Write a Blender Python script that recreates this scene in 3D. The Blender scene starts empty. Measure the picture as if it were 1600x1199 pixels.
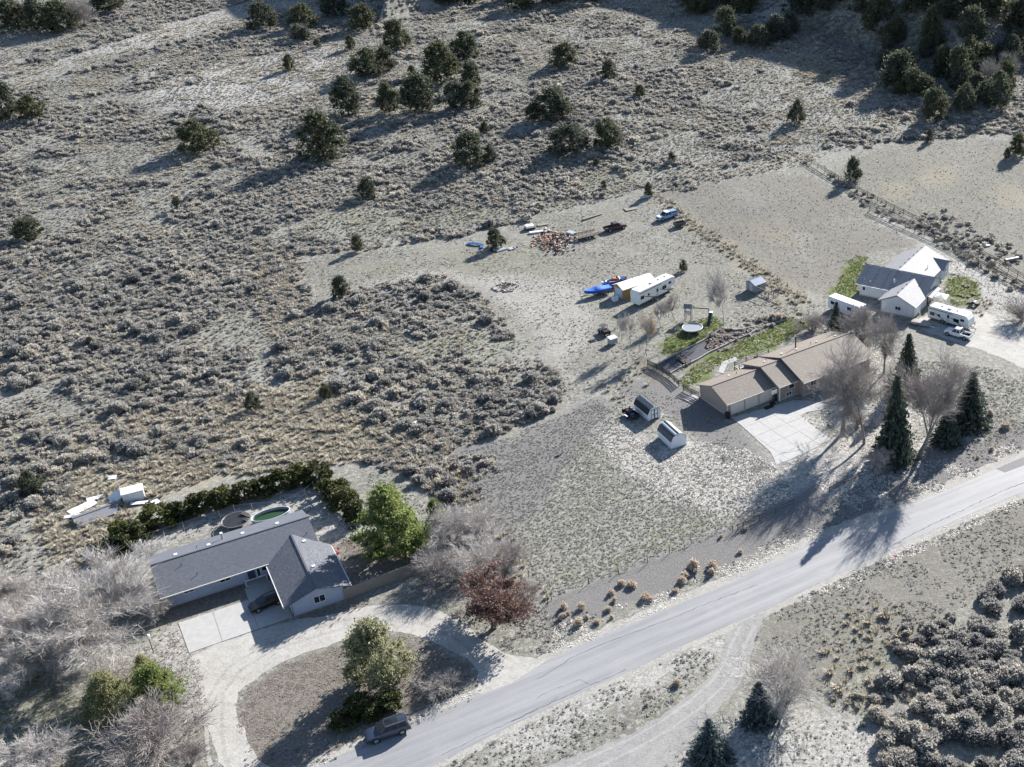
import bpy, bmesh, math, random
import numpy as np
from mathutils import Vector, Matrix
from mathutils.geometry import tessellate_polygon

# ------------------------------------------------------------------ camera, sky, sun, exposure
S = bpy.context.scene
random.seed(7); RNG = np.random.default_rng(11)
F_PX, CX, CY, PITCH, CAM_H = 1800.0, 1226.0, 582.0, math.radians(28.3), 101.0   # photo pixels (1600 x 1199)
cam_d = bpy.data.cameras.new('camera'); cam = bpy.data.objects.new('camera', cam_d)
S.collection.objects.link(cam); S.camera = cam
cam.location = (0, 0, CAM_H); cam.rotation_euler = (math.pi/2 - PITCH, 0, 0)
cam_d.sensor_fit = 'HORIZONTAL'; cam_d.sensor_width = 36; cam_d.lens = F_PX*36/1600
cam_d.shift_x = (800-CX)/1600; cam_d.shift_y = -(599.5-CY)/1600
cam_d.clip_start = 1; cam_d.clip_end = 9000
SUN_AZ, SUN_EL = math.radians(61), math.radians(26)     # azimuth counted from +x towards +y
W = bpy.data.worlds.new('World'); S.world = W; W.use_nodes = True
nt = W.node_tree; bg = nt.nodes['Background']
sky = nt.nodes.new('ShaderNodeTexSky'); sky.sky_type = 'NISHITA'; sky.sun_disc = False
sky.sun_elevation = SUN_EL; sky.sun_rotation = math.pi/2 - SUN_AZ; sky.altitude = 1700
nt.links.new(sky.outputs[0], bg.inputs[0]); bg.inputs[1].default_value = 0.078
sun_d = bpy.data.lights.new('sun', 'SUN'); sun_d.energy = 5.0; sun_d.angle = math.radians(0.53); sun_d.color = (1, .962, .905)
sun = bpy.data.objects.new('sun', sun_d); S.collection.objects.link(sun)
sdir = Vector((math.cos(SUN_EL)*math.cos(SUN_AZ), math.cos(SUN_EL)*math.sin(SUN_AZ), math.sin(SUN_EL)))
sun.rotation_euler = sdir.to_track_quat('Z', 'Y').to_euler(); sun.location = sdir*400
vs = S.view_settings; vs.view_transform = 'Standard'; vs.look = 'None'; vs.gamma = 1; vs.exposure = 1.42; vs.use_curve_mapping = False
S.cycles.max_bounces = 5; S.cycles.diffuse_bounces = 3; S.cycles.glossy_bounces = 2; S.cycles.transmission_bounces = 3; S.cycles.transparent_max_bounces = 4

# ------------------------------------------------------------------ terrain height and pixel <-> ground
sp, cp = math.sin(PITCH), math.cos(PITCH); SLOPE = .06
def h_base(y):
    t = np.clip((np.asarray(y, float)-228)/45, 0, None)
    z = np.where(t < 1, SLOPE*45*.5*t*t, SLOPE*45*(.5+(t-1)))
    return np.where(z < 45, z, 45+40*(1-np.exp(-(z-45)/40)))
TOE_X = [-2000, -300, -150]; TOE_Y = [900, 520, 430]
def hz(x, y):
    x = np.asarray(x, float); y = np.asarray(y, float)
    z = h_base(y)
    k = np.clip((y-236)/40, 0, 1)
    z = z + k*(.45*np.sin(x/23+1.0)*np.sin(y/31)+.15*np.sin(x/9.5+y/13))
    d = y-np.interp(x, TOE_X, TOE_Y)
    e = np.where(d < 0, 0, np.where(d < 14, d*d/28, d-7))*.60
    return z+110*(1-np.exp(-e/110))
def ray(px, py):
    a, b = (px-CX)/F_PX, -(py-CY)/F_PX
    return np.array([a, b*sp+cp, b*cp-sp])
def g(px, py, z=None):
    """world point under a photo pixel: on the terrain, or on the level z"""
    d = ray(px, py)
    if z is not None:
        t = (z-CAM_H)/d[2]; return Vector((d[0]*t, d[1]*t, z))
    lo, hi = 60.0, 60.0
    while hi < 3000:
        hi += 6
        if CAM_H+d[2]*hi < float(hz(d[0]*hi, d[1]*hi)): break
        lo = hi
    for _ in range(22):
        m = (lo+hi)/2
        if CAM_H+d[2]*m < float(hz(d[0]*m, d[1]*m)): hi = m
        else: lo = m
    return Vector((d[0]*hi, d[1]*hi, float(hz(d[0]*hi, d[1]*hi))))
def proj(x, y, z):
    vx = x; vy = y; vz = z-CAM_H
    dep = vy*cp-vz*sp; up = vy*sp+vz*cp
    return CX+F_PX*vx/dep, CY-F_PX*up/dep, dep
for p in [(700, -90), (820, -40), (960, -45), (1050, -40), (1110, 20), (1200, 34), (1290, 62), (1420, 110), (1520, 135), (1600, 110)]:
    # the shaded hillside's foot, laid out on the gentle slope below it
    d = ray(*p); t = (CAM_H+SLOPE*(228+22.5))/(SLOPE*d[1]-d[2]); TOE_X.append(d[0]*t); TOE_Y.append(d[1]*t)
TOE_X += [160, 2500]; TOE_Y += [TOE_Y[-1]-30, TOE_Y[-1]-60]
o_ = np.argsort(TOE_X); TOE_X = np.array(TOE_X)[o_]; TOE_Y = np.array(TOE_Y)[o_]
def pxscale(p):      # photo pixels per metre at a world point
    return F_PX/proj(p[0], p[1], p[2])[2]
def inpoly(px, py, poly):
    px = np.asarray(px); py = np.asarray(py); r = np.zeros(px.shape, bool); n = len(poly)
    for i in range(n):
        x0, y0 = poly[i]; x1, y1 = poly[i-1]
        c = (y0 > py) != (y1 > py)
        with np.errstate(divide='ignore', invalid='ignore'):
            r ^= c & (px < (x1-x0)*(py-y0)/(y1-y0+1e-12)+x0)
    return r

# ------------------------------------------------------------------ materials
MATS = {}
def nodes(name):
    m = bpy.data.materials.new(name); m.use_nodes = True
    t = m.node_tree; b = t.nodes['Principled BSDF']; MATS[name] = m
    return m, t, b
def N(t, kind, **kw):
    n = t.nodes.new(kind)
    for k, v in kw.items():
        if k.startswith('_'): setattr(n, k[1:], v)
        else: n.inputs[k.replace('__', ' ')].default_value = v
    return n
def ramp(t, fac, stops):
    r = t.nodes.new('ShaderNodeValToRGB'); e = r.color_ramp.elements
    while len(e) < len(stops): e.new(.5)
    for i, (p, c) in enumerate(stops):
        e[i].position = p; e[i].color = (c[0], c[1], c[2], 1) if not isinstance(c, (int, float)) else (c, c, c, 1)
    t.links.new(fac, r.inputs[0]); return r.outputs[0]
def mix(t, fac, a, b, mode='MIX'):
    m = t.nodes.new('ShaderNodeMix'); m.data_type = 'RGBA'; m.blend_type = mode
    for s, v in ((0, fac), (6, a), (7, b)):
        if isinstance(v, (int, float)): m.inputs[s].default_value = v
        elif isinstance(v, tuple): m.inputs[s].default_value = (*v, 1)
        else: t.links.new(v, m.inputs[s])
    return m.outputs[2]
def coords(t, scale=(1, 1, 1), which='Object'):
    c = t.nodes.new('ShaderNodeTexCoord'); mp = t.nodes.new('ShaderNodeMapping'); mp.inputs['Scale'].default_value = scale
    t.links.new(c.outputs[which], mp.inputs[0]); return mp.outputs[0]
def noise(t, vec, scale, detail=4, rough=.6):
    n = N(t, 'ShaderNodeTexNoise', Scale=scale, Detail=detail, Roughness=rough); t.links.new(vec, n.inputs['Vector']); return n.outputs[0]
def bump(t, b, h, strength, dist):
    n = N(t, 'ShaderNodeBump', Strength=strength, Distance=dist); t.links.new(h, n.inputs['Height']); t.links.new(n.outputs[0], b.inputs['Normal'])
def mat(name, col, rough=.7, var=.15, scale=3, metal=0, spec=.3, bmp=0, stretch=(1, 1, 1)):
    """plain surface with uneven tone, worn patches and fine relief"""
    if name in MATS: return MATS[name]
    m, t, b = nodes(name); v = coords(t, stretch)
    n = noise(t, v, scale, 5, .65); n2 = noise(t, v, scale*.21, 3)
    c = mix(t, ramp(t, n, [(.3, 0), (.7, 1)]), tuple(x*(1-var) for x in col), tuple(min(1, x*(1+var)) for x in col))
    c = mix(t, ramp(t, n2, [(.35, 0), (.75, var*1.5)]), c, tuple(x*.6+.12*max(col) for x in col))
    t.links.new(c, b.inputs['Base Color'])
    b.inputs['Roughness'].default_value = rough; b.inputs['Metallic'].default_value = metal; b.inputs['Specular IOR Level'].default_value = spec
    if bmp: bump(t, b, n, bmp, .05)
    return m
def glass_mat(name, col=(.02, .025, .03), rough=.08):
    m, t, b = nodes(name); v = coords(t)
    n = noise(t, v, .8, 2); c = mix(t, ramp(t, n, [(.4, 0), (.6, 1)]), col, tuple(x*1.6 for x in col))
    t.links.new(c, b.inputs['Base Color']); b.inputs['Roughness'].default_value = rough; b.inputs['Specular IOR Level'].default_value = .35
    return m
def shingle_mat(name, col, axis='y', var=.25):
    m, t, b = nodes(name)
    v = coords(t, (1, 1, 1) if axis == 'y' else (1, 1, 1))
    if axis == 'x':
        sw = t.nodes.new('ShaderNodeVectorRotate'); sw.rotation_type = 'Z_AXIS'; sw.inputs['Angle'].default_value = math.pi/2; t.links.new(v, sw.inputs[0]); v = sw.outputs[0]
    br = N(t, 'ShaderNodeTexBrick', Scale=1.0); br.inputs['Brick Width'].default_value = .32; br.inputs['Row Height'].default_value = .15
    br.inputs['Mortar Size'].default_value = .012; br.inputs['Bias'].default_value = -.1; br.offset = .5
    br.inputs['Color1'].default_value = (*[x*(1-var) for x in col], 1); br.inputs['Color2'].default_value = (*[x*(1+var) for x in col], 1); br.inputs['Mortar'].default_value = (*[x*.45 for x in col], 1)
    t.links.new(v, br.inputs['Vector'])
    n = noise(t, v, .35, 4); n3 = noise(t, v, 9, 3)
    c = mix(t, ramp(t, n, [(.35, .0), (.7, .7)]), br.outputs[0], tuple(x*.7 for x in col))
    c = mix(t, ramp(t, n3, [(.35, 0), (.7, .35)]), c, tuple(x*1.35 for x in col))
    t.links.new(c, b.inputs['Base Color']); b.inputs['Roughness'].default_value = .72; b.inputs['Specular IOR Level'].default_value = .4
    bump(t, b, br.outputs[1], -.5, .02)
    return m
def leaf_mat(name, c0, c1, c2=None, trans=.35, rough=.6, tri=False):
    """foliage: diffuse plus light coming through, tone by piece and by plant"""
    m, t, b = nodes(name); out = t.nodes['Material Output']
    a = t.nodes.new('ShaderNodeAttribute'); a.attribute_type = 'INSTANCER'; a.attribute_name = 'tint'
    gi = t.nodes.new('ShaderNodeAttribute'); gi.attribute_type = 'GEOMETRY'; gi.attribute_name = 'tone'
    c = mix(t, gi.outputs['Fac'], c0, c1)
    if tri:     # dark plants at tint 0, plain at .5, the third colour at 1
        c = mix(t, ramp(t, a.outputs['Fac'], [(0, 1), (.5, 0)]), c, mix(t, 1.0, c, (.62, .62, .65), 'MULTIPLY'))
        c = mix(t, ramp(t, a.outputs['Fac'], [(.5, 0), (1, 1)]), c, mix(t, gi.outputs['Fac'], tuple(x*.6 for x in c2), c2))
    else: c = mix(t, a.outputs['Fac'], c, c2 if c2 else tuple(x*.8 for x in c1))
    t.links.new(c, b.inputs['Base Color']); b.inputs['Roughness'].default_value = rough; b.inputs['Specular IOR Level'].default_value = .15
    tr = t.nodes.new('ShaderNodeBsdfTranslucent'); t.links.new(c, tr.inputs[0])
    ms = t.nodes.new('ShaderNodeMixShader'); ms.inputs[0].default_value = trans
    t.links.new(b.outputs[0], ms.inputs[1]); t.links.new(tr.outputs[0], ms.inputs[2]); t.links.new(ms.outputs[0], out.inputs[0])
    return m

# ------------------------------------------------------------------ mesh and object helpers
COL = S.collection
class MB:
    """collects shapes; build() links them as one mesh object"""
    def __init__(s): s.V = []; s.F = []
    def add(s, V, F):
        k = len(s.V); s.V += [tuple(v) for v in V]; s.F += [tuple(i+k for i in f) for f in F]; return s
    def box(s, c, d, rz=0, rx=0, ry=0):
        M = Matrix.Rotation(rz, 3, 'Z') @ Matrix.Rotation(ry, 3, 'Y') @ Matrix.Rotation(rx, 3, 'X')
        P = [Vector(c)+M @ Vector((x*d[0]/2, y*d[1]/2, z*d[2]/2)) for x in (-1, 1) for y in (-1, 1) for z in (-1, 1)]
        return s.add(P, [(0, 1, 3, 2), (4, 6, 7, 5), (0, 4, 5, 1), (2, 3, 7, 6), (0, 2, 6, 4), (1, 5, 7, 3)])
    def b2(s, x0, x1, y0, y1, z0, z1): return s.box(((x0+x1)/2, (y0+y1)/2, (z0+z1)/2), (x1-x0, y1-y0, z1-z0))
    def cyl(s, p0, p1, r0, r1=None, n=8, cap=True):
        r1 = r0 if r1 is None else r1; p0 = Vector(p0); p1 = Vector(p1); d = (p1-p0).normalized()
        a = d.orthogonal().normalized(); b = d.cross(a); P = []
        for p, r in ((p0, r0), (p1, r1)):
            for i in range(n):
                t = 2*math.pi*i/n; P.append(p+a*(r*math.cos(t))+b*(r*math.sin(t)))
        Fs = [(i, (i+1) % n, n+(i+1) % n, n+i) for i in range(n)]
        if cap: Fs += [tuple(range(n-1, -1, -1)), tuple(range(n, 2*n))]
        return s.add(P, Fs)
    def path(s, pts, r, n=6):
        for a, b in zip(pts, pts[1:]): s.cyl(a, b, r, r, n)
        return s
    def ring(s, c, R, r, n=24, m=6, rx=1, ry=1):
        P = []; Fs = []
        for i in range(n):
            t = 2*math.pi*i/n
            for j in range(m):
                u = 2*math.pi*j/m; q = R+r*math.cos(u)
                P.append((c[0]+q*rx*math.cos(t), c[1]+q*ry*math.sin(t), c[2]+r*math.sin(u)))
        for i in range(n):
            for j in range(m):
                Fs.append((i*m+j, ((i+1) % n)*m+j, ((i+1) % n)*m+(j+1) % m, i*m+(j+1) % m))
        return s.add(P, Fs)
    def ext(s, prof, a0, a1, axis='x'):
        """profile [(p,z)] carried along x (p is y) or along y (p is x)"""
        n = len(prof)
        P = [((a, p, z) if axis == 'x' else (p, a, z)) for a in (a0, a1) for p, z in prof]
        Fs = [(i, (i+1) % n, n+(i+1) % n, n+i) for i in range(n)]+[tuple(range(n-1, -1, -1)), tuple(range(n, 2*n))]
        return s.add(P, Fs)
    def chevron(s, a0, a1, p0, p1, ze, zr, th=.14, axis='x', pm=None, ze1=None):
        pm = (p0+p1)/2 if pm is None else pm; ze1 = ze if ze1 is None else ze1
        prof = [(p0, ze), (pm, zr), (p1, ze1), (p1, ze1-th), (pm, zr-th), (p0, ze-th)]
        P = [((a, p, z) if axis == 'x' else (p, a, z)) for a in (a0, a1) for p, z in prof]
        Fs = [(i, (i+1) % 6, 6+(i+1) % 6, 6+i) for i in range(6)]
        for o in (0, 6): Fs += [(o, o+1, o+4, o+5), (o+1, o+2, o+3, o+4)]
        return s.add(P, Fs)
    def plate(s, pts, z0, z1):
        n = len(pts); P = [(x, y, z) for z in (z0, z1) for x, y in pts]
        return s.add(P, [(i, (i+1) % n, n+(i+1) % n, n+i) for i in range(n)]+[tuple(range(n-1, -1, -1)), tuple(range(n, 2*n))])
    def loft(s, secs, caps=True):
        n = len(secs[0]); P = [p for q in secs for p in q]; Fs = []
        for k in range(len(secs)-1):
            for i in range(n): Fs.append((k*n+i, k*n+(i+1) % n, (k+1)*n+(i+1) % n, (k+1)*n+i))
        if caps: Fs += [tuple(range(n-1, -1, -1)), tuple(range((len(secs)-1)*n, len(secs)*n))]
        return s.add(P, Fs)
    def build(s, name, m, parent=None, smooth=False, bevel=0):
        me = bpy.data.meshes.new(name); me.from_pydata(s.V, [], s.F); me.update()
        bm = bmesh.new(); bm.from_mesh(me); bmesh.ops.recalc_face_normals(bm, faces=bm.faces)
        if bevel: bmesh.ops.bevel(bm, geom=bm.edges[:], offset=bevel, segments=2, affect='EDGES', profile=.6)
        bm.to_mesh(me); bm.free()
        if smooth:
            me.polygons.foreach_set('use_smooth', [True]*len(me.polygons))
            try: me.set_sharp_from_angle(angle=math.radians(38))
            except Exception: pass
        return link(name, me, m, parent)
def link(name, me, m=None, parent=None):
    o = bpy.data.objects.new(name, me); COL.objects.link(o)
    if m is not None and len(me.materials) == 0: me.materials.append(m)
    elif m is not None and me.materials[0] != m:
        o.material_slots[0].link = 'OBJECT'; o.material_slots[0].material = m
    if parent is not None: o.parent = parent
    return o
THINGS = []
def tag(o, label, cat, group=None, px=None):
    o['label'] = label; o['category'] = cat
    if group: o['group'] = group
    THINGS.append((o, label, px)); return o
def struct(o): o['kind'] = 'structure'; return o
def stuff(o, label, cat): o['kind'] = 'stuff'; o['label'] = label; o['category'] = cat; return o
def thing(name, label, cat, loc, rz=0, group=None, px=None):
    e = bpy.data.objects.new(name, None); COL.objects.link(e); e.location = loc; e.rotation_euler = (0, 0, rz); e.empty_display_size = .5
    return tag(e, label, cat, group, px)
def at(name, label, cat, px, ang=0, group=None):
    return thing(name, label, cat, g(*px), math.radians(ang), group, px)
def head(a, b):      # heading in degrees on the ground between two photo pixels
    p, q = g(*a), g(*b); return math.degrees(math.atan2(q.y-p.y, q.x-p.x))
def np_mesh(name, V, Fc, tone=None):
    me = bpy.data.meshes.new(name); me.from_pydata(V.tolist(), [], Fc.tolist() if hasattr(Fc, 'tolist') else Fc); me.update()
    if tone is not None:
        a = me.attributes.new('tone', 'FLOAT', 'FACE'); a.data.foreach_set('value', np.asarray(tone, np.float32))
    return me
def copy_tree(root, loc, rz, sc=1.0):
    r = root.copy(); COL.objects.link(r); r.location = loc; r.rotation_euler = (0, 0, rz); r.scale = (sc,)*3 if isinstance(sc, (int, float)) else sc
    for ch in list(root.children):
        c = ch.copy(); COL.objects.link(c); c.parent = r
        for gc in list(ch.children):
            d = gc.copy(); COL.objects.link(d); d.parent = c
    return r
# ------------------------------------------------------------------ ground
def grid(*spans):
    out = []
    for a, b, st in spans: out += list(np.arange(a, b, st))
    return np.array(out)
gx = grid((-4000, -1000, 600), (-1000, -460, 60), (-460, -150, 4), (-150, 84, 1.0), (84, 240, 4), (240, 1000, 70), (1000, 4001, 600))
gy = grid((-600, 30, 90), (30, 80, 4), (80, 275, 1.0), (275, 440, 2), (440, 800, 15), (800, 4001, 400))
X, Y = np.meshgrid(gx, gy); Z = hz(X, Y)
PXg, PYg, _d = proj(X, Y, Z)
front = _d > 20
def vnoise(x, y, s, seed=0):
    """smooth value noise 0..1"""
    r = np.random.default_rng(seed).random((64, 64)); u, v = np.asarray(x)/s, np.asarray(y)/s
    i, j = np.floor(u).astype(int), np.floor(v).astype(int); fu, fv = u-i, v-j; fu = fu*fu*(3-2*fu); fv = fv*fv*(3-2*fv)
    A = lambda a, b: r[a % 64, b % 64]
    return (A(i, j)*(1-fu)+A(i+1, j)*fu)*(1-fv)+(A(i, j+1)*(1-fu)+A(i+1, j+1)*fu)*fv
def zone(poly, jit=5, P=(PXg, PYg), XY=(X, Y)):
    jx = (vnoise(*XY, 3.1, 3)-.5)*2*jit+(vnoise(*XY, .9, 5)-.5)*jit; jy = (vnoise(*XY, 3.3, 4)-.5)*2*jit+(vnoise(*XY, 1.1, 6)-.5)*jit
    return inpoly(P[0]+jx, P[1]+jy*.7, poly)
Z_PALE = [[(935, 640), (1010, 690), (1060, 690), (1150, 690), (1235, 735), (1245, 775), (1180, 795), (1120, 800), (1040, 775), (970, 735), (925, 690)],
          [(1210, 690), (1300, 690), (1420, 640), (1430, 700), (1330, 745), (1290, 770), (1250, 790), (1225, 740)],
          [(330, 15), (480, -20), (520, -20), (300, 60), (150, 90), (0, 130), (0, 108), (130, 78)],
          [(225, 105), (420, 95), (420, 165), (300, 175), (225, 160)], [(400, 95), (530, 65), (560, 105), (470, 150), (400, 150)],
          [(1350, 335), (1380, 342), (1480, 395), (1500, 415), (1450, 405)],
          [(1440, 415), (1500, 400), (1620, 475), (1620, 570), (1560, 500), (1520, 470)],
          [(908, 600), (882, 550), (832, 488), (780, 443), (700, 424), (600, 438), (520, 460), (522, 470), (610, 451), (700, 437), (770, 457), (815, 497), (860, 557), (888, 606)], [(1130, 292), (1170, 300), (1250, 360), (1280, 430), (1268, 432), (1238, 370), (1165, 312)],
          [(780, 430), (900, 440), (935, 500), (900, 560), (850, 540), (790, 470)],
          [(215, 830), (400, 775), (490, 765), (560, 850), (520, 860), (470, 800), (400, 800), (215, 870)],
          [(240, 1000), (300, 960), (320, 1060), (330, 1140), (300, 1100), (270, 1050)],
          [(1050, 1170), (1130, 1140), (1240, 1110), (1340, 1120), (1400, 1170), (1400, 1250), (1000, 1250)],
          [(770, 1150), (860, 1110), (960, 1065), (1060, 1020), (1130, 990), (1140, 1010), (1060, 1060), (960, 1110), (880, 1160), (790, 1200)]]
Z_GREEN = [[(1058, 600), (1085, 572), (1130, 546), (1180, 521), (1236, 497), (1268, 496), (1262, 515), (1215, 538), (1165, 556), (1125, 572), (1098, 594), (1075, 606)],
           [(1032, 556), (1040, 528), (1075, 508), (1115, 494), (1134, 510), (1112, 532), (1070, 552)],
           [(1294, 462), (1335, 400), (1358, 403), (1349, 425), (1345, 452), (1318, 474)],
           [(1477, 431), (1500, 430), (1529, 446), (1526, 468), (1480, 462)], [(1484, 466), (1512, 470), (1500, 481), (1484, 474)]]
Z_OLDLAWN = [[(-60, 1020), (70, 1050), (150, 1110), (130, 1180), (110, 1260), (-60, 1260)]]
Z_GRN2 = [[(1200, 950), (1330, 940), (1420, 990), (1440, 1080), (1350, 1110), (1290, 1040), (1240, 1010)],
          [(1340, 250), (1600, 230), (1600, 300), (1480, 330), (1400, 310)], [(540, 420), (780, 385), (900, 400), (860, 440), (640, 450)],
          [(640, 540), (760, 500), (800, 560), (740, 620), (660, 600)], [(850, 900), (1000, 850), (1100, 800), (1110, 830), (980, 890), (870, 930)],
          [(1195, 328), (1290, 318), (1335, 372), (1260, 402), (1190, 372)], [(1080, 330), (1140, 345), (1150, 375), (1100, 360)], [(-60, 1020), (70, 1050), (150, 1110), (130, 1180), (110, 1260), (-60, 1260)], [(1490, 1110), (1620, 1080), (1620, 1230), (1520, 1230)], [(500, 330), (760, 280), (960, 240), (1020, 285), (760, 350), (560, 380)]]
Z_STRAW = [[(60, 700), (200, 650), (380, 600), (560, 640), (690, 690), (750, 790), (700, 790), (600, 720), (460, 730), (330, 750), (230, 780), (160, 880), (100, 900), (20, 780)],
           [(400, 390), (450, 400), (470, 520), (520, 640), (480, 660), (430, 520), (390, 440)],
           [(1015, 300), (1030, 300), (1130, 375), (1230, 440), (1265, 470), (1245, 480), (1130, 395), (1050, 335)],
           [(1240, 85), (1330, 100), (1300, 130), (1240, 120)],
           [(1375, 288), (1425, 288), (1425, 314), (1380, 312)], [(1430, 260), (1495, 262), (1490, 288), (1440, 290)], [(1150, 338), (1235, 360), (1240, 388), (1160, 366)], [(1540, 300), (1600, 290), (1600, 330), (1560, 330)]]
Z_GRAVEL = [[(838, 945), (880, 930), (1000, 888), (1100, 843), (1180, 803), (1250, 770), (1330, 770), (1300, 815), (1210, 850), (1140, 880), (1050, 915), (960, 952), (900, 985), (870, 990)],
            [(1240, 775), (1310, 740), (1420, 705), (1540, 690), (1600, 670), (1600, 700), (1500, 755), (1400, 792), (1290, 830), (1210, 860)],
            [(980, 590), (1060, 600), (1140, 655), (1210, 735), (1170, 760), (1110, 700), (1040, 640), (970, 620)],
            [(930, 620), (960, 640), (900, 700), (760, 900), (720, 820), (700, 700), (800, 690), (900, 640)]]
Z_MULCH = [[(372, 1100), (380, 1080), (440, 1042), (545, 1004), (612, 990), (665, 1002), (735, 1040), (745, 1060), (640, 1115), (560, 1155), (470, 1199), (400, 1199), (380, 1150)],
           [(520, 840), (650, 850), (660, 890), (550, 935), (545, 905)], [(250, 950), (380, 900), (420, 920), (300, 965), (262, 970)], [(460, 968), (560, 935), (580, 950), (480, 975)],
           [(1130, 540), (1180, 500), (1220, 490), (1240, 500), (1180, 520), (1130, 548), (1060, 580), (1040, 570)], [(1000, 560), (1060, 590), (1030, 600), (985, 575)]]
ch = np.zeros(X.shape+(8,), np.float32)
for i, (polys, jit) in enumerate(((Z_PALE, 14), (Z_GREEN, 9), (Z_STRAW, 12), (Z_GRAVEL, 6), (Z_MULCH, 5), (Z_GRN2, 16))):
    for q in polys: ch[..., i] = np.maximum(ch[..., i], (zone(q, jit) & front))
for q, k_, j_ in (([(1040, 300), (1130, 280), (1260, 270), (1360, 335), (1450, 395), (1400, 392), (1340, 400), (1290, 465), (1250, 460), (1180, 418), (1090, 345)], .6, 12), ([(1290, 262), (1400, 228), (1600, 212), (1750, 230), (1750, 480), (1600, 448), (1480, 382), (1360, 320)], .5, 14), ([(1600, 785), (1450, 850), (1300, 912), (1205, 958), (1180, 1040), (1290, 1100), (1400, 1010), (1530, 930), (1700, 850), (1700, 745)], .5, 12), ([(466, 405), (730, 372), (1018, 304), (1200, 424), (1260, 490), (1000, 560), (900, 620), (800, 520), (690, 432), (505, 478)], .25, 16)):
    zz = zone(q, j_) & front; ch[..., 3] = np.maximum(ch[..., 3], k_*.3*zz); ch[..., 4] = np.maximum(ch[..., 4], k_*zz*(.45+.8*vnoise(X, Y, 9, 78))); ch[..., 5] = np.maximum(ch[..., 5], k_*1.3*zz*(.35+.9*vnoise(X, Y, 11, 77)))
for _ in range(2):
    c = ch[..., 3].copy(); s_ = (c[1:-1, 1:-1]*2+c[:-2, 1:-1]+c[2:, 1:-1]+c[1:-1, :-2]+c[1:-1, 2:])/6; ch[1:-1, 1:-1, 3] = np.where(c[1:-1, 1:-1] > .9, c[1:-1, 1:-1], s_)
for i in (0, 2, 5):   # soft edges for natural cover
    for _ in range(3):
        c = ch[..., i]; ch[1:-1, 1:-1, i] = (c[1:-1, 1:-1]*2+c[:-2, 1:-1]+c[2:, 1:-1]+c[1:-1, :-2]+c[1:-1, 2:])/6
nY, nX = X.shape
idx = np.arange(nX*nY).reshape(nY, nX)
quads = np.stack([idx[:-1, :-1], idx[:-1, 1:], idx[1:, 1:], idx[1:, :-1]], -1).reshape(-1, 4)
gm = bpy.data.meshes.new('ground'); gm.from_pydata(np.stack([X, Y, Z], -1).reshape(-1, 3).tolist(), [], quads.tolist()); gm.update()
gm.polygons.foreach_set('use_smooth', [True]*len(gm.polygons))
for nm, k in (('zone_a', 0), ('zone_b', 3)):
    a = gm.attributes.new(nm, 'FLOAT_COLOR', 'POINT')
    a.data.foreach_set('color', np.concatenate([ch[..., k:k+3], np.ones(X.shape+(1,), np.float32)], -1).ravel())
m, t, b = nodes('ground')
v = coords(t)
za = t.nodes.new('ShaderNodeAttribute'); za.attribute_name = 'zone_a'; zb = t.nodes.new('ShaderNodeAttribute'); zb.attribute_name = 'zone_b'
sa = t.nodes.new('ShaderNodeSeparateColor'); sb = t.nodes.new('ShaderNodeSeparateColor'); t.links.new(za.outputs[0], sa.inputs[0]); t.links.new(zb.outputs[0], sb.inputs[0])
n_big = noise(t, v, .045, 4); n_mid = noise(t, v, .35, 5, .7); n_fine = noise(t, v, 2.6, 6, .75); n_peb = noise(t, v, 7.0, 4, .7)
c = mix(t, ramp(t, n_big, [(.36, 0), (.62, 1)]), (.155, .148, .128), (.25, .241, .220))
c = mix(t, ramp(t, n_mid, [(.42, 0), (.66, .8)]), c, (.170, .173, .128))
n_s1 = noise(t, v, 1.25, 6, .8); n_s2 = noise(t, v, 3.6, 3, .7)
c = mix(t, ramp(t, n_s1, [(.50, 0), (.60, .85)]), c, (.37, .360, .337))
c = mix(t, ramp(t, n_s1, [(.38, .5), (.47, 0)]), c, (.12, .115, .09))
c = mix(t, ramp(t, n_s2, [(.55, 0), (.68, .6)]), c, (.42, .405, .375))
c = mix(t, ramp(t, n_s2, [(.30, .4), (.42, 0)]), c, (.10, .095, .075))
g2 = N(t, 'ShaderNodeMath', _operation='MULTIPLY'); t.links.new(sb.outputs[2], g2.inputs[0]); t.links.new(ramp(t, n_s1, [(.40, .75), (.56, .1)]), g2.inputs[1])
c = mix(t, g2.outputs[0], c, (.165, .168, .098))
g3 = N(t, 'ShaderNodeMath', _operation='MULTIPLY'); t.links.new(sa.outputs[2], g3.inputs[0]); t.links.new(ramp(t, n_fine, [(.35, .2), (.6, .85)]), g3.inputs[1])
c = mix(t, g3.outputs[0], c, (.36, .31, .22))
g0 = N(t, 'ShaderNodeMath', _operation='MULTIPLY'); t.links.new(sa.outputs[0], g0.inputs[0]); t.links.new(ramp(t, n_s1, [(.36, .05), (.56, .9)]), g0.inputs[1])
c = mix(t, g0.outputs[0], c, mix(t, ramp(t, n_fine, [(.4, 0), (.6, 1)]), (.29, .28, .26), (.52, .50, .475)))
g4 = N(t, 'ShaderNodeMath', _operation='MULTIPLY'); t.links.new(sb.outputs[0], g4.inputs[0]); g4.inputs[1].default_value = .85
c = mix(t, g4.outputs[0], c, mix(t, ramp(t, n_peb, [(.4, 0), (.65, 1)]), (.105, .10, .10), (.26, .25, .245)))
c = mix(t, sb.outputs[1], c, mix(t, ramp(t, n_fine, [(.4, 0), (.66, 1)]), (.125, .112, .096), (.255, .235, .208)))
c = mix(t, sa.outputs[1], c, mix(t, ramp(t, n_mid, [(.38, 0), (.62, 1)]), (.085, .115, .03), (.165, .175, .085)))
t.links.new(c, b.inputs['Base Color']); b.inputs['Roughness'].default_value = .9; b.inputs['Specular IOR Level'].default_value = .1
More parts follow.
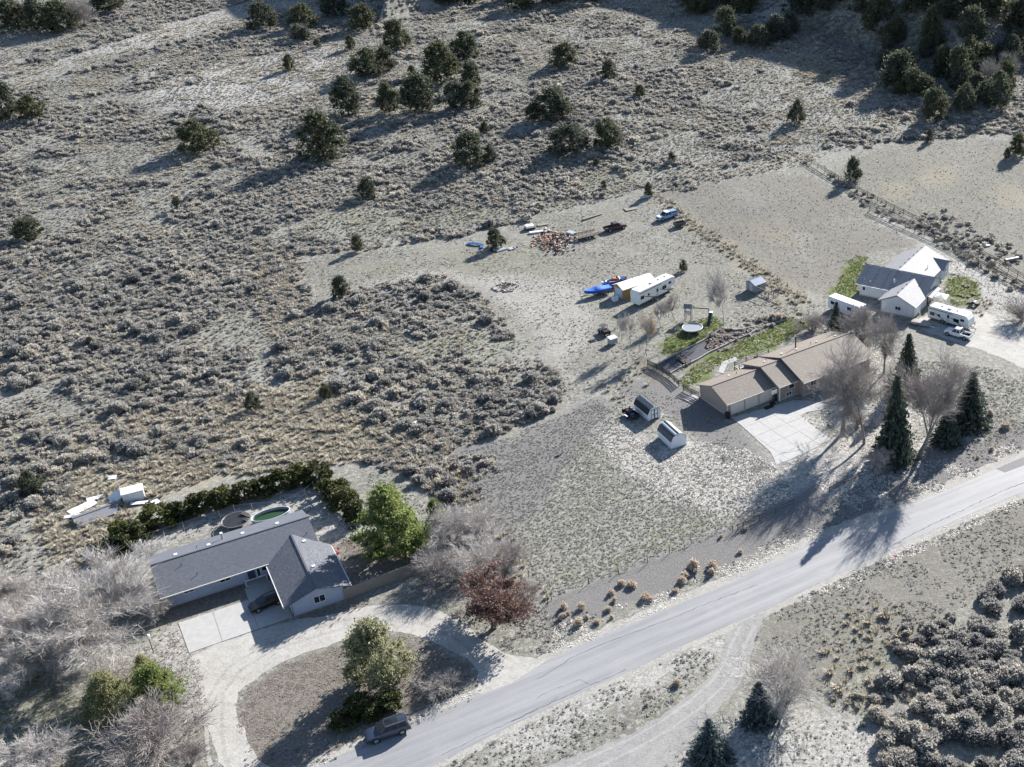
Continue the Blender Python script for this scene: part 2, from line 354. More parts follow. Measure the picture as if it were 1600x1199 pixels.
bh = N(t, 'ShaderNodeMath', _operation='ADD'); t.links.new(n_fine, bh.inputs[0]); t.links.new(n_peb, bh.inputs[1]); bump(t, b, bh.outputs[0], .8, .12)
gm.materials.append(m); ground = link('ground', gm); struct(ground)

# ------------------------------------------------------------------ sheets on the ground
def dense(poly, step=1.2, jit=.0, seed=1):
    rr = random.Random(seed); out = []
    for i in range(len(poly)):
        a, b2 = Vector(poly[i]), Vector(poly[(i+1) % len(poly)]); n = max(1, int((b2-a).length/step))
        for k in range(n):
            p = a.lerp(b2, k/n); out.append((p.x+rr.uniform(-jit, jit), p.y+rr.uniform(-jit, jit)))
    return out
def smooth_poly(poly, it=2):
    for _ in range(it):
        q = []
        for i in range(len(poly)):
            a, b2 = Vector(poly[i]), Vector(poly[(i+1) % len(poly)]); q += [a.lerp(b2, .25), a.lerp(b2, .75)]
        poly = [tuple(p) for p in q]
    return poly
def sheet(name, pxs, z, m, jit=.12, smo=1, step=.9, seed=1):
    poly = [(p.x, p.y) for p in (g(*q, z=0) for q in pxs)]
    if smo: poly = smooth_poly(poly, smo)
    poly = dense(poly, step, jit, seed)
    P3 = [Vector((x, y, z)) for x, y in poly]; tri = []
    for i, j, k_ in tessellate_polygon([P3]):
        tri.append((i, j, k_) if (P3[j]-P3[i]).cross(P3[k_]-P3[i]).z > 0 else (i, k_, j))
    me = bpy.data.meshes.new(name); me.from_pydata(P3, [], tri); me.update()
    o = link(name, me, m); struct(o); return o
def gravel_mat(name, c0, c1, c2):
    m, t, b = nodes(name); v = coords(t); n = noise(t, v, .3, 4, .65); n2 = noise(t, v, 3.2, 6, .8); n3 = noise(t, v, 1.1, 3)
    c = mix(t, ramp(t, n, [(.35, 0), (.65, 1)]), c0, c1); c = mix(t, ramp(t, n2, [(.4, 0), (.7, .9)]), c, c2); c = mix(t, ramp(t, n3, [(.5, 0), (.75, .5)]), c, tuple(x*.75 for x in c0))
    t.links.new(c, b.inputs['Base Color']); b.inputs['Roughness'].default_value = .85; b.inputs['Specular IOR Level'].default_value = .2; bump(t, b, n2, .6, .08); return m
M_DRIVE = gravel_mat('pale_gravel', (.27, .257, .235), (.37, .357, .33), (.46, .44, .41))
M_SHOUL = gravel_mat('shoulder_gravel', (.22, .21, .19), (.29, .275, .25), (.46, .44, .41))
M_GREYG = gravel_mat('grey_gravel', (.20, .192, .187), (.25, .242, .233), (.34, .33, .316))
m, t, b = nodes('asphalt'); v = coords(t)
# tyre tracks run along the road (about 31 degrees)
rot = t.nodes.new('ShaderNodeVectorRotate'); rot.rotation_type = 'Z_AXIS'; rot.inputs['Angle'].default_value = math.radians(-33); t.links.new(v, rot.inputs[0])
mp = t.nodes.new('ShaderNodeMapping'); mp.inputs['Scale'].default_value = (.03, .55, 1); t.links.new(rot.outputs[0], mp.inputs[0])
st = noise(t, mp.outputs[0], 1.6, 5, .6); n = noise(t, v, .22, 4); n2 = noise(t, v, 4.5, 5, .8)
c = mix(t, ramp(t, st, [(.35, 0), (.65, 1)]), (.205, .205, .213), (.285, .285, .292)); c = mix(t, ramp(t, n, [(.5, 0), (.75, .5)]), c, (.31, .305, .30)); c = mix(t, ramp(t, n2, [(.4, 0), (.75, .5)]), c, (.16, .16, .165))
t.links.new(c, b.inputs['Base Color']); b.inputs['Roughness'].default_value = .68; b.inputs['Specular IOR Level'].default_value = .35; bump(t, b, n2, .25, .02)
M_ROAD = m
ROAD_T = [(380, 1252), (440, 1222), (495, 1199), (560, 1167), (635, 1132), (700, 1106), (800, 1067), (857, 1031), (947, 991), (1025, 959), (1150, 907), (1200, 882), (1275, 847), (1400, 798), (1485, 764), (1555, 733), (1600, 714), (1700, 672), (1900, 592), (2300, 440)]
ROAD_B = [(2300, 480), (1900, 640), (1700, 724), (1600, 768), (1450, 832), (1307, 898), (1200, 951), (1065, 1009), (985, 1048), (900, 1086), (800, 1133), (735, 1166), (672, 1199), (560, 1255)]
def widen(pts, d): return [(x, y+d) for x, y in pts]
sheet('road_shoulder', widen(ROAD_T, -13)+widen(ROAD_B, 11), .006, M_SHOUL, .35, 0, 1.0)
DRIVE_L = [(296, 1021), (304, 1045), (311, 1066), (312, 1091), (317, 1124), (332, 1164), (347, 1199), (375, 1250), (450, 1222), (410, 1195), (388, 1160), (372, 1124), (369, 1099), (376, 1079), (402, 1058), (434, 1038), (468, 1023), (542, 999), (612, 984), (664, 996), (702, 1014), (737, 1034), (749, 1056), (742, 1092), (800, 1069), (856, 1036), (838, 1030), (800, 1023), (764, 1010), (744, 990), (702, 963), (666, 947), (607, 943), (552, 952), (505, 964), (460, 967)]
sheet('gravel_driveway', DRIVE_L, .012, M_DRIVE, .22, 1, .8, 3)
sheet('gravel_lane', [(1200, 951), (1136, 984), (1133, 1010), (1122, 1040), (1097, 1070), (1050, 1107), (1012, 1132), (962, 1157), (912, 1177), (850, 1199), (760, 1240), (1000, 1260), (1052, 1199), (1072, 1164), (1100, 1130), (1131, 1099), (1151, 1074), (1166, 1046), (1176, 1010), (1184, 981)], .012, M_GREYG, .2, 1, .8, 4)
sheet('gravel_yard', [(1500, 480), (1540, 488), (1600, 511), (1700, 545), (1760, 640), (1660, 605), (1600, 576), (1560, 558), (1530, 546), (1500, 538), (1450, 520), (1425, 508), (1440, 495)], .012, M_DRIVE, .3, 1, .9, 5)
sheet('road', ROAD_T+ROAD_B, .02, M_ROAD, .06, 0, 1.2)
# asphalt repair patch and cracks on the road
sheet('road_patch', [(1556, 733), (1600, 714), (1640, 698), (1640, 712), (1570, 739)], .026, mat('patch_asphalt', (.13, .13, .135), .75, .2, 2), .05, 0, 1)
M_CRACK = mat('crack', (.10, .10, .105), .9, .2, 2)
def crack(pxs, w, seed, z=.027, name='road_crack', m_=None, off=0):
    rr = random.Random(seed); P = [g(*q, z=0) for q in pxs]; fine = []
    if off:
        T_ = [(P[min(i+1, len(P)-1)]-P[max(i-1, 0)]).normalized() for i in range(len(P))]; P = [p+Vector((-t_.y, t_.x, 0))*off for p, t_ in zip(P, T_)]
    for a, c_ in zip(P, P[1:]):
        n = max(2, int((c_-a).length/.6))
        for k in range(n): q = a.lerp(c_, k/n); fine.append(Vector((q.x+rr.uniform(-.1, .1)*(.3 if off else 1), q.y+rr.uniform(-.1, .1)*(.3 if off else 1), z)))
    mb = MB()
    for a, c_ in zip(fine, fine[1:]):
        d = (c_-a).normalized(); nrm = Vector((-d.y, d.x, 0))*w*rr.uniform(.4, 1.2)
        mb.add([a-nrm, c_-nrm, c_+nrm, a+nrm], [(0, 1, 2, 3)])
    return struct(mb.build(name, m_ or M_CRACK))
crack([(840, 1062), (900, 1024), (955, 1001), (1000, 985), (1062, 962), (1090, 949), (1140, 930), (1190, 912)], .05, 1)
crack([(1395, 852), (1420, 838), (1460, 818), (1520, 790), (1560, 770), (1605, 752)], .06, 2)
crack([(800, 1128), (862, 1098), (930, 1068), (985, 1044)], .05, 3); crack([(690, 1180), (760, 1146), (830, 1112), (880, 1085)], .035, 4); crack([(920, 1070), (905, 1063), (870, 1075), (830, 1095)], .03, 5)
M_RUT = gravel_mat('packed_gravel', (.24, .228, .208), (.33, .317, .292), (.41, .393, .366)); M_RUT2 = gravel_mat('packed_grey_gravel', (.25, .242, .234), (.31, .30, .288), (.38, .37, .353))
for i, off in enumerate((-.85, .85)):
    crack([(350, 1215), (338, 1180), (334, 1130), (338, 1085), (366, 1045), (420, 1012), (480, 992), (540, 975), (605, 963), (665, 968), (712, 988), (760, 1022), (800, 1042)], .24, 11+i, .0165, 'wheel_track', M_RUT, off)
    crack([(1170, 975), (1152, 1010), (1142, 1040), (1120, 1070), (1085, 1102), (1040, 1134), (985, 1165), (930, 1190), (880, 1215)], .26, 13+i, .0165, 'wheel_track', M_RUT2, off)
    crack([(1640, 560), (1600, 540), (1560, 525), (1530, 520), (1500, 520)], .3, 15+i, .0165, 'wheel_track', M_RUT, off)
# concrete drives: each cast slab is a piece with an open joint round it
M_CONC = mat('concrete', (.37, .365, .355), .8, .10, 1.2, 0, .25, .1)
def frame(px, ang):
    o = g(*px, z=0); a = math.radians(ang); u = Vector((math.cos(a), math.sin(a), 0)); return o, u, Vector((-u.y, u.x, 0))
def slabs(name, label_poly, fr, us, vs2, top=.05):
    o, u, v2 = fr; root = struct(MB().plate([(o.x+u.x*a+v2.x*b2, o.y+u.y*a+v2.y*b2) for a, b2 in label_poly], .004, .018).build(name, mat('joint_sand', (.10, .095, .085), .9)))
    for a0, a1 in zip(us, us[1:]):
        for b0, b1 in zip(vs2, vs2[1:]):
            bm = bmesh.new(); bm.faces.new([bm.verts.new((p[0], p[1], 0)) for p in label_poly])
            for co, no in (((a0+.02, 0, 0), (-1, 0, 0)), ((a1-.02, 0, 0), (1, 0, 0)), ((0, b0+.02, 0), (0, -1, 0)), ((0, b1-.02, 0), (0, 1, 0))):
                if bm.faces: bmesh.ops.bisect_plane(bm, geom=bm.verts[:]+bm.edges[:]+bm.faces[:], plane_co=co, plane_no=no, clear_outer=True)
            if bm.faces and sum(f.calc_area() for f in bm.faces) > .25:
                f = bm.faces[:][0]; pts = [(q.co.x, q.co.y) for q in f.verts]; dz = random.uniform(-.006, .006)
                MB().plate([(o.x+u.x*a+v2.x*b2, o.y+u.y*a+v2.y*b2) for a, b2 in pts], .014, top+dz).build('slab', M_CONC, root)
            bm.free()
    return root
FL = frame((267.5, 949), 33.1)      # blue house: u along its front, v to the back
FB = frame((1137, 651), 38.0)       # brown house
FW = frame((1376, 487.5), -27.5)    # white house
slabs('concrete_pad', [(.3, -4.05), (.55, -11.05), (13.2, -11.0), (13.2, -1.3), (9.0, -1.3), (9.0, -4.0)], FL, [.2, 4.5, 8.9, 13.3], [-11.2, -4.02, -1.2])
def toloc(fr, px):
    p = g(*px, z=0)-fr[0]; return (p.dot(fr[1]), p.dot(fr[2]))
slabs('concrete_driveway', [toloc(FB, q) for q in [(1143, 653), (1160, 667), (1182, 687), (1204, 707), (1214, 727), (1240, 716), (1270, 702), (1298, 687), (1272, 667), (1250, 650), (1262, 644), (1290, 640), (1296, 632), (1258, 626), (1240, 626)]], FB, [-4, -.2, 3.2, 6.6, 10.0, 13.4, 16.8, 21], [-19, -15.2, -11.6, -8.2, -4.8, -1.4, 2])
slabs('garden_path', [toloc(FB, q) for q in [(1122, 582), (1128, 566), (1150, 558), (1156, 562), (1136, 570), (1130, 584)]], FB, [-4, 1.5, 4, 7, 10, 14, 18], [2, 9.8, 12, 16, 20])
slabs('back_patio', [(-2.6, 8.5), (7.6, 8.5), (7.6, 9.9), (-2.6, 9.9)], FB, [-3, -.2, 2.4, 5, 7.7], [8, 10])
# ------------------------------------------------------------------ plants: generators
def unit(n, rg): v = rg.normal(size=(n, 3)); return v/np.linalg.norm(v, axis=1, keepdims=True)
def leaves(C, size, rg, up=None, aspect=1.6, updir=0.0):
    """diamond-shaped leaf faces at centres C"""
    n = len(C); d = unit(n, rg)
    if up is not None: d = d*(1-updir)+up*updir; d /= np.linalg.norm(d, axis=1, keepdims=True)+1e-9
    e = np.cross(d, unit(n, rg)); e /= np.linalg.norm(e, axis=1, keepdims=True)+1e-9
    s = (np.asarray(size)*rg.uniform(.6, 1.35, n))[:, None]
    V = np.stack([C-d*s*.5*aspect, C+e*s*.5, C+d*s*.5*aspect, C-e*s*.5], 1).reshape(-1, 3)
    return V, np.arange(4*n).reshape(n, 4)
def clumps(cs, rs, n, rg, shell=.55, flat=1.0):
    k = rg.integers(0, len(cs), n); d = unit(n, rg); r = rg.uniform(shell, 1, n)**.6
    P = cs[k]+d*(rs[k]*r)[:, None]*np.array([1, 1, flat]); return P, d, k
def bush_mesh(name, seed, n=260, nc=9, leaf=.11, tall=.62, spread=.42):
    rg = np.random.default_rng(seed); a = rg.uniform(0, 2*np.pi, nc); q = spread*np.sqrt(rg.uniform(0, 1, nc))
    cs = np.stack([q*np.cos(a), q*np.sin(a)*rg.uniform(.75, 1.1), tall*(1-.5*(q/spread)**2)*rg.uniform(.6, 1.0, nc)*.75], 1); rs = rg.uniform(.15, .27, nc)
    P, d, k = clumps(cs, rs, n, rg, .3); P[:, 2] = np.abs(P[:, 2])
    U = P-np.array([0, 0, -.1]); U /= np.linalg.norm(U, axis=1, keepdims=True)
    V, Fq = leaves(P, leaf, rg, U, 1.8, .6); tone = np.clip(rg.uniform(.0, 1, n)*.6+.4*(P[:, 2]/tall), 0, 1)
    return np_mesh(name, V, Fq, tone)
def tuft_mesh(name, seed, n=46, h=.5, r=.16, w=.035, lean=.55):
    rg = np.random.default_rng(seed); a = rg.uniform(0, 2*np.pi, n); q = r*np.sqrt(rg.uniform(0, 1, n)); L = h*rg.uniform(.55, 1.15, n)
    B = np.stack([q*np.cos(a), q*np.sin(a), np.zeros(n)], 1); o = a+rg.normal(0, .6, n); ln = lean*rg.uniform(.2, 1, n)
    D = np.stack([np.cos(o)*ln, np.sin(o)*ln, np.ones(n)], 1); D /= np.linalg.norm(D, axis=1, keepdims=True)
    s = np.stack([-np.sin(o), np.cos(o), np.zeros(n)], 1)*w
    M = B+D*(L*.6)[:, None]; T = B+D*L[:, None]+np.stack([np.cos(o), np.sin(o), -np.ones(n)*.4], 1)*(ln*L*.35)[:, None]
    V = np.stack([B-s, B+s, M+s*.9, M-s*.9, T], 1).reshape(-1, 3); k = np.arange(n)*5
    Fl = [(i, i+1, i+2, i+3) for i in k]+[(i+3, i+2, i+4) for i in k]
    return np_mesh(name, V, Fl, np.tile(rg.uniform(0, 1, n), 2))
def crown_mesh(name, seed, kind='juniper', n=2600):
    """unit crown: about 1 wide, base at 0, height 1"""
    rg = np.random.default_rng(seed)
    if kind == 'juniper':
        nc = 80; z = rg.uniform(.10, .95, nc); a = rg.uniform(0, 2*np.pi, nc)
        prof = np.interp(z, [0, .12, .3, .55, .8, 1], [.30, .41, .44, .39, .25, .04])*rg.uniform(.35, 1.06, nc)
        cs = np.stack([prof*np.cos(a), prof*np.sin(a), z], 1); rs = rg.uniform(.06, .15, nc); leaf = .034; fl = 1.0; upd = .5
    elif kind == 'hedge':
        nc = 40; z = rg.uniform(.08, .85, nc); a = rg.uniform(0, 2*np.pi, nc)
        prof = np.interp(z, [0, .2, .6, 1], [.38, .44, .36, .1])*rg.uniform(.4, 1.05, nc)
        cs = np.stack([prof*np.cos(a), prof*np.sin(a), z], 1); rs = rg.uniform(.09, .17, nc); leaf = .055; fl = .9; upd = .3
    elif kind == 'pine':
        nc = 130; z = rg.uniform(.06, .97, nc); a = rg.uniform(0, 2*np.pi, nc)
        prof = np.interp(z, [0, .1, .35, .7, 1], [.25, .42, .44, .28, .02])*rg.uniform(.35, 1.1, nc)
        cs = np.stack([prof*np.cos(a), prof*np.sin(a), z], 1); rs = rg.uniform(.045, .12, nc); leaf = .021; fl = .6; upd = .55
    elif kind == 'round':
        nc = 60; d = unit(nc, rg); d[:, 2] = np.abs(d[:, 2])*1.2-.2; q = rg.uniform(.35, 1, nc)[:, None]
        cs = d*q*np.array([.42, .42, .42])+np.array([0, 0, .52]); rs = rg.uniform(.05, .12, nc); leaf = .030; fl = 1; upd = .1
    P, d, k = clumps(cs, rs, n, rg, .25, fl)
    if kind in ('pine', 'juniper'):     # ragged sprays that thin out instead of balls
        P = cs[k]+d*(rs[k]*np.abs(rg.normal(0, .85 if kind == 'pine' else .7, n)))[:, None]*np.array([1, 1, fl])
    U = d*.7+np.array([0, 0, .5]); U /= np.linalg.norm(U, axis=1, keepdims=True)
    V, Fq = leaves(P, leaf, rg, U, 1.9, upd); ct = rg.uniform(0, 1, len(cs))
    tone = np.clip(.55*ct[k]+.45*rg.uniform(0, 1, n), 0, 1); V[:, 2] = np.maximum(V[:, 2], 0.005)
    return np_mesh(name, V, Fq, tone)
def spruce_mesh(name, seed, levels=26, n_per=13):
    rg = np.random.default_rng(seed); C = []; D = []; S_ = []
    for l in range(levels):
        z = .05+.93*l/levels; R = .46*(1-z)**.85+.02; nb = max(5, int(n_per*(1-z*.5)*1.3)); a0 = rg.uniform(0, 6.28)
        for j in range(nb):
            a = a0+2*np.pi*j/nb+rg.normal(0, .15); rr = R*rg.uniform(.72, 1.12); m_ = int(6+13*(1-z)); q = np.linspace(.15, 1, m_)
            zz = z-.10*rr*q-.07*rr*q*q*2+.05*(q**3)*rr; wob = rg.normal(0, .035*rr+.008, m_)
            C.append(np.stack([q*rr*np.cos(a)-np.sin(a)*wob, q*rr*np.sin(a)+np.cos(a)*wob, zz+rg.normal(0, .006, m_)], 1))
            D.append(np.tile([np.cos(a), np.sin(a), -.15], (m_, 1))); S_.append(.052*(1.25-.55*q)*(1.1-.5*z))
    C = np.concatenate(C); D = np.concatenate(D); V, Fq = leaves(C, np.concatenate(S_), rg, D, 1.7, .5)
    V[:, 2] = np.maximum(V[:, 2], .005)
    return np_mesh(name, V, Fq, rg.uniform(0, 1, len(C)))
def bare_mesh(name, seed, trunks=1, spread=.5, depth=6, trunk_r=.022, fork=.30, low=.28, gravity=0.0, twig=.0022, fine=9000, flen=1.0, fw=.0012):
    """leafless crown, unit height: returns (wood mesh, twig mesh, tip points)"""
    rg = np.random.default_rng(seed); seg = []; tips = []
    def grow(p, d, L, r, lev):
        nseg = 3 if lev < 3 else 2; q = p.copy()
        for s in range(nseg):
            d = d+rg.normal(0, .13 if lev < 2 else .2, 3)+np.array([0, 0, .06-gravity*.1*lev]); d /= np.linalg.norm(d)
            e = q+d*L/nseg; r1 = r*(.88 if s < nseg-1 else .74); seg.append((q, e, r, r1, lev)); 
            if lev >= 1 and s < nseg-1 and rg.random() < .75: child(e, d, L*rg.uniform(.45, .7), max(r1*.5, twig), lev+1)
            q = e; r = r1
        if lev >= depth: tips.append(q); return
        for k in range(rg.integers(2, 4)) if lev else range(rg.integers(3, 5)): child(q, d, L*rg.uniform(.66, .92), max(r*rg.uniform(.55, .8), twig), lev+1)
    def child(p, d, L, r, lev):
        if lev > depth: tips.append(p); return
        a = unit(1, rg)[0]; a -= d*(a@d); a /= np.linalg.norm(a)+1e-9
        k = spread*rg.uniform(.5, 1.3); nd = d*np.cos(k)+a*np.sin(k); grow(p, nd/np.linalg.norm(nd), L, r, lev)
    for k in range(trunks):
        a = rg.uniform(0, 6.28); off = .0 if trunks == 1 else .05
        d0 = np.array([np.cos(a)*(.10 if trunks == 1 else .5), np.sin(a)*(.10 if trunks == 1 else .5), 1.]); d0 /= np.linalg.norm(d0)
        grow(np.array([np.cos(a)*off, np.sin(a)*off, -.01]), d0, low if trunks == 1 else low*.8, trunk_r*(1 if trunks == 1 else .55), 0 if trunks == 1 else 1)
    out = []
    zmax = max(s[1][2] for s in seg); ext = float(np.percentile([np.hypot(s[1][0], s[1][1]) for s in seg], 93))
    for part in (0, 1):
        V = []; Fq = []; tone = []
        for p0, p1, r0, r1, lev in seg:
            if (lev >= 3) != bool(part): continue
            p0, p1 = p0/zmax, p1/zmax; d = p1-p0; L = np.linalg.norm(d)
            if L < 1e-6: continue
            d /= L; a = np.cross(d, [.3, .5, .8]); a /= np.linalg.norm(a)+1e-9; b_ = np.cross(d, a); n = 6 if lev < 2 else 3; k = len(V)
            for p, r in ((p0, r0), (p1, r1)):
                for i in range(n): th = 2*np.pi*i/n; V.append(p+(a*np.cos(th)+b_*np.sin(th))*r)
            for i in range(n): Fq.append((k+i, k+(i+1) % n, k+n+(i+1) % n, k+n+i)); tone.append(rg.random())
        if part and fine:
            ends = [s[1] for s in seg if s[4] >= 3]; E_ = np.array(ends)/zmax; m_ = len(E_); rep = int(np.ceil(fine/m_)); E_ = np.repeat(E_, rep, 0)[:fine] if m_ < fine else E_[rg.permutation(m_)[:fine]]
            q = len(E_); c0 = np.array([0, 0, .35]); D = unit(q, rg)*.8+(E_-c0)/(np.linalg.norm(E_-c0, axis=1, keepdims=True)+1e-6)*.8+np.array([0, 0, .25]); D /= np.linalg.norm(D, axis=1, keepdims=True)
            Ln = rg.uniform(.03, .11, q)[:, None]*flen; T_ = E_+D*Ln; s_ = np.cross(D, unit(q, rg)); s_ /= np.linalg.norm(s_, axis=1, keepdims=True)+1e-9; w0 = fw
            k = len(V); V = V+list(np.stack([E_-s_*w0, E_+s_*w0, T_+s_*w0*.5, T_-s_*w0*.5], 1).reshape(-1, 3)); Fq = Fq+[(k+4*i, k+4*i+1, k+4*i+2, k+4*i+3) for i in range(q)]; tone = tone+list(rg.random(q))
        out.append(np_mesh(name+('_branches' if part else '_trunk'), np.array(V), Fq, tone))
    return out[0], out[1], np.array(tips)/zmax, ext/zmax
def trunk_mesh(name, seed, h=.35, r=.035):
    rr = random.Random(seed); mb = MB(); p = Vector((0, 0, -.02)); q = Vector((rr.uniform(-.04, .04), rr.uniform(-.04, .04), h*.5)); e = Vector((q.x*1.8, q.y*1.5, h))
    mb.cyl(p, q, r, r*.75, 7).cyl(q, e, r*.75, r*.5, 7)
    for k in range(5):
        a = rr.uniform(0, 6.28); s = q.lerp(e, rr.random()); mb.cyl(s, s+Vector((math.cos(a)*.22, math.sin(a)*.22, rr.uniform(.1, .3))), r*.4, r*.15, 5)
    me = bpy.data.meshes.new(name); me.from_pydata(mb.V, [], mb.F); me.update(); return me
L_JUN = leaf_mat('juniper_foliage', (.048, .056, .032), (.15, .155, .085), (.09, .10, .08), .35)
L_HEDGE = leaf_mat('hedge_foliage', (.028, .036, .017), (.078, .088, .036), (.15, .15, .04), .25)
L_CEDAR = leaf_mat('cedar_foliage', (.075, .10, .034), (.27, .32, .11), (.28, .32, .13), .5)
L_PINE = leaf_mat('pine_foliage', (.16, .165, .10), (.40, .40, .26), (.29, .29, .16), .5)
L_SPRUCE = leaf_mat('spruce_needles', (.034, .046, .036), (.11, .135, .10), (.08, .10, .085), .25)
L_BLUES = leaf_mat('blue_spruce_needles', (.045, .062, .064), (.13, .165, .165), (.09, .12, .12), .2)
L_RED = leaf_mat('red_brown_leaves', (.10, .055, .042), (.22, .125, .098), (.16, .09, .07), .3)
L_ORANGE = leaf_mat('orange_leaves', (.38, .16, .03), (.55, .32, .06), (.5, .25, .05), .45)
L_SAGE = leaf_mat('sagebrush_foliage', (.21, .204, .190), (.52, .50, .463), (.62, .578, .505), .42, .6, True)
L_STRAW = leaf_mat('dry_grass', (.38, .345, .275), (.57, .53, .445), (.44, .38, .29), .35)
L_WEED = leaf_mat('low_weeds', (.195, .188, .163), (.43, .415, .375), (.55, .53, .49), .3, .6, True)
L_LAWN = leaf_mat('lawn_grass', (.075, .11, .025), (.155, .19, .06), (.22, .21, .11), .4)
L_RUST = leaf_mat('orange_grass', (.46, .38, .30), (.66, .56, .46), (.50, .44, .38), .4)
L_TWIG = leaf_mat('grey_twigs', (.22, .20, .185), (.43, .40, .375), (.31, .265, .245), .05)
L_TWIGP = leaf_mat('pale_twigs', (.33, .305, .285), (.58, .55, .52), (.50, .46, .43), .05)
M_BARK = mat('bark', (.11, .09, .075), .9, .3, 6, 0, .1, .5); M_BARKG = mat('grey_bark', (.24, .215, .195), .9, .3, 5, 0, .1, .5); M_BARKW = mat('white_bark', (.52, .49, .45), .85, .25, 6)
LFM = []     # fallen leaves sit here later
JUN = [crown_mesh('juniper_crown', 20+i, 'juniper', 7000) for i in range(6)]; HED = [crown_mesh('hedge_crown', 40+i, 'hedge', 2400) for i in range(4)]
PIN = [crown_mesh('pine_crown', 60+i, 'pine', 26000) for i in range(3)]; RND = [crown_mesh('round_crown', 70+i, 'round', 3600) for i in range(1)]
SPR = [spruce_mesh('spruce_crown', 80+i) for i in range(4)]; TRK = [trunk_mesh('juniper_trunk', 90+i) for i in range(3)]
def fit_tree(base, wpx, hpx):
    """metres for a plant seen wpx wide and hpx tall"""
    s = pxscale(base); w = wpx/s; dep = math.atan2(CAM_H-base.z, math.hypot(base.x, base.y)); hh = (hpx/s)**2-(w*math.sin(dep)*.55)**2
    return w, max(math.sqrt(max(hh, .0))/math.cos(dep), w*.6)
def tree(name, label, cat, px, w, h, crown, cm, trunk, tm, rz, tint, group, tw=None, lift=0.0):
    p = g(*px); o = thing(name, label, cat, p, rz, group, px)
    a = link('trunk', trunk, tm, o); tw = w*.7 if tw is None else tw; a.scale = (tw, tw, h)
    c = link('crown', crown, cm, o); c.scale = (w, w, h*(1-lift)); c.location.z = h*lift; c['tint'] = tint
    return o
def jun_label(px, w):
    size = 'large' if w > 50 else 'medium' if w > 27 else 'small'
    x, y = px
    side = 'far left' if x < 200 else 'left' if x < 480 else 'left-centre' if x < 680 else 'centre' if x < 880 else 'right-centre' if x < 1090 else 'right' if x < 1380 else 'far right'
    row = 'near the top edge' if y < 80 else 'on the upper slope' if y < 205 else 'on the middle slope' if y < 320 else 'beside the grassy clearing' if y < 480 else 'in the lower sagebrush'
    return f'{size} dark green juniper {row}, {side} of the photo'
HILL_J = []; q_ = random.Random(4)
for poly, n in (([(1335, 0), (1600, 0), (1600, 150), (1525, 185), (1400, 150), (1345, 60)], 26), ([(1060, 0), (1330, 0), (1300, 66), (1095, 60)], 8), ([(680, -8), (1060, -8), (1050, 8), (700, 8)], 6)):
    k_ = 0
    while k_ < n:
        x, y = q_.uniform(680, 1600), q_.uniform(-8, 190)
        if bool(inpoly(np.array([x]), np.array([y]), poly)[0]) and all(math.hypot(x-u[0], (y-u[1])*1.6) > 16 for u in HILL_J): HILL_J.append((round(x), round(y), q_.uniform(26, 46), q_.uniform(30, 50))); k_ += 1
JUNIPERS = [(310, 235, 62, 46), (505, 247, 76, 70), (545, 181, 52, 60), (690, 127, 58, 60), (738, 136, 34, 40), (412, 44, 48, 40), (474, 43, 46, 36), (466, 62, 24, 22), (478, 64, 22, 20), (568, 46, 46, 38), (525, 26, 46, 40), (622, 76, 42, 44), (575, 118, 54, 42), (603, 108, 36, 34), (609, 176, 38, 46), (660, 176, 62, 60), (715, 170, 42, 44), (738, 168, 32, 40), (728, 92, 46, 42), (453, 110, 20, 24), (548, 78, 18, 22), (496, 74, 12, 13), (645, 124, 15, 24), (736, 258, 58, 50), (768, 252, 18, 26), (758, 208, 16, 18), (575, 309, 32, 30), (278, 328, 16, 20), (46, 373, 44, 34), (8, 186, 48, 60), (52, 186, 40, 36), (24, 46, 62, 44), (62, 48, 40, 50), (96, 48, 56, 46), (172, 16, 56, 40), (890, 238, 66, 46), (950, 230, 46, 44), (866, 184, 70, 46), (835, 188, 30, 26), (883, 104, 46, 36), (952, 123, 26, 30), (1000, 151, 20, 18), (1245, 192, 28, 36), (1333, 282, 28, 36), (1460, 188, 50, 48), (1405, 135, 62, 54), (1404, 150, 22, 22), (1498, 138, 44, 66), (1556, 168, 44, 56), (1590, 242, 30, 32), (1573, 248, 12, 16), (1110, 82, 40, 34), (1155, 70, 26, 28), (1186, 74, 40, 34), (1215, 64, 44, 40), (1370, 50, 56, 60), (1350, 22, 54, 50), (1455, 74, 40, 60), (1518, 66, 48, 56), (1486, 24, 70, 52), (1540, 26, 66, 52), (1596, 54, 60, 60), (1575, 104, 50, 48), (1400, 64, 30, 36), (1300, 4, 60, 50), (1160, 14, 60, 50), (1095, 20, 50, 46), (1250, 22, 60, 44), (815, 14, 50, 36), (700, 4, 60, 36), (900, -4, 60, 36), (1430, 20, 54, 56), (1500, 168, 26, 26), (1470, 120, 30, 44), (1590, 90, 36, 40), (535, 466, 30, 36), (560, 393, 19, 28), (776, 387, 29, 30), (1068, 424, 13, 21), (1014, 307, 15, 30), (1050, 255, 14, 17), (933, 260, 12, 13), (944, 295, 10, 13), (397, 640, 24, 28), (510, 622, 18, 24), (142, 540, 14, 14), *HILL_J, (52, 770, 36, 36), (1452, 222, 14, 20), (1128, 430, 0, 0)]
for i, (x, y, wp, hp) in enumerate(JUNIPERS):
    if wp == 0: continue
    base = g(x, y); w, h = fit_tree(base, wp, hp); h = min(h, w*1.5); w *= 1.08
    tree('juniper_tree', jun_label((x, y), wp), 'tree', (x, y), w, h, JUN[i % 6], L_JUN, TRK[i % 3], M_BARK, i*1.9, (i*37 % 100)/100*.9, 'junipers scattered over the sagebrush slope', w*.8)
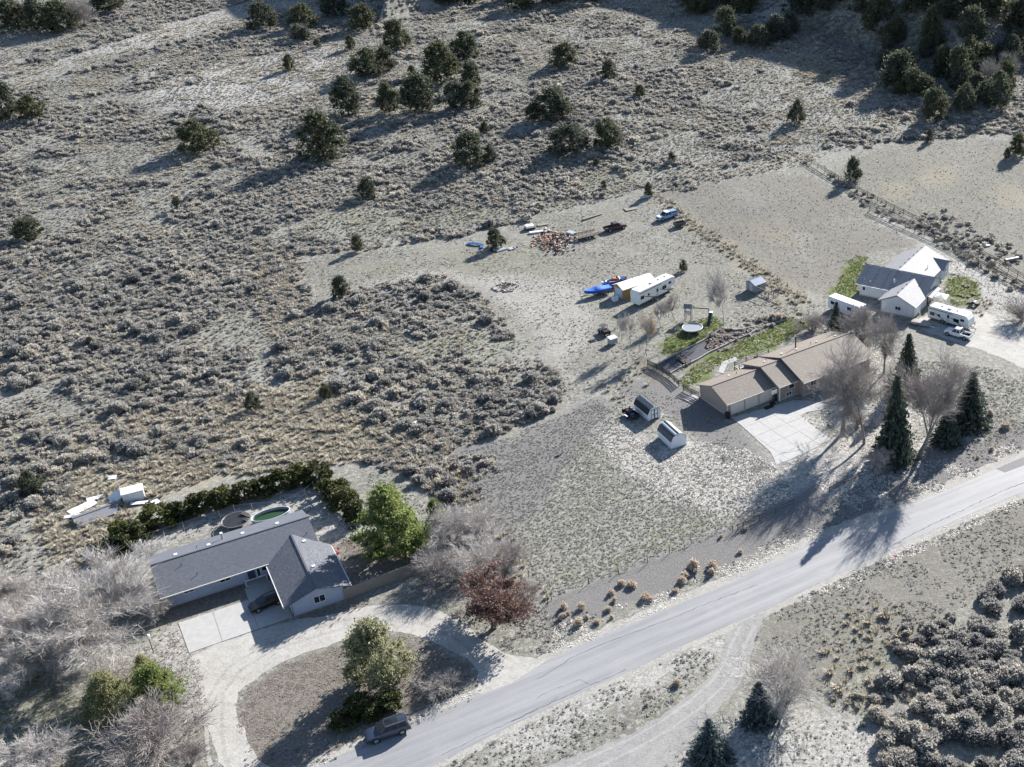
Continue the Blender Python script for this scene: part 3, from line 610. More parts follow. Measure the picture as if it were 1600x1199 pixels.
# hedge round the blue house's back yard
for i, (x, y, wp, hp) in enumerate([(182, 872, 56, 42), (205, 848, 54, 44), (190, 842, 34, 36), (250, 818, 54, 46), (288, 806, 46, 40), (318, 797, 44, 40), (350, 790, 44, 40), (382, 782, 42, 40), (412, 774, 42, 40), (440, 764, 42, 40), (468, 754, 36, 36), (500, 752, 46, 44), (522, 772, 46, 46), (540, 792, 44, 46), (558, 812, 40, 40)]):
    base = g(x, y); w, h = fit_tree(base, wp, hp)
    tree('hedge_shrub', 'dark olive evergreen shrub in the hedge behind the blue house', 'shrub', (x, y), w*1.12, min(h*.85, 3.4), HED[i % 4], L_HEDGE, TRK[i % 3], M_BARK, i*2.3, .95 if i == 2 else (i*29 % 100)/220, 'evergreen hedge behind the blue house')
tree('cedar_tree', 'tall bright green cedar beside the blue house, shading its roof', 'tree', (616, 862), 10.2, 10.8, PIN[0], L_CEDAR, TRK[0], M_BARK, .4, .35, None, 7)
tree('young_cedar', 'small green conifer just right of the tall cedar', 'tree', (682, 812), 3.2, 3.6, PIN[1], L_CEDAR, TRK[1], M_BARK, 1.4, .1, None)
tree('pine_tree', 'yellow-green pine standing on the island inside the curved gravel drive', 'tree', (592, 1066), 8.6, 9.4, PIN[1], L_PINE, TRK[1], M_BARKG, 2.2, .2, None, 6)
tree('pine_tree', 'dark green pine at the lower left beside the gravel drive', 'tree', (250, 1106), 6.2, 6.8, PIN[2], L_CEDAR, TRK[2], M_BARK, .9, .2, None)
tree('pine_tree', 'yellowish green pine at the lower left, left of the dark pine', 'tree', (176, 1112), 6.4, 5.8, PIN[0], L_PINE, TRK[0], M_BARK, 3.2, .9, None)
tree('pine_tree', 'slim sparse pine sapling by the lamp post near the drive', 'tree', (230, 1062), 3.0, 3.8, PIN[1], L_PINE, TRK[0], M_BARK, 4.2, .7, None)
for i, (x, y, w, h) in enumerate([(540, 1132, 3.8, 2.2), (574, 1120, 3.4, 2.3), (606, 1106, 4.2, 2.4), (560, 1108, 3.6, 2.2)]):
    tree('evergreen_shrub', 'low dark evergreen shrub under the pine by the parked grey car', 'shrub', (x, y), w, h, HED[i], L_HEDGE, TRK[i % 3], M_BARK, i*1.3, .1, 'low shrubs on the drive island')
for i, (x, y, w, h, mt, lb) in enumerate([(1110, 1188, 6.4, 6.4, L_BLUES, 'blue-grey spruce at the bottom edge beside the gravel lane, nearer of two'), (1186, 1126, 5.6, 6.2, L_BLUES, 'blue-grey spruce beside the gravel lane under the bare tree'),
        (1396, 718, 8.6, 16, L_SPRUCE, 'tall narrow dark spruce between the bare cottonwoods by the road'), (1416, 608, 7.2, 11.5, L_SPRUCE, 'dark pointed spruce below the white house and pickup'),
        (1514, 664, 9.0, 10.5, L_SPRUCE, 'dark broad spruce at the right end of the roadside tree row'), (1478, 692, 7.0, 7.0, L_SPRUCE, 'low dark spruce between cottonwood and the broad right spruce'),
        (1306, 522, 5.0, 7.2, L_SPRUCE, 'dark spruce in front of the white box trailer')]):
    tree('spruce_tree', lb, 'tree', (x, y), w, h, SPR[i % 4], mt, TRK[i % 3], M_BARK, i*1.1, (i*31 % 10)/12, None, w*.7)
# leafless trees
BARE = {}
def bare(kind, seed, **kw):
    if (kind, seed) not in BARE: BARE[(kind, seed)] = bare_mesh(kind, seed, **kw)
    return BARE[(kind, seed)]
def bare_tree(name, label, px, w, h, key, tm, wm, rz=0, tint=.3, group=None, kw={}, leafm=None, nl=0, leaf=.25, cat='tree', tmin=None):
    wood, twigs, tips, ext = bare(key[0], key[1], **kw); o = thing(name, label, cat, g(*px), rz, group, px)
    sx = w/(2*ext); a = link('trunk', wood, wm, o); c = link('crown', twigs, tm, o); c['tint'] = tint
    for q in (a, c): q.scale = (sx, sx, h)
    if nl:
        rg = np.random.default_rng(nl); T = tips*np.array([sx, sx, h]); T = T[rg.integers(0, len(T), nl)]+rg.normal(0, .28, (nl, 3)); V, Fq = leaves(T, leaf, rg, None, 1.4)
        lo = link('leaves', np_mesh('leaves', V, Fq, rg.uniform(0, 1, nl)), leafm, o); lo['tint'] = .2
    return o
COTT = dict(depth=6, fine=8000, fw=.0009, spread=.55, trunk_r=.026, low=.11, twig=.0014); LILAC = dict(trunks=9, depth=5, fine=7000, fw=.0016, flen=1.3, spread=.5, trunk_r=.03, low=.40, twig=.0026); BIG = dict(depth=6, fine=36000, fw=.0010, flen=1.0, spread=.62, trunk_r=.026, low=.17, twig=.0011); ASP = dict(depth=5, fine=6000, fw=.0016, spread=.42, trunk_r=.016, low=.22, twig=.0016)
bare_tree('cottonwood_tree', 'bare cottonwood with forked trunk beside the concrete driveway', (1317, 678), 16, 16.5, ('cott', 1), L_TWIG, M_BARKG, .5, .2, None, COTT)
bare_tree('cottonwood_tree', 'slimmer bare cottonwood just right of the driveway cottonwood', (1350, 694), 12, 14.5, ('cott', 2), L_TWIG, M_BARKG, 1.7, .4, None, COTT)
bare_tree('cottonwood_tree', 'tall bare cottonwood by the road between the dark spruces', (1436, 712), 12.5, 18, ('cott', 3), L_TWIG, M_BARKG, 3.3, .5, None, COTT)
bare_tree('cottonwood_tree', 'bare cottonwood below the white house gable, left of the spruce', (1381, 584), 10, 12.5, ('cott', 1), L_TWIG, M_BARKG, 4.0, .1, None, COTT)
bare_tree('bare_tree', 'bare spreading tree at the right end of the brown house', (1338, 542), 10, 8.5, ('lilac', 5), L_TWIG, M_BARKG, 1, .4, None, LILAC)
bare_tree('bare_tree', 'small bare tree by the rail fence in front of the cottonwoods', (1372, 758), 5.2, 6.5, ('asp', 1), L_TWIG, M_BARKG, 2, .6, None, ASP)
bare_tree('aspen_tree', 'bare white-barked aspen in the garden beside the trampoline', (1132, 514), 7.0, 12.5, ('asp', 2), L_TWIGP, M_BARKW, 1, .0, None, ASP)
bare_tree('aspen_tree', 'young white-stemmed tree with orange leaves by the small grey hutch', (1008, 553), 4.2, 8.6, ('asp', 3), L_TWIGP, M_BARKW, 3, .1, None, ASP, L_ORANGE, 260, .20)
bare_tree('aspen_tree', 'thin bare sapling in front of the long camper trailer', (983, 545), 3.2, 8.2, ('asp', 4), L_TWIGP, M_BARKW, 5, .1, None, ASP)
bare_tree('aspen_tree', 'bare sapling at the lawn corner right of the camper', (1054, 500), 3.6, 5.5, ('asp', 3), L_TWIG, M_BARKG, .3, .3, None, ASP)
bare_tree('aspen_tree', 'bare sapling between the camper and the play set', (1032, 512), 3.6, 6.0, ('asp', 4), L_TWIGP, M_BARKG, 2.3, .3, None, ASP)
bare_tree('bare_tree', 'large leafless tree with pale twigs left of the blue house', (138, 1022), 20, 10.5, ('big', 1), L_TWIGP, M_BARKG, .7, .3, None, BIG)
bare_tree('bare_tree', 'leafless tree with pale twigs at the lower left corner lawn', (78, 1048), 15, 10.5, ('big', 2), L_TWIGP, M_BARKG, 2.7, .4, None, BIG)
bare_tree('bare_tree', 'leafless pale tree between the hedge and the large left tree', (70, 990), 11, 7, ('big', 2), L_TWIGP, M_BARKG, 5.6, .25, None, BIG)
bare_tree('cottonwood_tree', 'bare cottonwood in front of the dark spruces, left of the tallest', (1398, 668), 8, 13.5, ('cott', 2), L_TWIG, M_BARKG, 3.6, .3, None, COTT)
bare_tree('bare_tree', 'leafless pale tree at the far left edge beside the hedge', (18, 985), 12, 8.5, ('big', 1), L_TWIGP, M_BARKG, 4.7, .5, None, BIG)
for i, (x, y, w, h, lb, tm, tn) in enumerate([(706, 848, 8, 5.6, 'grey leafless lilac beside the tall cedar', L_TWIGP, .35), (752, 842, 8, 5.2, 'pale leafless lilac at the corner of the open field', L_TWIGP, .5), (690, 904, 6.5, 4.6, 'dense leafless bush above the curved gravel drive', L_TWIG, .3), (742, 894, 7, 4.6, 'leafless bush just above the red-brown tree', L_TWIGP, .7), (792, 884, 6, 3.8, 'low leafless bush at the field fence right of the lilacs', L_TWIG, .6),
        (820, 935, 4.5, 2.6, 'low grey brush along the field fence by the road', L_TWIG, .8), (186, 1072, 7.0, 5.0, 'pale pinkish leafless bush above the yellowish pine', L_TWIGP, .8), (232, 1178, 10.0, 6.6, 'wide leafless bush at the bottom left beside the drive', L_TWIG, .6), (60, 1195, 8, 4.6, 'leafless bush at the bottom left corner', L_TWIGP, .3), (298, 1196, 3.6, 3.0, 'small leafless bush at the bottom edge by the drive', L_TWIG, .7),
        (1222, 1106, 9, 8.5, 'pinkish leafless tree behind the blue-grey spruce by the lane', L_TWIGP, .75), (1268, 518, 6.5, 3.6, 'reddish leafless bush on the lawn behind the brown house', L_TWIG, .8), (690, 1082, 4.5, 2.2, 'small grey leafless bush on the island near the road', L_TWIG, .2), (1340, 665, 3.0, 2.6, 'small bare shrub between the two driveway cottonwoods', L_TWIG, .4), (1602, 500, 8, 4.5, 'bare grey brush at the right edge beside the pale yard', L_TWIG, .5), (252, 962, 3.6, 3.2, 'pale leafless bush at the blue house front corner', L_TWIGP, .2)]):
    bare_tree('bare_bush', lb, (x, y), w, h, ('lilac', 11+i % 5), tm, M_BARKG, i*1.7, tn, None, LILAC, cat='bush')
bare_tree('red_leaf_tree', 'round tree with red-brown leaves beside the curved gravel drive', (772, 982), 11.5, 6.8, ('round', 1), L_TWIG, M_BARK, 1.2, .5, None, dict(depth=6, spread=.66, trunk_r=.035, low=.17, twig=.002, fine=4000, fw=.0012), L_RED, 13000, .21)
# hills: a few dead grey junipers among the green ones
for i, (x, y, wp, hp) in enumerate([(128, 42, 44, 44), (468, 60, 30, 24), (1385, 62, 34, 30), (1548, 140, 40, 50), (1576, 122, 36, 44), (1500, 100, 34, 40)]):
    base = g(x, y); w, h = fit_tree(base, wp, hp); bare_tree('dead_juniper', 'dead silvery juniper among the green junipers on the hillside', (x, y), w, h, ('lilac', 11+i % 5), L_TWIG, M_BARKG, i, .2, 'dead junipers on the hillside', LILAC)
# ------------------------------------------------------------------ buildings
M_GLASS = glass_mat('window_glass'); M_WHITE = mat('white_trim', (.74, .74, .72), .6, .06, 4); M_GUT = mat('gutter', (.62, .60, .57), .5, .08, 3)
M_DARK = mat('dark_metal', (.03, .03, .032), .55, .2, 4); M_BLACK = mat('black_plastic', (.018, .018, .02), .6, .2, 4); M_STEEL = mat('galvanised', (.42, .43, .44), .45, .12, 3, .6)
M_FOUND = mat('foundation', (.36, .34, .32), .9, .12, 3); M_WOODG = mat('weathered_wood', (.27, .235, .20), .85, .25, 5, 0, .1, .3, (1, 1, 8)); M_WOODD = mat('dark_wood', (.075, .06, .05), .85, .3, 5)
def siding(name, col):
    m, t, b = nodes(name); v = coords(t); w = N(t, 'ShaderNodeTexWave', Scale=2.2, Distortion=.0); w.wave_type = 'BANDS'; w.bands_direction = 'Z'; w.wave_profile = 'SAW'; t.links.new(v, w.inputs[0])
    n = noise(t, v, .7, 5); n2 = noise(t, v, 6, 4)
    c = mix(t, ramp(t, n, [(.35, 0), (.7, 1)]), tuple(x*.93 for x in col), tuple(x*1.05 for x in col)); c = mix(t, ramp(t, n2, [(.5, 0), (.8, .2)]), c, tuple(x*.75 for x in col))
    t.links.new(c, b.inputs['Base Color']); b.inputs['Roughness'].default_value = .65; b.inputs['Specular IOR Level'].default_value = .25; bump(t, b, w.outputs[1], .35, .03); return m
def win(par, c, w, h, face, n=2, name='window', depth=.05, fm=None):
    """framed window on a wall; face: 'y-','y+','x-','x+'; c = centre on the wall surface"""
    ax = 'x' if face[0] == 'y' else 'y'; sg = -1 if face[1] == '-' else 1; fw = .07; mb = MB(); gl = []
    def bar(a0, a1, z0, z1, d0, d1, m_):
        lo, hi = sorted((sg*d0, sg*d1))
        if ax == 'x': m_.b2(c[0]+a0, c[0]+a1, c[1]+lo, c[1]+hi, c[2]+z0, c[2]+z1)
        else: m_.b2(c[0]+lo, c[0]+hi, c[1]+a0, c[1]+a1, c[2]+z0, c[2]+z1)
    bar(-w/2, w/2, h/2-fw, h/2, .001, depth, mb); bar(-w/2, w/2, -h/2, -h/2+fw, .001, depth+.02, mb); bar(-w/2, -w/2+fw, -h/2+fw, h/2-fw, .001, depth, mb); bar(w/2-fw, w/2, -h/2+fw, h/2-fw, .001, depth, mb)
    for k in range(1, n): q = -w/2+w*k/n; bar(q-.03, q+.03, -h/2+fw, h/2-fw, .001, depth-.005, mb)
    f = mb.build(name, fm or M_WHITE, par)
    for k in range(n):
        p = MB(); bar(-w/2+w*k/n+.032 if k else -w/2+fw+.002, -w/2+w*(k+1)/n-.032 if k < n-1 else w/2-fw-.002, -h/2+fw+.002, h/2-fw-.002, .003, .02, p); p.build('pane', M_GLASS, f)
    return f
def vent(par, p, m=None, r=.16, h=.28): return MB().b2(p[0]-r, p[0]+r, p[1]-r, p[1]+r, p[2]-.12, p[2]+h*.35).b2(p[0]-r*1.35, p[0]+r*1.35, p[1]-r*1.35, p[1]+r*1.35, p[2]+h*.4, p[2]+h*.55).build('roof_vent', m or M_WHITE, par)
def pipe(par, p, h, r=.06, m=None, name='vent_pipe'): return MB().cyl((p[0], p[1], p[2]-.15), (p[0], p[1], p[2]+h), r, r, 8).build(name, m or M_STEEL, par)
def up(fr, ang, name, label, cat, px=None):
    return thing(name, label, cat, fr[0], math.radians(ang), None, px)
# --- blue-grey ranch house
R_BLUE = shingle_mat('slate_shingles', (.125, .135, .16), 'y'); R_BLUEX = shingle_mat('slate_shingles_wing', (.115, .122, .142), 'x', .4)
W_BLUE = siding('blue_grey_siding', (.36, .40, .50))
H = up(FL, 33.1, 'ranch_house', 'blue-grey L-shaped ranch house with dark shingle roof at lower left', 'house', (380, 880))
MB().ext([(0, 0), (0, 2.45), (4.5, 4.1), (9.0, 2.45), (9.0, 0)], 0, 18.8).ext([(13.4, 0), (13.4, 2.3), (16.7, 3.3), (20.05, 2.3), (20.05, 0)], -11, .6, 'y').build('wall', W_BLUE, H)
MB().b2(-.04, 18.84, -.04, 9.04, -.3, .18).b2(13.36, 20.09, -11.04, .5, -.3, .18).build('foundation', M_FOUND, H)
def zmain(y): return 2.5+(y+.95)*(2.0/5.45) if y < 4.5 else 2.5+(9.95-y)*(2.0/5.45)
rf = MB().chevron(-.95, 19.65, -.95, 9.95, 2.5, 4.5, .16).build('main_roof', R_BLUE, H)
MB().b2(-.97, 19.67, 4.38, 4.62, 4.47, 4.54).build('ridge_cap', mat('ridge_slate', (.10, .105, .12), .8), rf)
wr = MB(); zr = 3.78; zb = 2.4
for s, x in ((-1, 12.4), (1, 21.0)):
    wr.add([(16.7, -11.75, zr), (16.7, 2.6, zr), (x, -.9, zb), (x, -11.75, zb), (16.7, -11.75, zr-.15), (16.7, 2.6, zr-.15), (x, -.9, zb-.15), (x, -11.75, zb-.15)], [(0, 1, 2, 3), (4, 7, 6, 5), (0, 3, 7, 4), (3, 2, 6, 7), (1, 5, 6, 2)])
wo = wr.build('wing_roof', R_BLUEX, H); MB().b2(16.58, 16.82, -11.78, 2.5, zr-.03, zr+.04).build('ridge_cap', MATS['ridge_slate'], wo)
MB().b2(-.97, 12.9, -1.06, -.955, 2.38, 2.5).build('gutter', M_GUT, H); MB().b2(12.29, 12.395, -11.75, -1.3, 2.28, 2.41).build('gutter', M_GUT, H)
MB().b2(21.005, 21.11, -11.75, -1.2, 2.28, 2.41).build('gutter', M_GUT, H)
for x in (2.1, 8.0): pass
win(H, (2.55, 0, 1.75), 1.35, .75, 'y-'); win(H, (7.1, 0, 1.7), 1.45, .85, 'y-'); win(H, (12.6, 0, 1.55), 1.75, 1.1, 'y-', 2)
win(H, (16.9, -11, 1.45), 1.5, 1.15, 'y-'); win(H, (4, 9.0, 1.5), 1.5, 1.0, 'y+'); win(H, (14, 9.0, 1.5), 1.5, 1.0, 'y+'); win(H, (18.8, 5, 1.5), 1.3, 1.0, 'x+')
d = MB().b2(9.9, 10.85, -.06, -.004, .05, 2.1).build('door', mat('navy_door', (.05, .06, .10), .5), H); MB().b2(10.72, 10.78, -.12, -.06, 1.0, 1.1).build('handle', M_STEEL, d)
win(H, (11.3, 0, 1.2), .5, 1.7, 'y-', 1); MB().b2(9.2, 12.2, -1.25, -.05, .02, .2).build('porch_step', M_CONC, H)
MB().b2(9.3, 9.42, -1.2, -.04, 1.0, 1.08).b2(9.3, 9.38, -1.2, -1.12, .2, 1.05).b2(9.42, 12.1, -1.2, -1.13, 1.0, 1.08).b2(12.02, 12.1, -1.2, -1.12, .2, 1.0).build('porch_rail', M_WHITE, H)
MB().b2(13.33, 13.397, -10.2, -5.2, .05, 2.15).build('garage_door', mat('garage_white', (.6, .6, .6), .6), H)
MB().b2(13.34, 13.46, -11.06, -10.94, .1, 2.2).build('corner_trim', mat('blue_trim', (.16, .18, .23), .6), H); MB().b2(13.5, 13.66, -10.5, -10.3, 0, .01).build('hose_bib', M_STEEL, H)
for p in ((2.3, 5.9), (6.5, 5.6), (11.0, 6.3), (15.6, 5.9)): vent(H, (p[0], p[1], zmain(p[1])))
for p in ((17.9, .3, 3.42), (17.6, -6.4, 3.5)): vent(H, p)
pipe(H, (8.4, 6.9, zmain(6.9)), .9, .13, M_STEEL, 'chimney_flue'); MB().cyl((8.4, 6.9, zmain(6.9)+.9), (8.4, 6.9, zmain(6.9)+1.05), .2, .2, 10).build('flue_cap', M_WHITE, H)
for p in ((4.1, .9), (18.6, 1.8), (2.6, 3.0), (5.0, 6.3)): pipe(H, (p[0], p[1], zmain(p[1])), .35, .045, M_DARK)
# --- brown split-level house
R_BRN = shingle_mat('brown_shingles', (.215, .182, .152), 'y', .3); W_BRN = siding('tan_brown_siding', (.30, .245, .215)); M_TANT = mat('cream_trim', (.60, .55, .49), .6, .06, 4)
B = up(FB, 38.0, 'split_level_house', 'long tan-brown split-level house with three-door garage and brown roof', 'house', (1200, 590))
MB().ext([(0, 0), (0, 2.55), (4.2, 4.05), (8.4, 2.55), (8.4, 0)], 0, 10.2).build('garage_wall', W_BRN, B)
MB().ext([(-1.3, 0), (-1.3, 3.0), (3.7, 4.6), (9.2, 3.0), (9.2, 0)], 10.203, 14.6).build('middle_wall', W_BRN, B)
MB().ext([(-2.6, 0), (-2.6, 3.2), (3.5, 5.1), (9.2, 3.2), (9.2, 0)], 14.603, 30.4).build('main_wall', W_BRN, B)
MB().b2(-.03, 10.2, -.03, 8.43, -.3, .35).b2(10.21, 14.6, -1.33, 9.23, -.3, .35).b2(14.61, 30.43, -2.63, 9.23, -.3, .35).build('foundation', M_FOUND, B)
MB().chevron(-.45, 10.35, -.45, 8.85, 2.62, 4.35, .16).build('garage_roof', R_BRN, B)
MB().chevron(9.85, 14.75, -1.75, 9.7, 3.05, 4.95, .16, 'x', 3.7).build('middle_roof', R_BRN, B)
MB().chevron(14.2, 31.1, -3.3, 9.75, 3.15, 5.45, .16, 'x', 3.4).build('main_roof', R_BRN, B)
for a0, a1, y, z in ((-.47, 10.3, 4.2, 4.35), (9.84, 14.2, 3.7, 4.95), (14.19, 31.12, 3.4, 5.45)): MB().b2(a0, a1, y-.13, y+.13, z-.03, z+.045).build('ridge_cap', mat('ridge_brown', (.20, .165, .145), .8), B)
for a0, a1, y, z in ((-.47, 10.2, -.45, 2.6), (9.83, 14.2, -1.75, 3.03), (14.18, 31.12, -3.3, 3.13)): MB().b2(a0, a1, y-.11, y-.004, z-.14, z).build('gutter', M_TANT, B)
for k in range(3):
    x0 = .75+k*3.1; d = MB().b2(x0, x0+2.6, -.07, -.004, .05, 2.2).build('garage_door', mat('tan_door', (.62, .55, .49), .6, .06), B)
    for j in range(4): MB().b2(x0+.05, x0+2.55, -.095, -.072, .10+j*.53, .57+j*.53).build('panel', MATS['tan_door'], d)
    MB().b2(x0-.14, x0-.002, -.1, -.003, .0, 2.33).b2(x0+2.602, x0+2.74, -.1, -.003, .0, 2.33).b2(x0, x0+2.6, -.1, -.003, 2.202, 2.33).build('door_trim', M_TANT, B)
MB().b2(-.07, .07, -.12, .0, .0, 2.5).b2(10.13, 10.27, -1.42, -1.3, 0, 2.95).build('corner_trim', M_TANT, B); MB().cyl((10.3, -1.45, .15), (10.3, -1.45, 2.9), .06, .06, 6).build('downspout', M_WHITE, B)
win(B, (13.0, -1.3, 2.2), 1.3, 1.05, 'y-', 1); win(B, (12.4, -1.3, .85), 1.3, .75, 'y-', 2); win(B, (17.0, -2.6, 2.1), 1.5, 1.1, 'y-'); win(B, (21.5, -2.6, 2.1), 2.2, 1.2, 'y-', 3); win(B, (26.5, -2.6, 2.1), 1.5, 1.1, 'y-')
win(B, (18, 9.2, 2.0), 1.8, 1.2, 'y+'); win(B, (25, 9.2, 2.0), 1.4, 1.0, 'y+'); win(B, (30.4, 4, 2.2), 1.4, 1.1, 'x+')
d = MB().b2(9.55, 10.1, -.9, -.85, .05, 2.0).build('door', M_DARK, B)
pipe(B, (20.2, 6.6, 4.35), 2.1, .13, M_DARK, 'chimney_flue'); MB().cyl((20.2, 6.6, 6.45), (20.2, 6.6, 6.6), .2, .2, 8).build('flue_cap', M_DARK, B)
for p in ((5.1, 6.6, 3.45), (12.2, 5.5, 4.4), (16.0, 5.4, 4.85), (19.0, 4.9, 5.0), (24, 5.2, 4.9), (28, 4.6, 5.1)): vent(B, p, M_TANT, .13)
for p in ((6.3, 6.0, 3.7), (13.1, 6.3, 4.1), (22.5, 5, 5.0)): pipe(B, p, .45, .05, M_DARK)
# --- white house with grey roofs
R_GRY = shingle_mat('grey_shingles', (.25, .25, .265), 'y', .22); R_GRYX = shingle_mat('grey_shingles_wing', (.25, .25, .265), 'x', .22); W_WHT = siding('white_siding', (.60, .61, .63))
Hw = up(FW, -27.5, 'white_house', 'white house with grey cross-gabled roofs at right, behind the trailers', 'house', (1410, 450))
MB().ext([(0, 0), (0, 2.6), (3.5, 4.2), (7.1, 2.6), (7.1, 0)], .1, 9.0, 'y').build('front_wing_wall', W_WHT, Hw)
MB().ext([(5.6, 0), (5.6, 2.6), (10.6, 4.9), (15.4, 2.6), (15.4, 0)], -7.3, 6.9).build('main_wall', W_WHT, Hw)
MB().ext([(-5.4, 0), (-5.4, 2.6), (-.5, 4.9), (4.8, 2.6), (4.8, 0)], 12, 25.0, 'y').ext([(20.6, 0), (20.6, 2.6), (22.8, 3.3), (25, 2.6), (25, 0)], -.5, 5.4).build('rear_wing_wall', W_WHT, Hw)
MB().b2(-.03, 7.13, .07, 5.5, -.3, .25).b2(-7.33, 6.93, 5.57, 15.43, -.3, .25).b2(-5.43, 4.83, 15.5, 25.03, -.3, .25).build('foundation', M_FOUND, Hw)
MB().chevron(-8.1, 7.7, 5.05, 15.9, 2.68, 5.2, .15, 'x', 10.5).build('main_roof', R_GRY, Hw)
MB().chevron(-.35, 9.3, -.55, 7.65, 2.7, 4.6, .15, 'y', 3.5).build('front_wing_roof', R_GRYX, Hw)
MB().chevron(10.3, 25.6, -6.05, 5.35, 2.7, 5.3, .15, 'y', -.5).build('rear_wing_roof', R_GRYX, Hw)
MB().chevron(1.8, 6.0, 20.1, 25.5, 2.695, 4.05, .14, 'x', 22.8).build('side_gable_roof', R_GRY, Hw)
MB().add([(7.05, 6.6, 2.45), (7.05, 12.2, 2.45), (8.5, 12.2, 2.15), (8.5, 6.6, 2.15), (7.05, 6.6, 2.33), (7.05, 12.2, 2.33), (8.5, 12.2, 2.03), (8.5, 6.6, 2.03)], [(0, 1, 2, 3), (4, 7, 6, 5), (0, 3, 7, 4), (1, 5, 6, 2), (2, 6, 7, 3), (0, 4, 5, 1)]).build('porch_roof', R_GRYX, Hw)
for y in (6.8, 9.4, 12): MB().b2(8.3, 8.42, y-.06, y+.06, 0, 2.08).build('porch_post', M_WHITE, Hw)
for k in range(6): vent(Hw, (-.9, 12.4+k*2.4, 5.08), M_DARK, .14)
for k in range(3): vent(Hw, (3.15, 1.3+k*2.3, 4.42), M_DARK, .13)
for k in range(6): vent(Hw, (-7.0+k*2.45, 10.0, 4.93), M_DARK, .12)
pipe(Hw, (-.2, 7.2, 3.5), 1.0, .11, M_WHITE, 'chimney_flue'); pipe(Hw, (3.2, 17.6, 3.7), .7, .09, M_WHITE); pipe(Hw, (-6.7, 6.6, 3.3), .2, .08, M_WHITE); pipe(Hw, (-5.2, 6.3, 3.2), .2, .08, M_WHITE)
win(Hw, (3.7, .1, 1.55), 1.3, .85, 'y-', 2); win(Hw, (-6.3, 5.6, 1.7), .7, .9, 'y-', 1); win(Hw, (4.8, 18.2, 1.6), 1.4, 1.1, 'x+'); win(Hw, (6.9, 13.8, 1.5), 1.2, 1.0, 'x+'); win(Hw, (5.4, 22.8, 1.6), 1.2, 1.0, 'x+')
MB().b2(7.103, 7.16, 1.2, 3.9, .05, 2.1).build('garage_door', M_WHITE, Hw); MB().b2(7.1, 7.17, 7.4, 8.4, .05, 2.1).build('door', M_DARK, Hw)
MB().b2(-.06, .06, .02, .14, 0, 2.55).b2(7.04, 7.16, .02, .14, 0, 2.55).build('corner_trim', mat('grey_trim', (.35, .36, .38), .6), Hw)
MB().b2(7.66, 7.76, -.5, 4.8, 2.6, 2.72).build('gutter', M_WHITE, Hw); MB().b2(-8.1, -.4, 4.95, 5.045, 2.56, 2.68).build('gutter', M_WHITE, Hw)

# --- outbuildings
def gambrel(w, z0, z1, z2, br): return [(0, z0), (br, z1), (w/2, z2), (w-br, z1), (w, z0)]
M_SHED = siding('shed_white', (.66, .68, .72)); M_SHINGD = shingle_mat('charcoal_shingles', (.10, .10, .105), 'x', .3); M_SHINGB = mat('black_roofing', (.03, .03, .033), .75, .3, 6)
FS2 = frame((1049, 703), 33.5)
s2 = up(FS2, 33.5, 'garden_shed', 'white barn-roofed shed with grey shingles, nearer of the two white sheds', 'shed', (1049, 685))
w = 2.9; pr_ = [(0, .1), (0, 1.45), (.42, 2.2), (1.0, 2.6), (1.45, 2.7), (1.9, 2.6), (w-.42, 2.2), (w, 1.45), (w, .1)]
MB().ext(pr_, 0, 4.7, 'y').build('wall', M_SHED, s2)
def shell(pr, a0, a1, th, axis='y'):
    mb = MB()
    for (p0, z0), (p1, z1) in zip(pr, pr[1:]):
        n_ = Vector((-(z1-z0), 0, (p1-p0))).normalized()*th
        q = [(p0, z0), (p1, z1), (p1+n_.x, z1+n_.z), (p0+n_.x, z0+n_.z)]
        mb.ext(q, a0, a1, axis)
    return mb
shell([(.0, 1.4), (.42, 2.2), (1.45, 2.7), (w-.42, 2.2), (w, 1.4)], -.04, 4.74, .07).build('roof', M_SHINGD, s2)
MB().b2(.1, w-.1, .1, 4.6, -.1, .1).build('skid', M_WOODD, s2); MB().b2(1.25, 1.65, -.04, -.002, 2.28, 2.36).build('gable_vent', mat('grey_vent', (.3, .3, .32), .6), s2)
MB().b2(.8, 2.1, 4.705, 4.76, .15, 1.9).build('door', M_WHITE, s2)
FS1 = frame((1013, 659), 36)
s1 = up(FS1, 36, 'garden_shed', 'white shed with black trim double doors and black roof side', 'shed', (1000, 640))
w = 2.5
MB().ext([(0, .1), (0, 1.35), (.5, 2.2), (w/2, 2.55), (w-.5, 2.2), (w, 1.35), (w, .1)], 0, 4.8, 'y').build('wall', M_SHED, s1)
shell([(-.06, 1.25), (.5, 2.2)], -.05, 4.85, .06).build('roof_side', M_SHINGB, s1); shell([(w-.5, 2.2), (w+.06, 1.25)], -.05, 4.85, .06).build('roof_side', M_SHINGB, s1)
tp = shell([(.48, 2.2), (w/2, 2.57), (w-.48, 2.2)], -.06, 4.86, .06).build('roof_top', mat('sunlit_black_roof', (.34, .34, .35), .55, .1, 2), s1)  # sunlight on the black roof's upper slopes is put into this grey
for k in range(5): x = .55+k*.35; z = 2.27+.36*(1-abs(x-w/2)/.77)+.07; MB().b2(x-.03, x+.03, -.05, 4.85, z-.06, z+.02).build('roof_batten', M_DARK, tp)
for x0 in (.62, 1.27):
    d = MB().b2(x0, x0+.61, -.05, -.003, .15, 2.02).build('door', M_WHITE, s1)
    MB().b2(x0, x0+.07, -.085, -.052, .15, 2.02).b2(x0+.54, x0+.61, -.085, -.052, .15, 2.02).b2(x0+.07, x0+.54, -.085, -.052, .15, .23).b2(x0+.07, x0+.54, -.085, -.052, 1.94, 2.02).b2(x0+.07, x0+.54, -.085, -.052, 1.0, 1.08).build('black_trim', M_BLACK, d)
FG = frame((974.5, 468.8), 41.5)
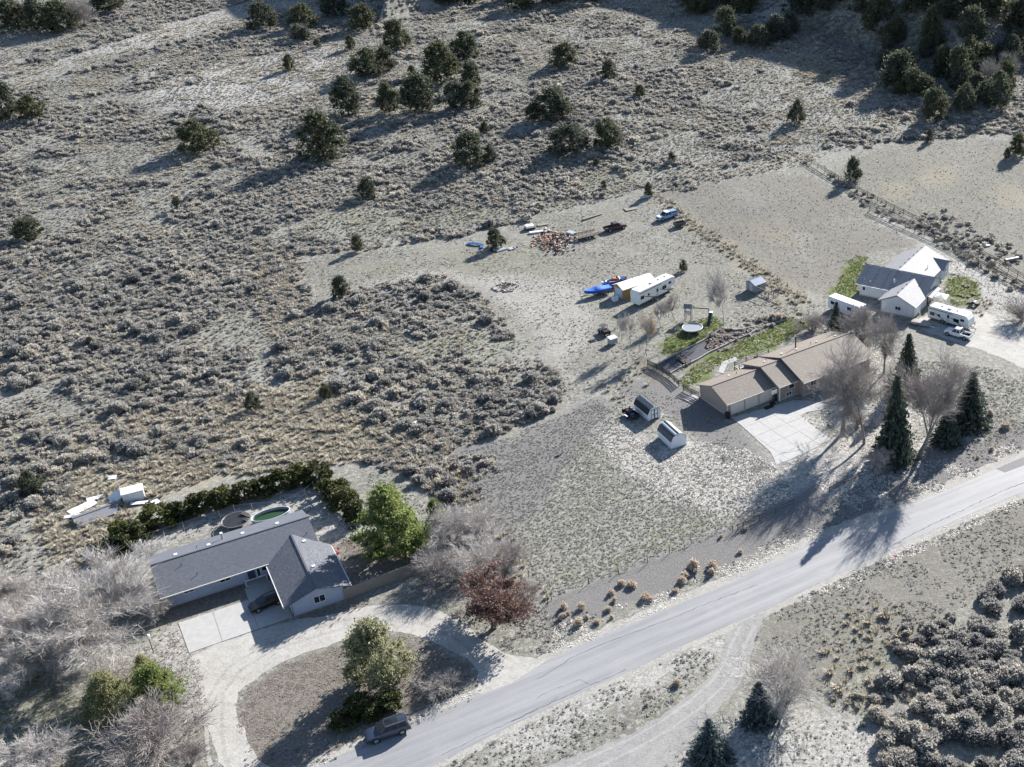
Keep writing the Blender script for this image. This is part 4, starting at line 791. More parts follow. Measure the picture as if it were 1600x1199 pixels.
gb = up(FG, 41.5, 'metal_garage', 'tan metal garage with bright white roof beside the blue boat', 'garage', (985, 455))
M_OCH = mat('ochre_metal', (.34, .205, .085), .55, .12, 2, 0, .3, .2, (6, 6, .4))
MB().ext([(0, 0), (0, 2.3), (1.75, 3.05), (3.5, 2.3), (3.5, 0)], 0, 8.0).build('wall', M_OCH, gb)
MB().chevron(-.25, 8.25, -.25, 3.75, 2.28, 3.17, .06).build('roof', mat('white_metal_roof', (.70, .68, .64), .5, .06, 2), gb)
d = MB().b2(-.06, -.003, .45, 3.0, .05, 2.1).build('roll_door', mat('pale_blue_door', (.55, .60, .68), .55), gb)
for k in range(6): MB().b2(-.085, -.062, .47, 2.98, .09+k*.335, .39+k*.335).build('panel', MATS['pale_blue_door'], d)
FC = frame((1180, 459), 43)
cp_ = up(FC, 43, 'chicken_coop', 'small grey coop with blue-grey metal roof and timber pen', 'shed', (1185, 445))
M_COOP = mat('grey_boards', (.30, .31, .33), .8, .2, 4, 0, .1, .2, (6, 6, .5)); M_BMET = mat('blue_metal_roof', (.13, .16, .22), .4, .1, 2, .3)
MB().ext([(0, .1), (0, 2.0), (1.35, 2.5), (2.9, 1.9), (2.9, .1)], 0, 2.7).build('wall', M_COOP, cp_)
MB().chevron(-.3, 3.0, -.35, 3.3, 1.93, 2.65, .06, 'x', 1.35, 1.86).build('roof', M_BMET, cp_)
MB().b2(-.06, -.003, .8, 1.7, .15, 1.85).build('door', mat('white_door', (.5, .5, .5), .7), cp_); MB().b2(.7, 1.3, -.05, -.003, .9, 1.5).build('hatch', M_WOODD, cp_)
pts = [(2.75, -.1), (2.75, -4.2), (.0, -4.2), (0, -.1)]
for x, y in pts+[(2.75, -2.1), (0, -2.1), (1.4, -4.2)]: MB().b2(x-.06, x+.06, y-.06, y+.06, 0, 1.75).build('pen_post', M_WOODG, cp_)
for a, b2 in ((0, 1), (1, 2), (2, 3)):
    (x0, y0), (x1, y1) = pts[a], pts[b2]
    for z in (.3, 1.78): MB().b2(min(x0, x1)-.05, max(x0, x1)+.05, min(y0, y1)-.05, max(y0, y1)+.05, z-.05, z+.05).build('pen_rail', M_WOODG, cp_)
MB().b2(.5, 1.0, -2.4, -2.3, .2, .9).build('ramp', M_WOODG, cp_)
ht = at('rabbit_hutch', 'small grey box hutch beside the orange-leaved sapling', 'hutch', (955, 541), 40); MB().b2(0, 1.5, 0, 1.2, .25, 1.35).build('box', M_COOP, ht); MB().ext([(-.1, 1.3), (-.1, 1.38), (1.3, 1.55), (1.3, 1.47)], -.1, 1.6).build('roof', mat('pale_roof', (.5, .5, .5), .6), ht)
for x in (.1, 1.4):
    for y in (.1, 1.1): MB().b2(x-.05, x+.05, y-.05, y+.05, 0, .249).build('leg', M_WOODD, ht)
# ------------------------------------------------------------------ vehicles
def paint(name, col, rough=.28, metal=0.0): return mat(name, col, rough, .05, 1.5, metal, .5)
M_TYRE = mat('tyre_rubber', (.022, .022, .023), .85, .2, 6); M_RIM = mat('wheel_rim', (.38, .39, .40), .35, .1, 5, .7); M_CGLASS = glass_mat('car_glass', (.012, .015, .019), .05)
M_RED = mat('red_lens', (.30, .02, .02), .3); M_HEAD = mat('head_lens', (.72, .74, .76), .15, .05, 3, 0, .6); M_PLATE = mat('number_plate', (.7, .7, .68), .5)
def wheel(par, x, y, r=.36, wd=.24, z=None, rim=True):
    z = r if z is None else z; o = MB().cyl((x, y-wd/2, z), (x, y+wd/2, z), r, r, 18).build('wheel', M_TYRE, par, True)
    if rim:
        s = 1 if y > 0 else -1; MB().cyl((x, y+s*(wd/2+.002), z), (x, y+s*(wd/2+.018), z), r*.62, r*.55, 14).build('rim', M_RIM, o)
    return o
def quadpane(par, name, q, u0, u1, v0, v1, off, m):
    a, b_, c, d = [Vector(p) for p in q]; n = (b_-a).cross(d-a).normalized()
    f = lambda u, v: a.lerp(b_, u).lerp(d.lerp(c, u), v)
    P = [f(u0, v0), f(u1, v0), f(u1, v1), f(u0, v1)]
    V = [p+n*off for p in P]+[p+n*.001 for p in P]
    return MB().add(V, [(0, 1, 2, 3), (0, 4, 5, 1), (1, 5, 6, 2), (2, 6, 7, 3), (3, 7, 4, 0)]).build(name, m, par)
def auto(o, body, L, wd, stations, cab, wb, wr=.36, bed=None, side=((.08, .46), (.52, .92)), rearwin=True, roofm=None, rails=False, sunroof=False):
    """stations: (x, z of shoulder, half width factor, z bottom); cab: xb0,xb1 (belt), xr0,xr1 (roof), z belt, z roof"""
    hw = wd/2; secs = []
    for x, zs, k, zb in stations:
        h = hw*k; secs.append([(x, -h*.86, zb), (x, -h, zb+.16), (x, -h, zs-.13), (x, -h*.92, zs), (x, h*.92, zs), (x, h, zs-.13), (x, h, zb+.16), (x, h*.86, zb)])
    bd = MB().loft(secs).build('body', body, o, True)
    xb0, xb1, xr0, xr1, zb, zr = cab; yb, yr = hw*.93, hw*.76
    Bq = [(xb0, -yb, zb), (xb1, -yb, zb), (xb1, yb, zb), (xb0, yb, zb)]; T = [(xr0, -yr, zr), (xr1, -yr, zr), (xr1, yr, zr), (xr0, yr, zr)]
    MB().loft([Bq, T]).build('cabin', body, o)
    MB().loft([[(x, y, zr+.001) for x, y, _ in T], [(x*.97+(xr0+xr1)*.015, y*.9, zr+.05) for x, y, _ in T]]).build('roof', roofm or body, o, True)
    quadpane(o, 'windscreen', (Bq[1], Bq[2], T[2], T[1]), .06, .94, .06, .93, .012, M_CGLASS)
    if rearwin: quadpane(o, 'rear_window', (Bq[3], Bq[0], T[0], T[3]), .08, .92, .15, .9, .012, M_CGLASS)
    for u0, u1 in side:
        quadpane(o, 'side_window', (Bq[0], Bq[1], T[1], T[0]), u0, u1, .1, .9, .012, M_CGLASS); quadpane(o, 'side_window', (Bq[2], Bq[3], T[3], T[2]), 1-u1, 1-u0, .1, .9, .012, M_CGLASS)
    for x in wb:
        for s in (-1, 1):
            wheel(o, x, s*(hw-.10), wr); MB().cyl((x, s*(hw-.2), wr), (x, s*(hw+.006), wr), wr*1.2, wr*1.2, 18).build('wheel_arch', M_BLACK, o)
    xf, xr_ = stations[-1][0], stations[0][0]; zf = stations[-1][1]; zrr = stations[0][1]
    for s in (-1, 1):
        MB().box((xf-.06, s*hw*.62, zf-.16), (.14, hw*.36, .15)).build('headlight', M_HEAD, o); MB().box((xr_+.05, s*hw*.78, zrr-.14), (.12, hw*.26, .26)).build('tail_light', M_RED, o)
        MB().box((xb1-.25, s*(hw+.09), zb+.08), (.12, .2, .14)).build('mirror', body, o)
    MB().box((xf+.005, 0, zf-.2), (.05, hw*.8, .16)).build('grille', M_BLACK, o); MB().box((xf-.02, 0, .45), (.14, wd*.9, .2)).build('front_bumper', M_BLACK if bed is None else M_RIM, o); MB().box((xr_+.02, 0, .48), (.14, wd*.9, .2)).build('rear_bumper', M_BLACK if bed is None else M_RIM, o)
    MB().box((xr_-.03, 0, .72), (.03, .32, .15)).build('number_plate', M_PLATE, o)
    if rails:
        for s in (-1, 1): MB().cyl((xr0+.15, s*yr*.9, zr+.10), (xr1-.2, s*yr*.9, zr+.10), .025, .025, 6).build('roof_rail', M_RIM, o)
    if sunroof: MB().b2(xr0*.1+xr1*.9-1.35, xr1-.15, -yr*.62, yr*.62, zr+.03, zr+.058).build('sunroof', M_CGLASS, o)
    if bed:
        x0, x1, zf2, zt, bm_ = bed
        MB().b2(x0, x1, -hw*.84, hw*.84, zf2, zf2+.06).build('bed_floor', bm_, o)
        for s in (-1, 1): MB().b2(x0, x1, *sorted((s*hw*.84, s*hw*.985)), zf2, zt).build('bed_side', body, o)
        MB().b2(x0-.07, x0-.002, -hw*.97, hw*.97, zf2, zt).build('tailgate', body, o); MB().b2(x1+.002, x1+.06, -hw*.84, hw*.84, zf2, zt).build('bed_front', body, o)
    return o
def place(name, label, cat, px, ang, group=None): return at(name, label, cat, px, ang, group)
# grey SUV parked at the road edge, nose to the left
a = head((628, 1143), (585, 1158)); p = g(607, 1147)
suv = thing('parked_suv', 'grey SUV with black sunroof parked at the edge of the road', 'car', (p.x, p.y, .02), math.radians(a), None, (605, 1140))
SUVB = [(-2.45, .95, .86, .45), (-2.3, 1.08, .97, .32), (-1, 1.10, 1, .28), (.9, 1.08, 1, .28), (1.5, 1.04, .98, .28), (2.2, .96, .93, .3), (2.45, .82, .82, .42)]
auto(suv, paint('suv_grey', (.055, .07, .105), .22, .4), 4.9, 1.98, SUVB, (-2.35, 1.15, -2.1, .35, 1.06, 1.72), (-1.45, 1.5), .38, None, ((.06, .34), (.37, .64), (.67, .93)), True, None, True, True)
# black car on the concrete pad
p = FL[0]+FL[1]*10.9+FL[2]*-6.7
bc = thing('parked_car', 'black hatchback parked on the concrete pad by the blue house', 'car', (p.x, p.y, .055), math.radians(33.1+186), None, (412, 948))
auto(bc, paint('car_black', (.012, .012, .014), .2), 4.5, 1.82, [(-2.2, .9, .85, .42), (-2.05, 1.0, .97, .3), (-.8, .98, 1, .24), (.9, .95, 1, .24), (1.8, .86, .96, .25), (2.2, .68, .82, .36)], (-2.05, 1.2, -1.5, .15, .94, 1.48), (-1.3, 1.35), .33)
# white pickup
a = head((1506, 533.5), (1479.5, 526)); p = g(1497, 526)
PK = [(-2.75, 1.02, .95, .5), (-2.6, 1.05, 1, .4), (-.75, 1.05, 1, .36), (.95, 1.08, 1, .36), (1.5, 1.1, .99, .36), (2.5, 1.02, .95, .38), (2.75, .85, .88, .5)]
PKB = [(-.75, 1.06, 1, .36), (.95, 1.08, 1, .36), (1.5, 1.1, .99, .36), (2.5, 1.02, .95, .38), (2.75, .85, .88, .5)]
def pickup(name, label, px, loc, ang, body, roofm=None, bedm=None):
    o = thing(name, label, 'pickup truck', loc, math.radians(ang), None, px)
    auto(o, body, 5.5, 1.98, PKB, (-.72, 1.35, -.6, .6, 1.04, 1.82), (-1.75, 1.85), .40, (-2.7, -.76, .62, 1.08, bedm or M_BLACK), ((.05, .4), (.46, .93)), True, roofm)
    MB().b2(-2.7, -.76, -.86, .86, .45, .6).build('chassis', M_DARK, o); return o
pickup('white_pickup', 'white extended-cab pickup parked beside the long striped travel trailer', (1497, 522), (p.x, p.y, .015), a, paint('truck_white', (.74, .76, .78), .3))
a = head((942, 363), (977, 354)); p = g(961, 359)
pickup('red_pickup', 'dark maroon pickup with open bed hitched to the flatbed trailer', (962, 354), p, a, paint('truck_maroon', (.055, .018, .020), .5), paint('truck_roof_dark', (.05, .045, .055), .45), mat('rusty_bed', (.13, .11, .10), .9, .3, 4))
a = head((1051, 337.5), (1031, 344.5)); p = g(1042, 341.5)
bt = pickup('blue_pickup', 'pale blue pickup with white cab roof and camper shell', (1040, 335), p, a, paint('truck_blue', (.22, .33, .50), .35), paint('truck_roof_white', (.72, .74, .76), .35))
sh = MB().loft([[(-2.72, -.92, 1.09), (-.8, -.92, 1.09), (-.8, .92, 1.09), (-2.72, .92, 1.09)], [(-2.6, -.76, 1.72), (-.85, -.76, 1.78), (-.85, .76, 1.78), (-2.6, .76, 1.72)]]).build('camper_shell', paint('shell_blue', (.20, .27, .38), .4), bt)
for s in (-1, 1): MB().box((-1.76, s*.862, 1.42), (1.4, .02, .32), rx=-s*.23).build('shell_window', M_CGLASS, sh)
MB().box((1.35+.7, 0, 1.1), (1.2, 1.5, .03)).build('hood_panel', MATS['truck_roof_white'], bt)
# trailers, camper, boats
def rv(name, label, px, loc, ang, L, hgt, kind, decal):
    o = thing(name, label, 'camper trailer', loc, math.radians(ang), None, px); w = 2.45; z0 = .55; body = mat('rv_shell', (.70, .70, .68), .4, .05, 1.5)
    if kind == 'fifth': prof = [(0, z0), (L-2.6, z0), (L-2.3, 1.5), (L-.3, 1.5), (L, 2.0), (L-.25, hgt-.15), (L-.9, hgt), (.3, hgt-.08), (0, hgt-.5)]
    else: prof = [(0, z0), (L-.5, z0), (L, 1.1), (L-.12, hgt-.7), (L-.75, hgt), (.25, hgt), (0, hgt-.3)]
    n = len(prof); V = [(x, y, z) for y in (-w/2, w/2) for x, z in prof]
    MB().add(V, [(i, (i+1) % n, n+(i+1) % n, n+i) for i in range(n)]+[tuple(range(n)), tuple(range(2*n-1, n-1, -1))]).build('body', body, o, False, .06)
    rf_ = MB().b2(.35, L-.95, -w/2+.08, w/2-.08, hgt-.03 if kind != 'fifth' else hgt-.1, hgt+.035).build('roof_membrane', mat('rv_roof', (.74, .72, .68), .7, .08, 1), o)
    MB().b2(L*.42, L*.42+.8, -.35, .35, hgt+.03, hgt+.3).build('air_conditioner', M_WHITE, rf_)
    for x in (.8, L*.25, L*.62, L*.8): MB().b2(x, x+.35, -.2, .2, hgt+.03, hgt+.14).build('roof_hatch', mat('smoked_vent', (.06, .06, .065), .4) if int(x*10) % 2 else M_WHITE, rf_)
    dk = mat('rv_trim', decal, .5); wn = lambda x0, x1, z0_, z1, s: MB().b2(x0, x1, *sorted((s*(w/2+.004), s*(w/2+.03))), z0_, z1)
    for s in (-1, 1):
        for x0, x1, z0_, z1 in ((.5, 1.5, 1.35, 2.1), (L*.2+.4, L*.2+.95, 1.5, 2.0), (L*.63, L*.63+1.2, 1.35, 2.1), (L*.85-.5, L*.85+.3, 1.9, 2.4)): wn(x0, x1, z0_+hgt-3.2, z1+hgt-3.2, s).build('window', M_CGLASS, o)
        d = wn(L*.46, L*.46+.75, .75, 2.65, s).build('door', mat('rv_door', (.55, .55, .55), .5), o); MB().b2(L*.46+.15, L*.46+.6, *sorted((s*(w/2+.032), s*(w/2+.045))), 1.7, 2.4).build('door_window', M_CGLASS, d)
        for x0, z0_, x1, z1 in ((1.6, 2.0, L*.4, .95), (L*.56, 2.0, L*.82, .9), (.2, hgt-.45, L*.6, hgt-.35), (.1, .68, L-.8, .68)):
            a_ = math.atan2(z1-z0_, x1-x0); MB().box(((x0+x1)/2, s*(w/2+.012), (z0_+z1)/2), (math.hypot(x1-x0, z1-z0_), .014, .16), ry=-a_).build('stripe', dk, o)
        for x in (L*.36, L*.36+.85): wheel(o, x, s*(w/2-.14), .37, .22)
        MB().b2(L*.36-.5, L*.36+1.4, *sorted((s*(w/2+.002), s*(w/2+.02))), .55, .95).build('wheel_skirt', dk, o)
    if kind != 'fifth': MB().cyl((L-.4, -.5, .55), (L+1.2, 0, .5), .05, .05, 6).cyl((L-.4, .5, .55), (L+1.2, 0, .5), .05, .05, 6).cyl((L+.9, 0, 0), (L+.9, 0, .55), .05, .05, 6).build('hitch', M_DARK, o); MB().cyl((L+.3, -.2, .6), (L+.3, -.2, 1.1), .16, .16, 10).build('gas_bottle', M_WHITE, o); MB().cyl((L+.3, .2, .6), (L+.3, .2, 1.1), .16, .16, 10).build('gas_bottle', M_WHITE, o)
    else:
        for s in (-.9, .9): MB().cyl((L-2.9, s, 0), (L-2.9, s, .6), .06, .06, 6).build('landing_leg', M_DARK, o)
    MB().b2(.3, L-.6, -.9, .9, .35, .55).build('chassis', M_DARK, o); return o
A1, A2 = g(999.5, 481.5), head((999.5, 481.5), (1063, 450.5)); d_ = Vector((math.cos(math.radians(A2)), math.sin(math.radians(A2)), 0)); n_ = Vector((-d_.y, d_.x, 0))
fw_ = A1+n_*1.25+d_*11.6
rv('fifth_wheel_trailer', 'long white fifth-wheel camper beside the tan metal garage', (1025, 457), (A1+n_*1.25), A2, 11.2, 3.45, 'fifth', (.10, .09, .09))
A2 = head((1449, 497), (1512, 520)); A2 = -37; p = g(1449, 500); d_ = Vector((math.cos(math.radians(A2)), math.sin(math.radians(A2)), 0)); n_ = Vector((-d_.y, d_.x, 0))
rv('travel_trailer', 'long white travel trailer with dark swoosh stripes beside the white house', (1485, 492), (p+n_*1.25), A2, 9.3, 3.15, 'tt', (.05, .055, .09))
p = g(1343, 500); q = g(1293, 484)
tl = thing('box_trailer', 'plain white camper trailer behind the dark spruce by the white house', 'trailer', q, math.radians(head((1293, 484), (1343, 503))), None, (1318, 478))
Lb = 8.2; MB().b2(0, Lb, 0, 2.4, .5, 3.0).build('body', mat('trailer_white', (.72, .73, .75), .45, .05, 1.5), tl, False, .12); MB().b2(.2, Lb-.2, .15, 2.25, 3.0, 3.05).build('roof_panel', MATS['rv_roof'], tl)
for x in (3.2, 4.1):
    for y in (.12, 2.28): wheel(tl, x, y, .36, .22)
for x0, x1 in ((.8, 1.8), (5.2, 6.2)): MB().b2(x0, x1, -.03, -.003, 1.6, 2.3).build('window', M_CGLASS, tl)
MB().b2(-.03, -.003, .6, 1.6, 1.5, 2.3).build('rear_window', M_CGLASS, tl); MB().cyl((Lb, 1.2, .5), (Lb+1.2, 1.2, .5), .06, .06, 6).build('hitch', M_DARK, tl); MB().b2(.4, Lb-.3, .5, 1.9, .3, .5).build('chassis', M_DARK, tl)
def boat(name, label, px, ang, L, hull_m, cover_m, cat='boat', loaded=False):
    o = at(name, label, cat, px, ang); secs = []
    for x, hw, zk, zg in ((-L/2, .95, .65, 1.35), (-L*.2, 1.08, .55, 1.4), (L*.15, 1.0, .55, 1.5), (L*.36, .6, .75, 1.62), (L*.5, .05, 1.2, 1.72)):
        secs.append([(x, 0, zk), (x, -hw*.8, zk+.22), (x, -hw, zg), (x, hw, zg), (x, hw*.8, zk+.22)])
    MB().loft(secs).build('hull', hull_m, o, True)
    if not loaded:
        cs = []
        for x, hw, zg, zt in ((-L/2-.03, .97, 1.36, 1.42), (-L*.22, 1.10, 1.42, 1.62), (-L*.02, 1.07, 1.46, 2.15), (L*.1, 1.03, 1.5, 1.95), (L*.2, .95, 1.53, 1.64), (L*.37, .6, 1.64, 1.7), (L*.51, .05, 1.73, 1.76)):
            cs.append([(x, -hw-.02, zg-.18), (x, -hw*.9, zg+.02), (x, -.1*hw, zt), (x, .1*hw, zt), (x, hw*.9, zg+.02), (x, hw+.02, zg-.18)])
        MB().loft(cs).build('cover', cover_m, o, True)
    else:
        rr = random.Random(5)
        MB().ring((0, 0, 1.47), 1.0, .07, 20, 6, L*.42, .9).build('gunwale', M_WHITE, o)
        for k in range(9): MB().box((rr.uniform(-L*.4, L*.2), rr.uniform(-.5, .5), 1.5+rr.random()*.25), (rr.uniform(.5, 1.2), .35, .25), rr.random()*3).build('gear', [mat('gear_orange', (.55, .17, .05), .6), M_BLACK, M_WHITE, mat('gear_red', (.35, .05, .05), .6)][k % 4], o)
        MB().box((L*.1, 0, 1.75), (.08, 1.5, .5), ry=.5).build('windscreen', M_CGLASS, o)
    MB().box((-L/2-.25, 0, 1.25), (.4, .42, .6)).cyl((-L/2-.3, 0, .5), (-L/2-.3, 0, 1.0), .1, .12, 8).build('outboard_motor', M_WHITE if loaded else M_BLACK, o)
    MB().cyl((-L*.45, -.7, .45), (L*.3, -.5, .5), .05, .05, 6).cyl((-L*.45, .7, .45), (L*.3, .5, .5), .05, .05, 6).cyl((L*.3, -.5, .5), (L*.68, 0, .5), .05, .05, 6).cyl((L*.3, .5, .5), (L*.68, 0, .5), .05, .05, 6).cyl((-L*.2, -1, .38), (-L*.2, 1, .38), .05, .05, 6).build('trailer_frame', M_DARK, o)
    for s in (-1, 1):
        wheel(o, -L*.2, s*1.05, .32, .2)
        MB().b2(-L*.3, -L*.1, s*.72-.05, s*.72+.05, .45, .75).build('bunk', M_WOODG, o)
    MB().cyl((L*.62, 0, 0), (L*.62, 0, .55), .05, .05, 6).build('jack_stand', M_DARK, o); MB().cyl((L*.44, 0, .5), (L*.44, 0, 1.35), .05, .05, 6).build('bow_stop', M_DARK, o); return o
boat('covered_boat', 'boat under a bright blue tarp cover left of the tan garage', (934, 461), 33+180, 6.0, paint('hull_blue', (.03, .09, .35), .4), mat('blue_tarp', (.035, .16, .62), .55, .2, 2, 0, .3, .3))
boat('open_boat', 'dark blue boat heaped with orange and black gear behind the tarp-covered boat', (962, 447), 28, 5.2, paint('hull_navy', (.03, .06, .22), .4), None, loaded=True)
# flatbed trailer behind the maroon pickup
ang = head((898, 376), (937, 366)); ft = at('flatbed_trailer', 'brown flatbed trailer with stake sides behind the maroon pickup', 'trailer', (917, 372), ang)
for k in range(9): MB().b2(-2.7, 2.7, -1.05+k*.236, -1.05+k*.236+.22, .72, .77).build('deck_plank', M_WOODG, ft)
MB().b2(-2.7, 2.7, -1.05, -.95, .58, .715).b2(-2.7, 2.7, .95, 1.05, .58, .715).b2(-2.7, -2.6, -.95, .95, .58, .715).b2(2.6, 2.7, -.95, .95, .58, .715).cyl((2.7, -.6, .6), (4.0, 0, .6), .05, .05, 6).cyl((2.7, .6, .6), (4.0, 0, .6), .05, .05, 6).build('chassis', M_DARK, ft)
for s in (-1, 1):
    for x in (-.6, .2): wheel(ft, x, s*1.2, .36, .2)
    for k in range(6): MB().b2(-2.65+k*1.05, -2.57+k*1.05, *sorted((s*1.055, s*1.11)), .6, 1.35).build('stake', M_WOODD, ft)
    for z in (.98, 1.25): MB().b2(-2.7, 2.7, *sorted((s*1.115, s*1.16)), z-.06, z+.06).build('side_rail', M_WOODD, ft)
ang = head((1052, 355), (1072, 350)); ut = at('utility_trailer', 'small dark box utility trailer parked below the pale blue pickup', 'trailer', (1062, 354), ang)
MB().b2(-1.3, 1.3, -.75, .75, .5, .56).build('floor', M_WOODG, ut)
for y0, y1 in ((-.8, -.752), (.752, .8)): MB().b2(-1.35, 1.35, y0, y1, .45, 1.15).build('side', mat('brown_steel', (.10, .085, .075), .7, .3, 3), ut)
for x0, x1 in ((-1.35, -1.302), (1.302, 1.35)): MB().b2(x0, x1, -.75, .75, .45, 1.15).build('end_board', MATS['brown_steel'], ut)
for s in (-1, 1): wheel(ut, 0, s*.95, .34, .2)
MB().cyl((1.3, 0, .5), (2.5, 0, .5), .05, .05, 6).cyl((2.4, 0, 0), (2.4, 0, .5), .04, .04, 6).build('tongue', M_DARK, ut)
ang = 40; ct = at('utility_cart', 'black utility cart with flat roof beside the grey hutch', 'utility cart', (944, 522), ang+90)
MB().b2(-1.4, 1.3, -.7, .7, .45, .85).b2(-1.4, -.4, -.65, .65, .85, 1.1).build('body', M_BLACK, ct, False, .04); MB().b2(-.5, .7, -.65, .65, 1.85, 1.93).build('roof', mat('dark_roof', (.06, .06, .065), .5), ct)
for x in (-.45, .65):
    for s in (-.6, .6): MB().cyl((x, s, .85), (x, s, 1.86), .03, .03, 6).build('roll_bar', M_DARK, ct)
MB().b2(-.3, .1, -.55, .55, .85, 1.2).build('seat', M_BLACK, ct)
for x in (-.95, .85):
    for s in (-1, 1): wheel(ct, x, s*.68, .3, .22)
at_ = at('quad_bike', 'black quad bike parked by the small lawn right of the white house', 'quad bike', (1521, 478), -30); MB().b2(-.7, .7, -.3, .3, .45, .8).b2(-.9, -.3, -.5, .5, .75, .85).b2(.35, .95, -.5, .5, .72, .82).build('body', M_BLACK, at_, False, .05); MB().b2(-.5, .1, -.18, .18, .8, .95).build('seat', M_DARK, at_); MB().cyl((.3, -.4, 1.1), (.3, .4, 1.1), .03, .03, 6).cyl((.3, 0, .8), (.3, 0, 1.1), .03, .03, 6).build('handlebar', M_STEEL, at_)
for x in (-.6, .65):
    for s in (-1, 1): wheel(at_, x, s*.48, .3, .26)
# tarp-covered low trailer in front of the white house
cv = at('covered_trailer', 'low trailer under a grey-brown tarp in front of the white house', 'trailer', (1438, 508), -25); secs = []
for x, hw, z in ((-2.0, .5, .6), (-1.5, .95, .85), (0, 1.0, 1.0), (1.3, .9, .9), (2.4, .15, .55)): secs.append([(x, -hw, .35), (x, -hw*.9, z*.9), (x, 0, z), (x, hw*.9, z*.9), (x, hw, .35)])
MB().loft(secs).build('tarp', mat('grey_tarp', (.34, .31, .29), .7, .25, 2, 0, .2, .4), cv, True); MB().cyl((2.0, 0, .35), (3.3, 0, .35), .05, .05, 6).b2(-1.8, 2, -.5, .5, .28, .36).build('chassis', M_DARK, cv)
for s in (-1, 1): wheel(cv, -.2, s*.98, .3, .18)
# black trailer with gear beside the shed
gt = at('gear_trailer', 'black cargo trailer with white fenders beside the black-trimmed shed', 'trailer', (986, 652), -50); MB().b2(-1.6, 1.6, -.8, .8, .5, .58).build('deck', M_BLACK, gt); MB().b2(-1.6, -1.55, -.8, .8, .58, 1.0).b2(1.55, 1.6, -.8, .8, .58, 1.0).b2(-1.55, 1.55, .75, .8, .58, 1.0).build('side', M_BLACK, gt)
for s in (-1, 1): wheel(gt, 0, s*.98, .32, .2); MB().b2(-.5, .5, *sorted((s*.82, s*1.12)), .68, .74).build('fender', M_WHITE, gt)
MB().box((-.6, .1, .85), (1.1, .7, .5), .3).build('crate', M_DARK, gt); MB().box((.7, -.1, .78), (.8, .6, .38), -.2).build('crate', mat('dark_blue_crate', (.05, .06, .12), .6), gt); MB().cyl((-1.6, 0, .5), (-2.8, 0, .5), .05, .05, 6).cyl((-2.7, 0, 0), (-2.7, 0, .5), .04, .04, 6).build('tongue', M_DARK, gt)
# ------------------------------------------------------------------ fences
def fence(name, label, pxs, step, h, rails, pm, rm, r=.06, rail=.05, cat='fence', postname='post', extra=None):
    P = [g(*q) for q in pxs]; o = thing(name, label, cat, P[0], 0, None, pxs[len(pxs)//2]); O = P[0]
    last = None; pts = []
    for a, b2 in zip(P, P[1:]):
        n = max(1, round((b2-a).length/step))
        for k in range(n): q = a.lerp(b2, k/n); pts.append(q)
    pts.append(P[-1]); rr = random.Random(len(pts))
    pts = [Vector((p.x, p.y, float(hz(p.x, p.y))))-O for p in pts]
    for p in pts:
        t = Vector((rr.uniform(-.04, .04), rr.uniform(-.04, .04), 0)); MB().cyl(p-Vector((0, 0, .15)), p+Vector((0, 0, h+rr.uniform(-.06, .06)))+t, r, r*.9, 7).build(postname, pm, o)
    for a, b2 in zip(pts, pts[1:]):
        for z in rails:
            if rail > .02:
                d = b2-a; ang = math.atan2(d.y, d.x); m_ = (a+b2)/2; ry = -math.atan2(d.z, math.hypot(d.x, d.y))
                MB().box((m_.x, m_.y, m_.z+z+rr.uniform(-.03, .03)), (d.length+.1, .045, rail*2), ang, 0, ry).build('rail', rm, o)
            else: MB().cyl(a+Vector((0, 0, z)), b2+Vector((0, 0, z)), rail, rail, 4).build('wire', rm, o)
    return o
M_RAILW = mat('brown_rail', (.115, .095, .08), .85, .3, 5); M_WIRE = mat('fence_wire', (.25, .24, .23), .5, .1, 3, .5)
fence('rail_fence', 'long dark double-rail fence along the pasture, upper of two parallel fences', [(1257, 251), (1300, 277), (1340, 301), (1371, 316), (1425, 343), (1482, 372), (1530, 398), (1562, 416), (1604, 441), (1650, 470)], 3.2, 1.45, (.55, 1.0, 1.38), M_RAILW, M_RAILW, .08, .07)
fence('rail_fence', 'dark rail fence along the dirt track, lower of two parallel fences', [(1358, 331), (1400, 350), (1475, 383), (1557, 430), (1604, 452), (1650, 480)], 3.2, 1.4, (.5, .95, 1.3), M_RAILW, M_RAILW, .08, .07)
fence('rail_fence', 'dark rail fence on the hillside at the right edge', [(1562, 176), (1575, 188), (1590, 200), (1610, 212)], 3.0, 1.4, (.5, .9, 1.3), M_RAILW, M_RAILW, .08, .07)
fence('wire_fence', 'wire fence with thin posts between the pasture and the junk yard', [(1022, 303), (1060, 334), (1110, 371), (1160, 404), (1200, 428), (1246, 462)], 4.0, 1.3, (.4, .8, 1.2), M_WOODD, M_WIRE, .05, .012)
fence('wire_fence', 'wire fence along the left edge of the open field down to the road', [(704, 706), (740, 762), (775, 820), (812, 880), (856, 946)], 4.0, 1.3, (.4, .8, 1.2), M_WOODD, M_WIRE, .05, .012)
fence('wire_fence', 'thin wire fence along the road side of the open field', [(862, 938), (920, 912), (1012, 880), (1080, 850), (1145, 832)], 4.5, 1.2, (.5, 1.1), M_WOODD, M_WIRE, .05, .012)
fence('black_rail_fence', 'dark plank fence between the gravel yard and the green lawn', [(1012, 572), (1026, 578), (1046, 590), (1061, 604)], 2.2, 1.35, (.35, .62, .89, 1.16), M_DARK, M_DARK, .07, .08)
fence('black_rail_fence', 'dark plank fence panel at the left corner of the brown house', [(1068, 611), (1080, 617), (1093, 623)], 2.0, 1.35, (.35, .62, .89, 1.16), M_DARK, M_DARK, .07, .08)
fence('wire_fence', 'low wire fence with posts round the sapling bed by the hutch', [(1030, 566), (1010, 556), (1000, 550), (985, 538), (972, 532)], 2.6, 1.3, (.5, 1.1), M_WOODD, M_WIRE, .05, .012)
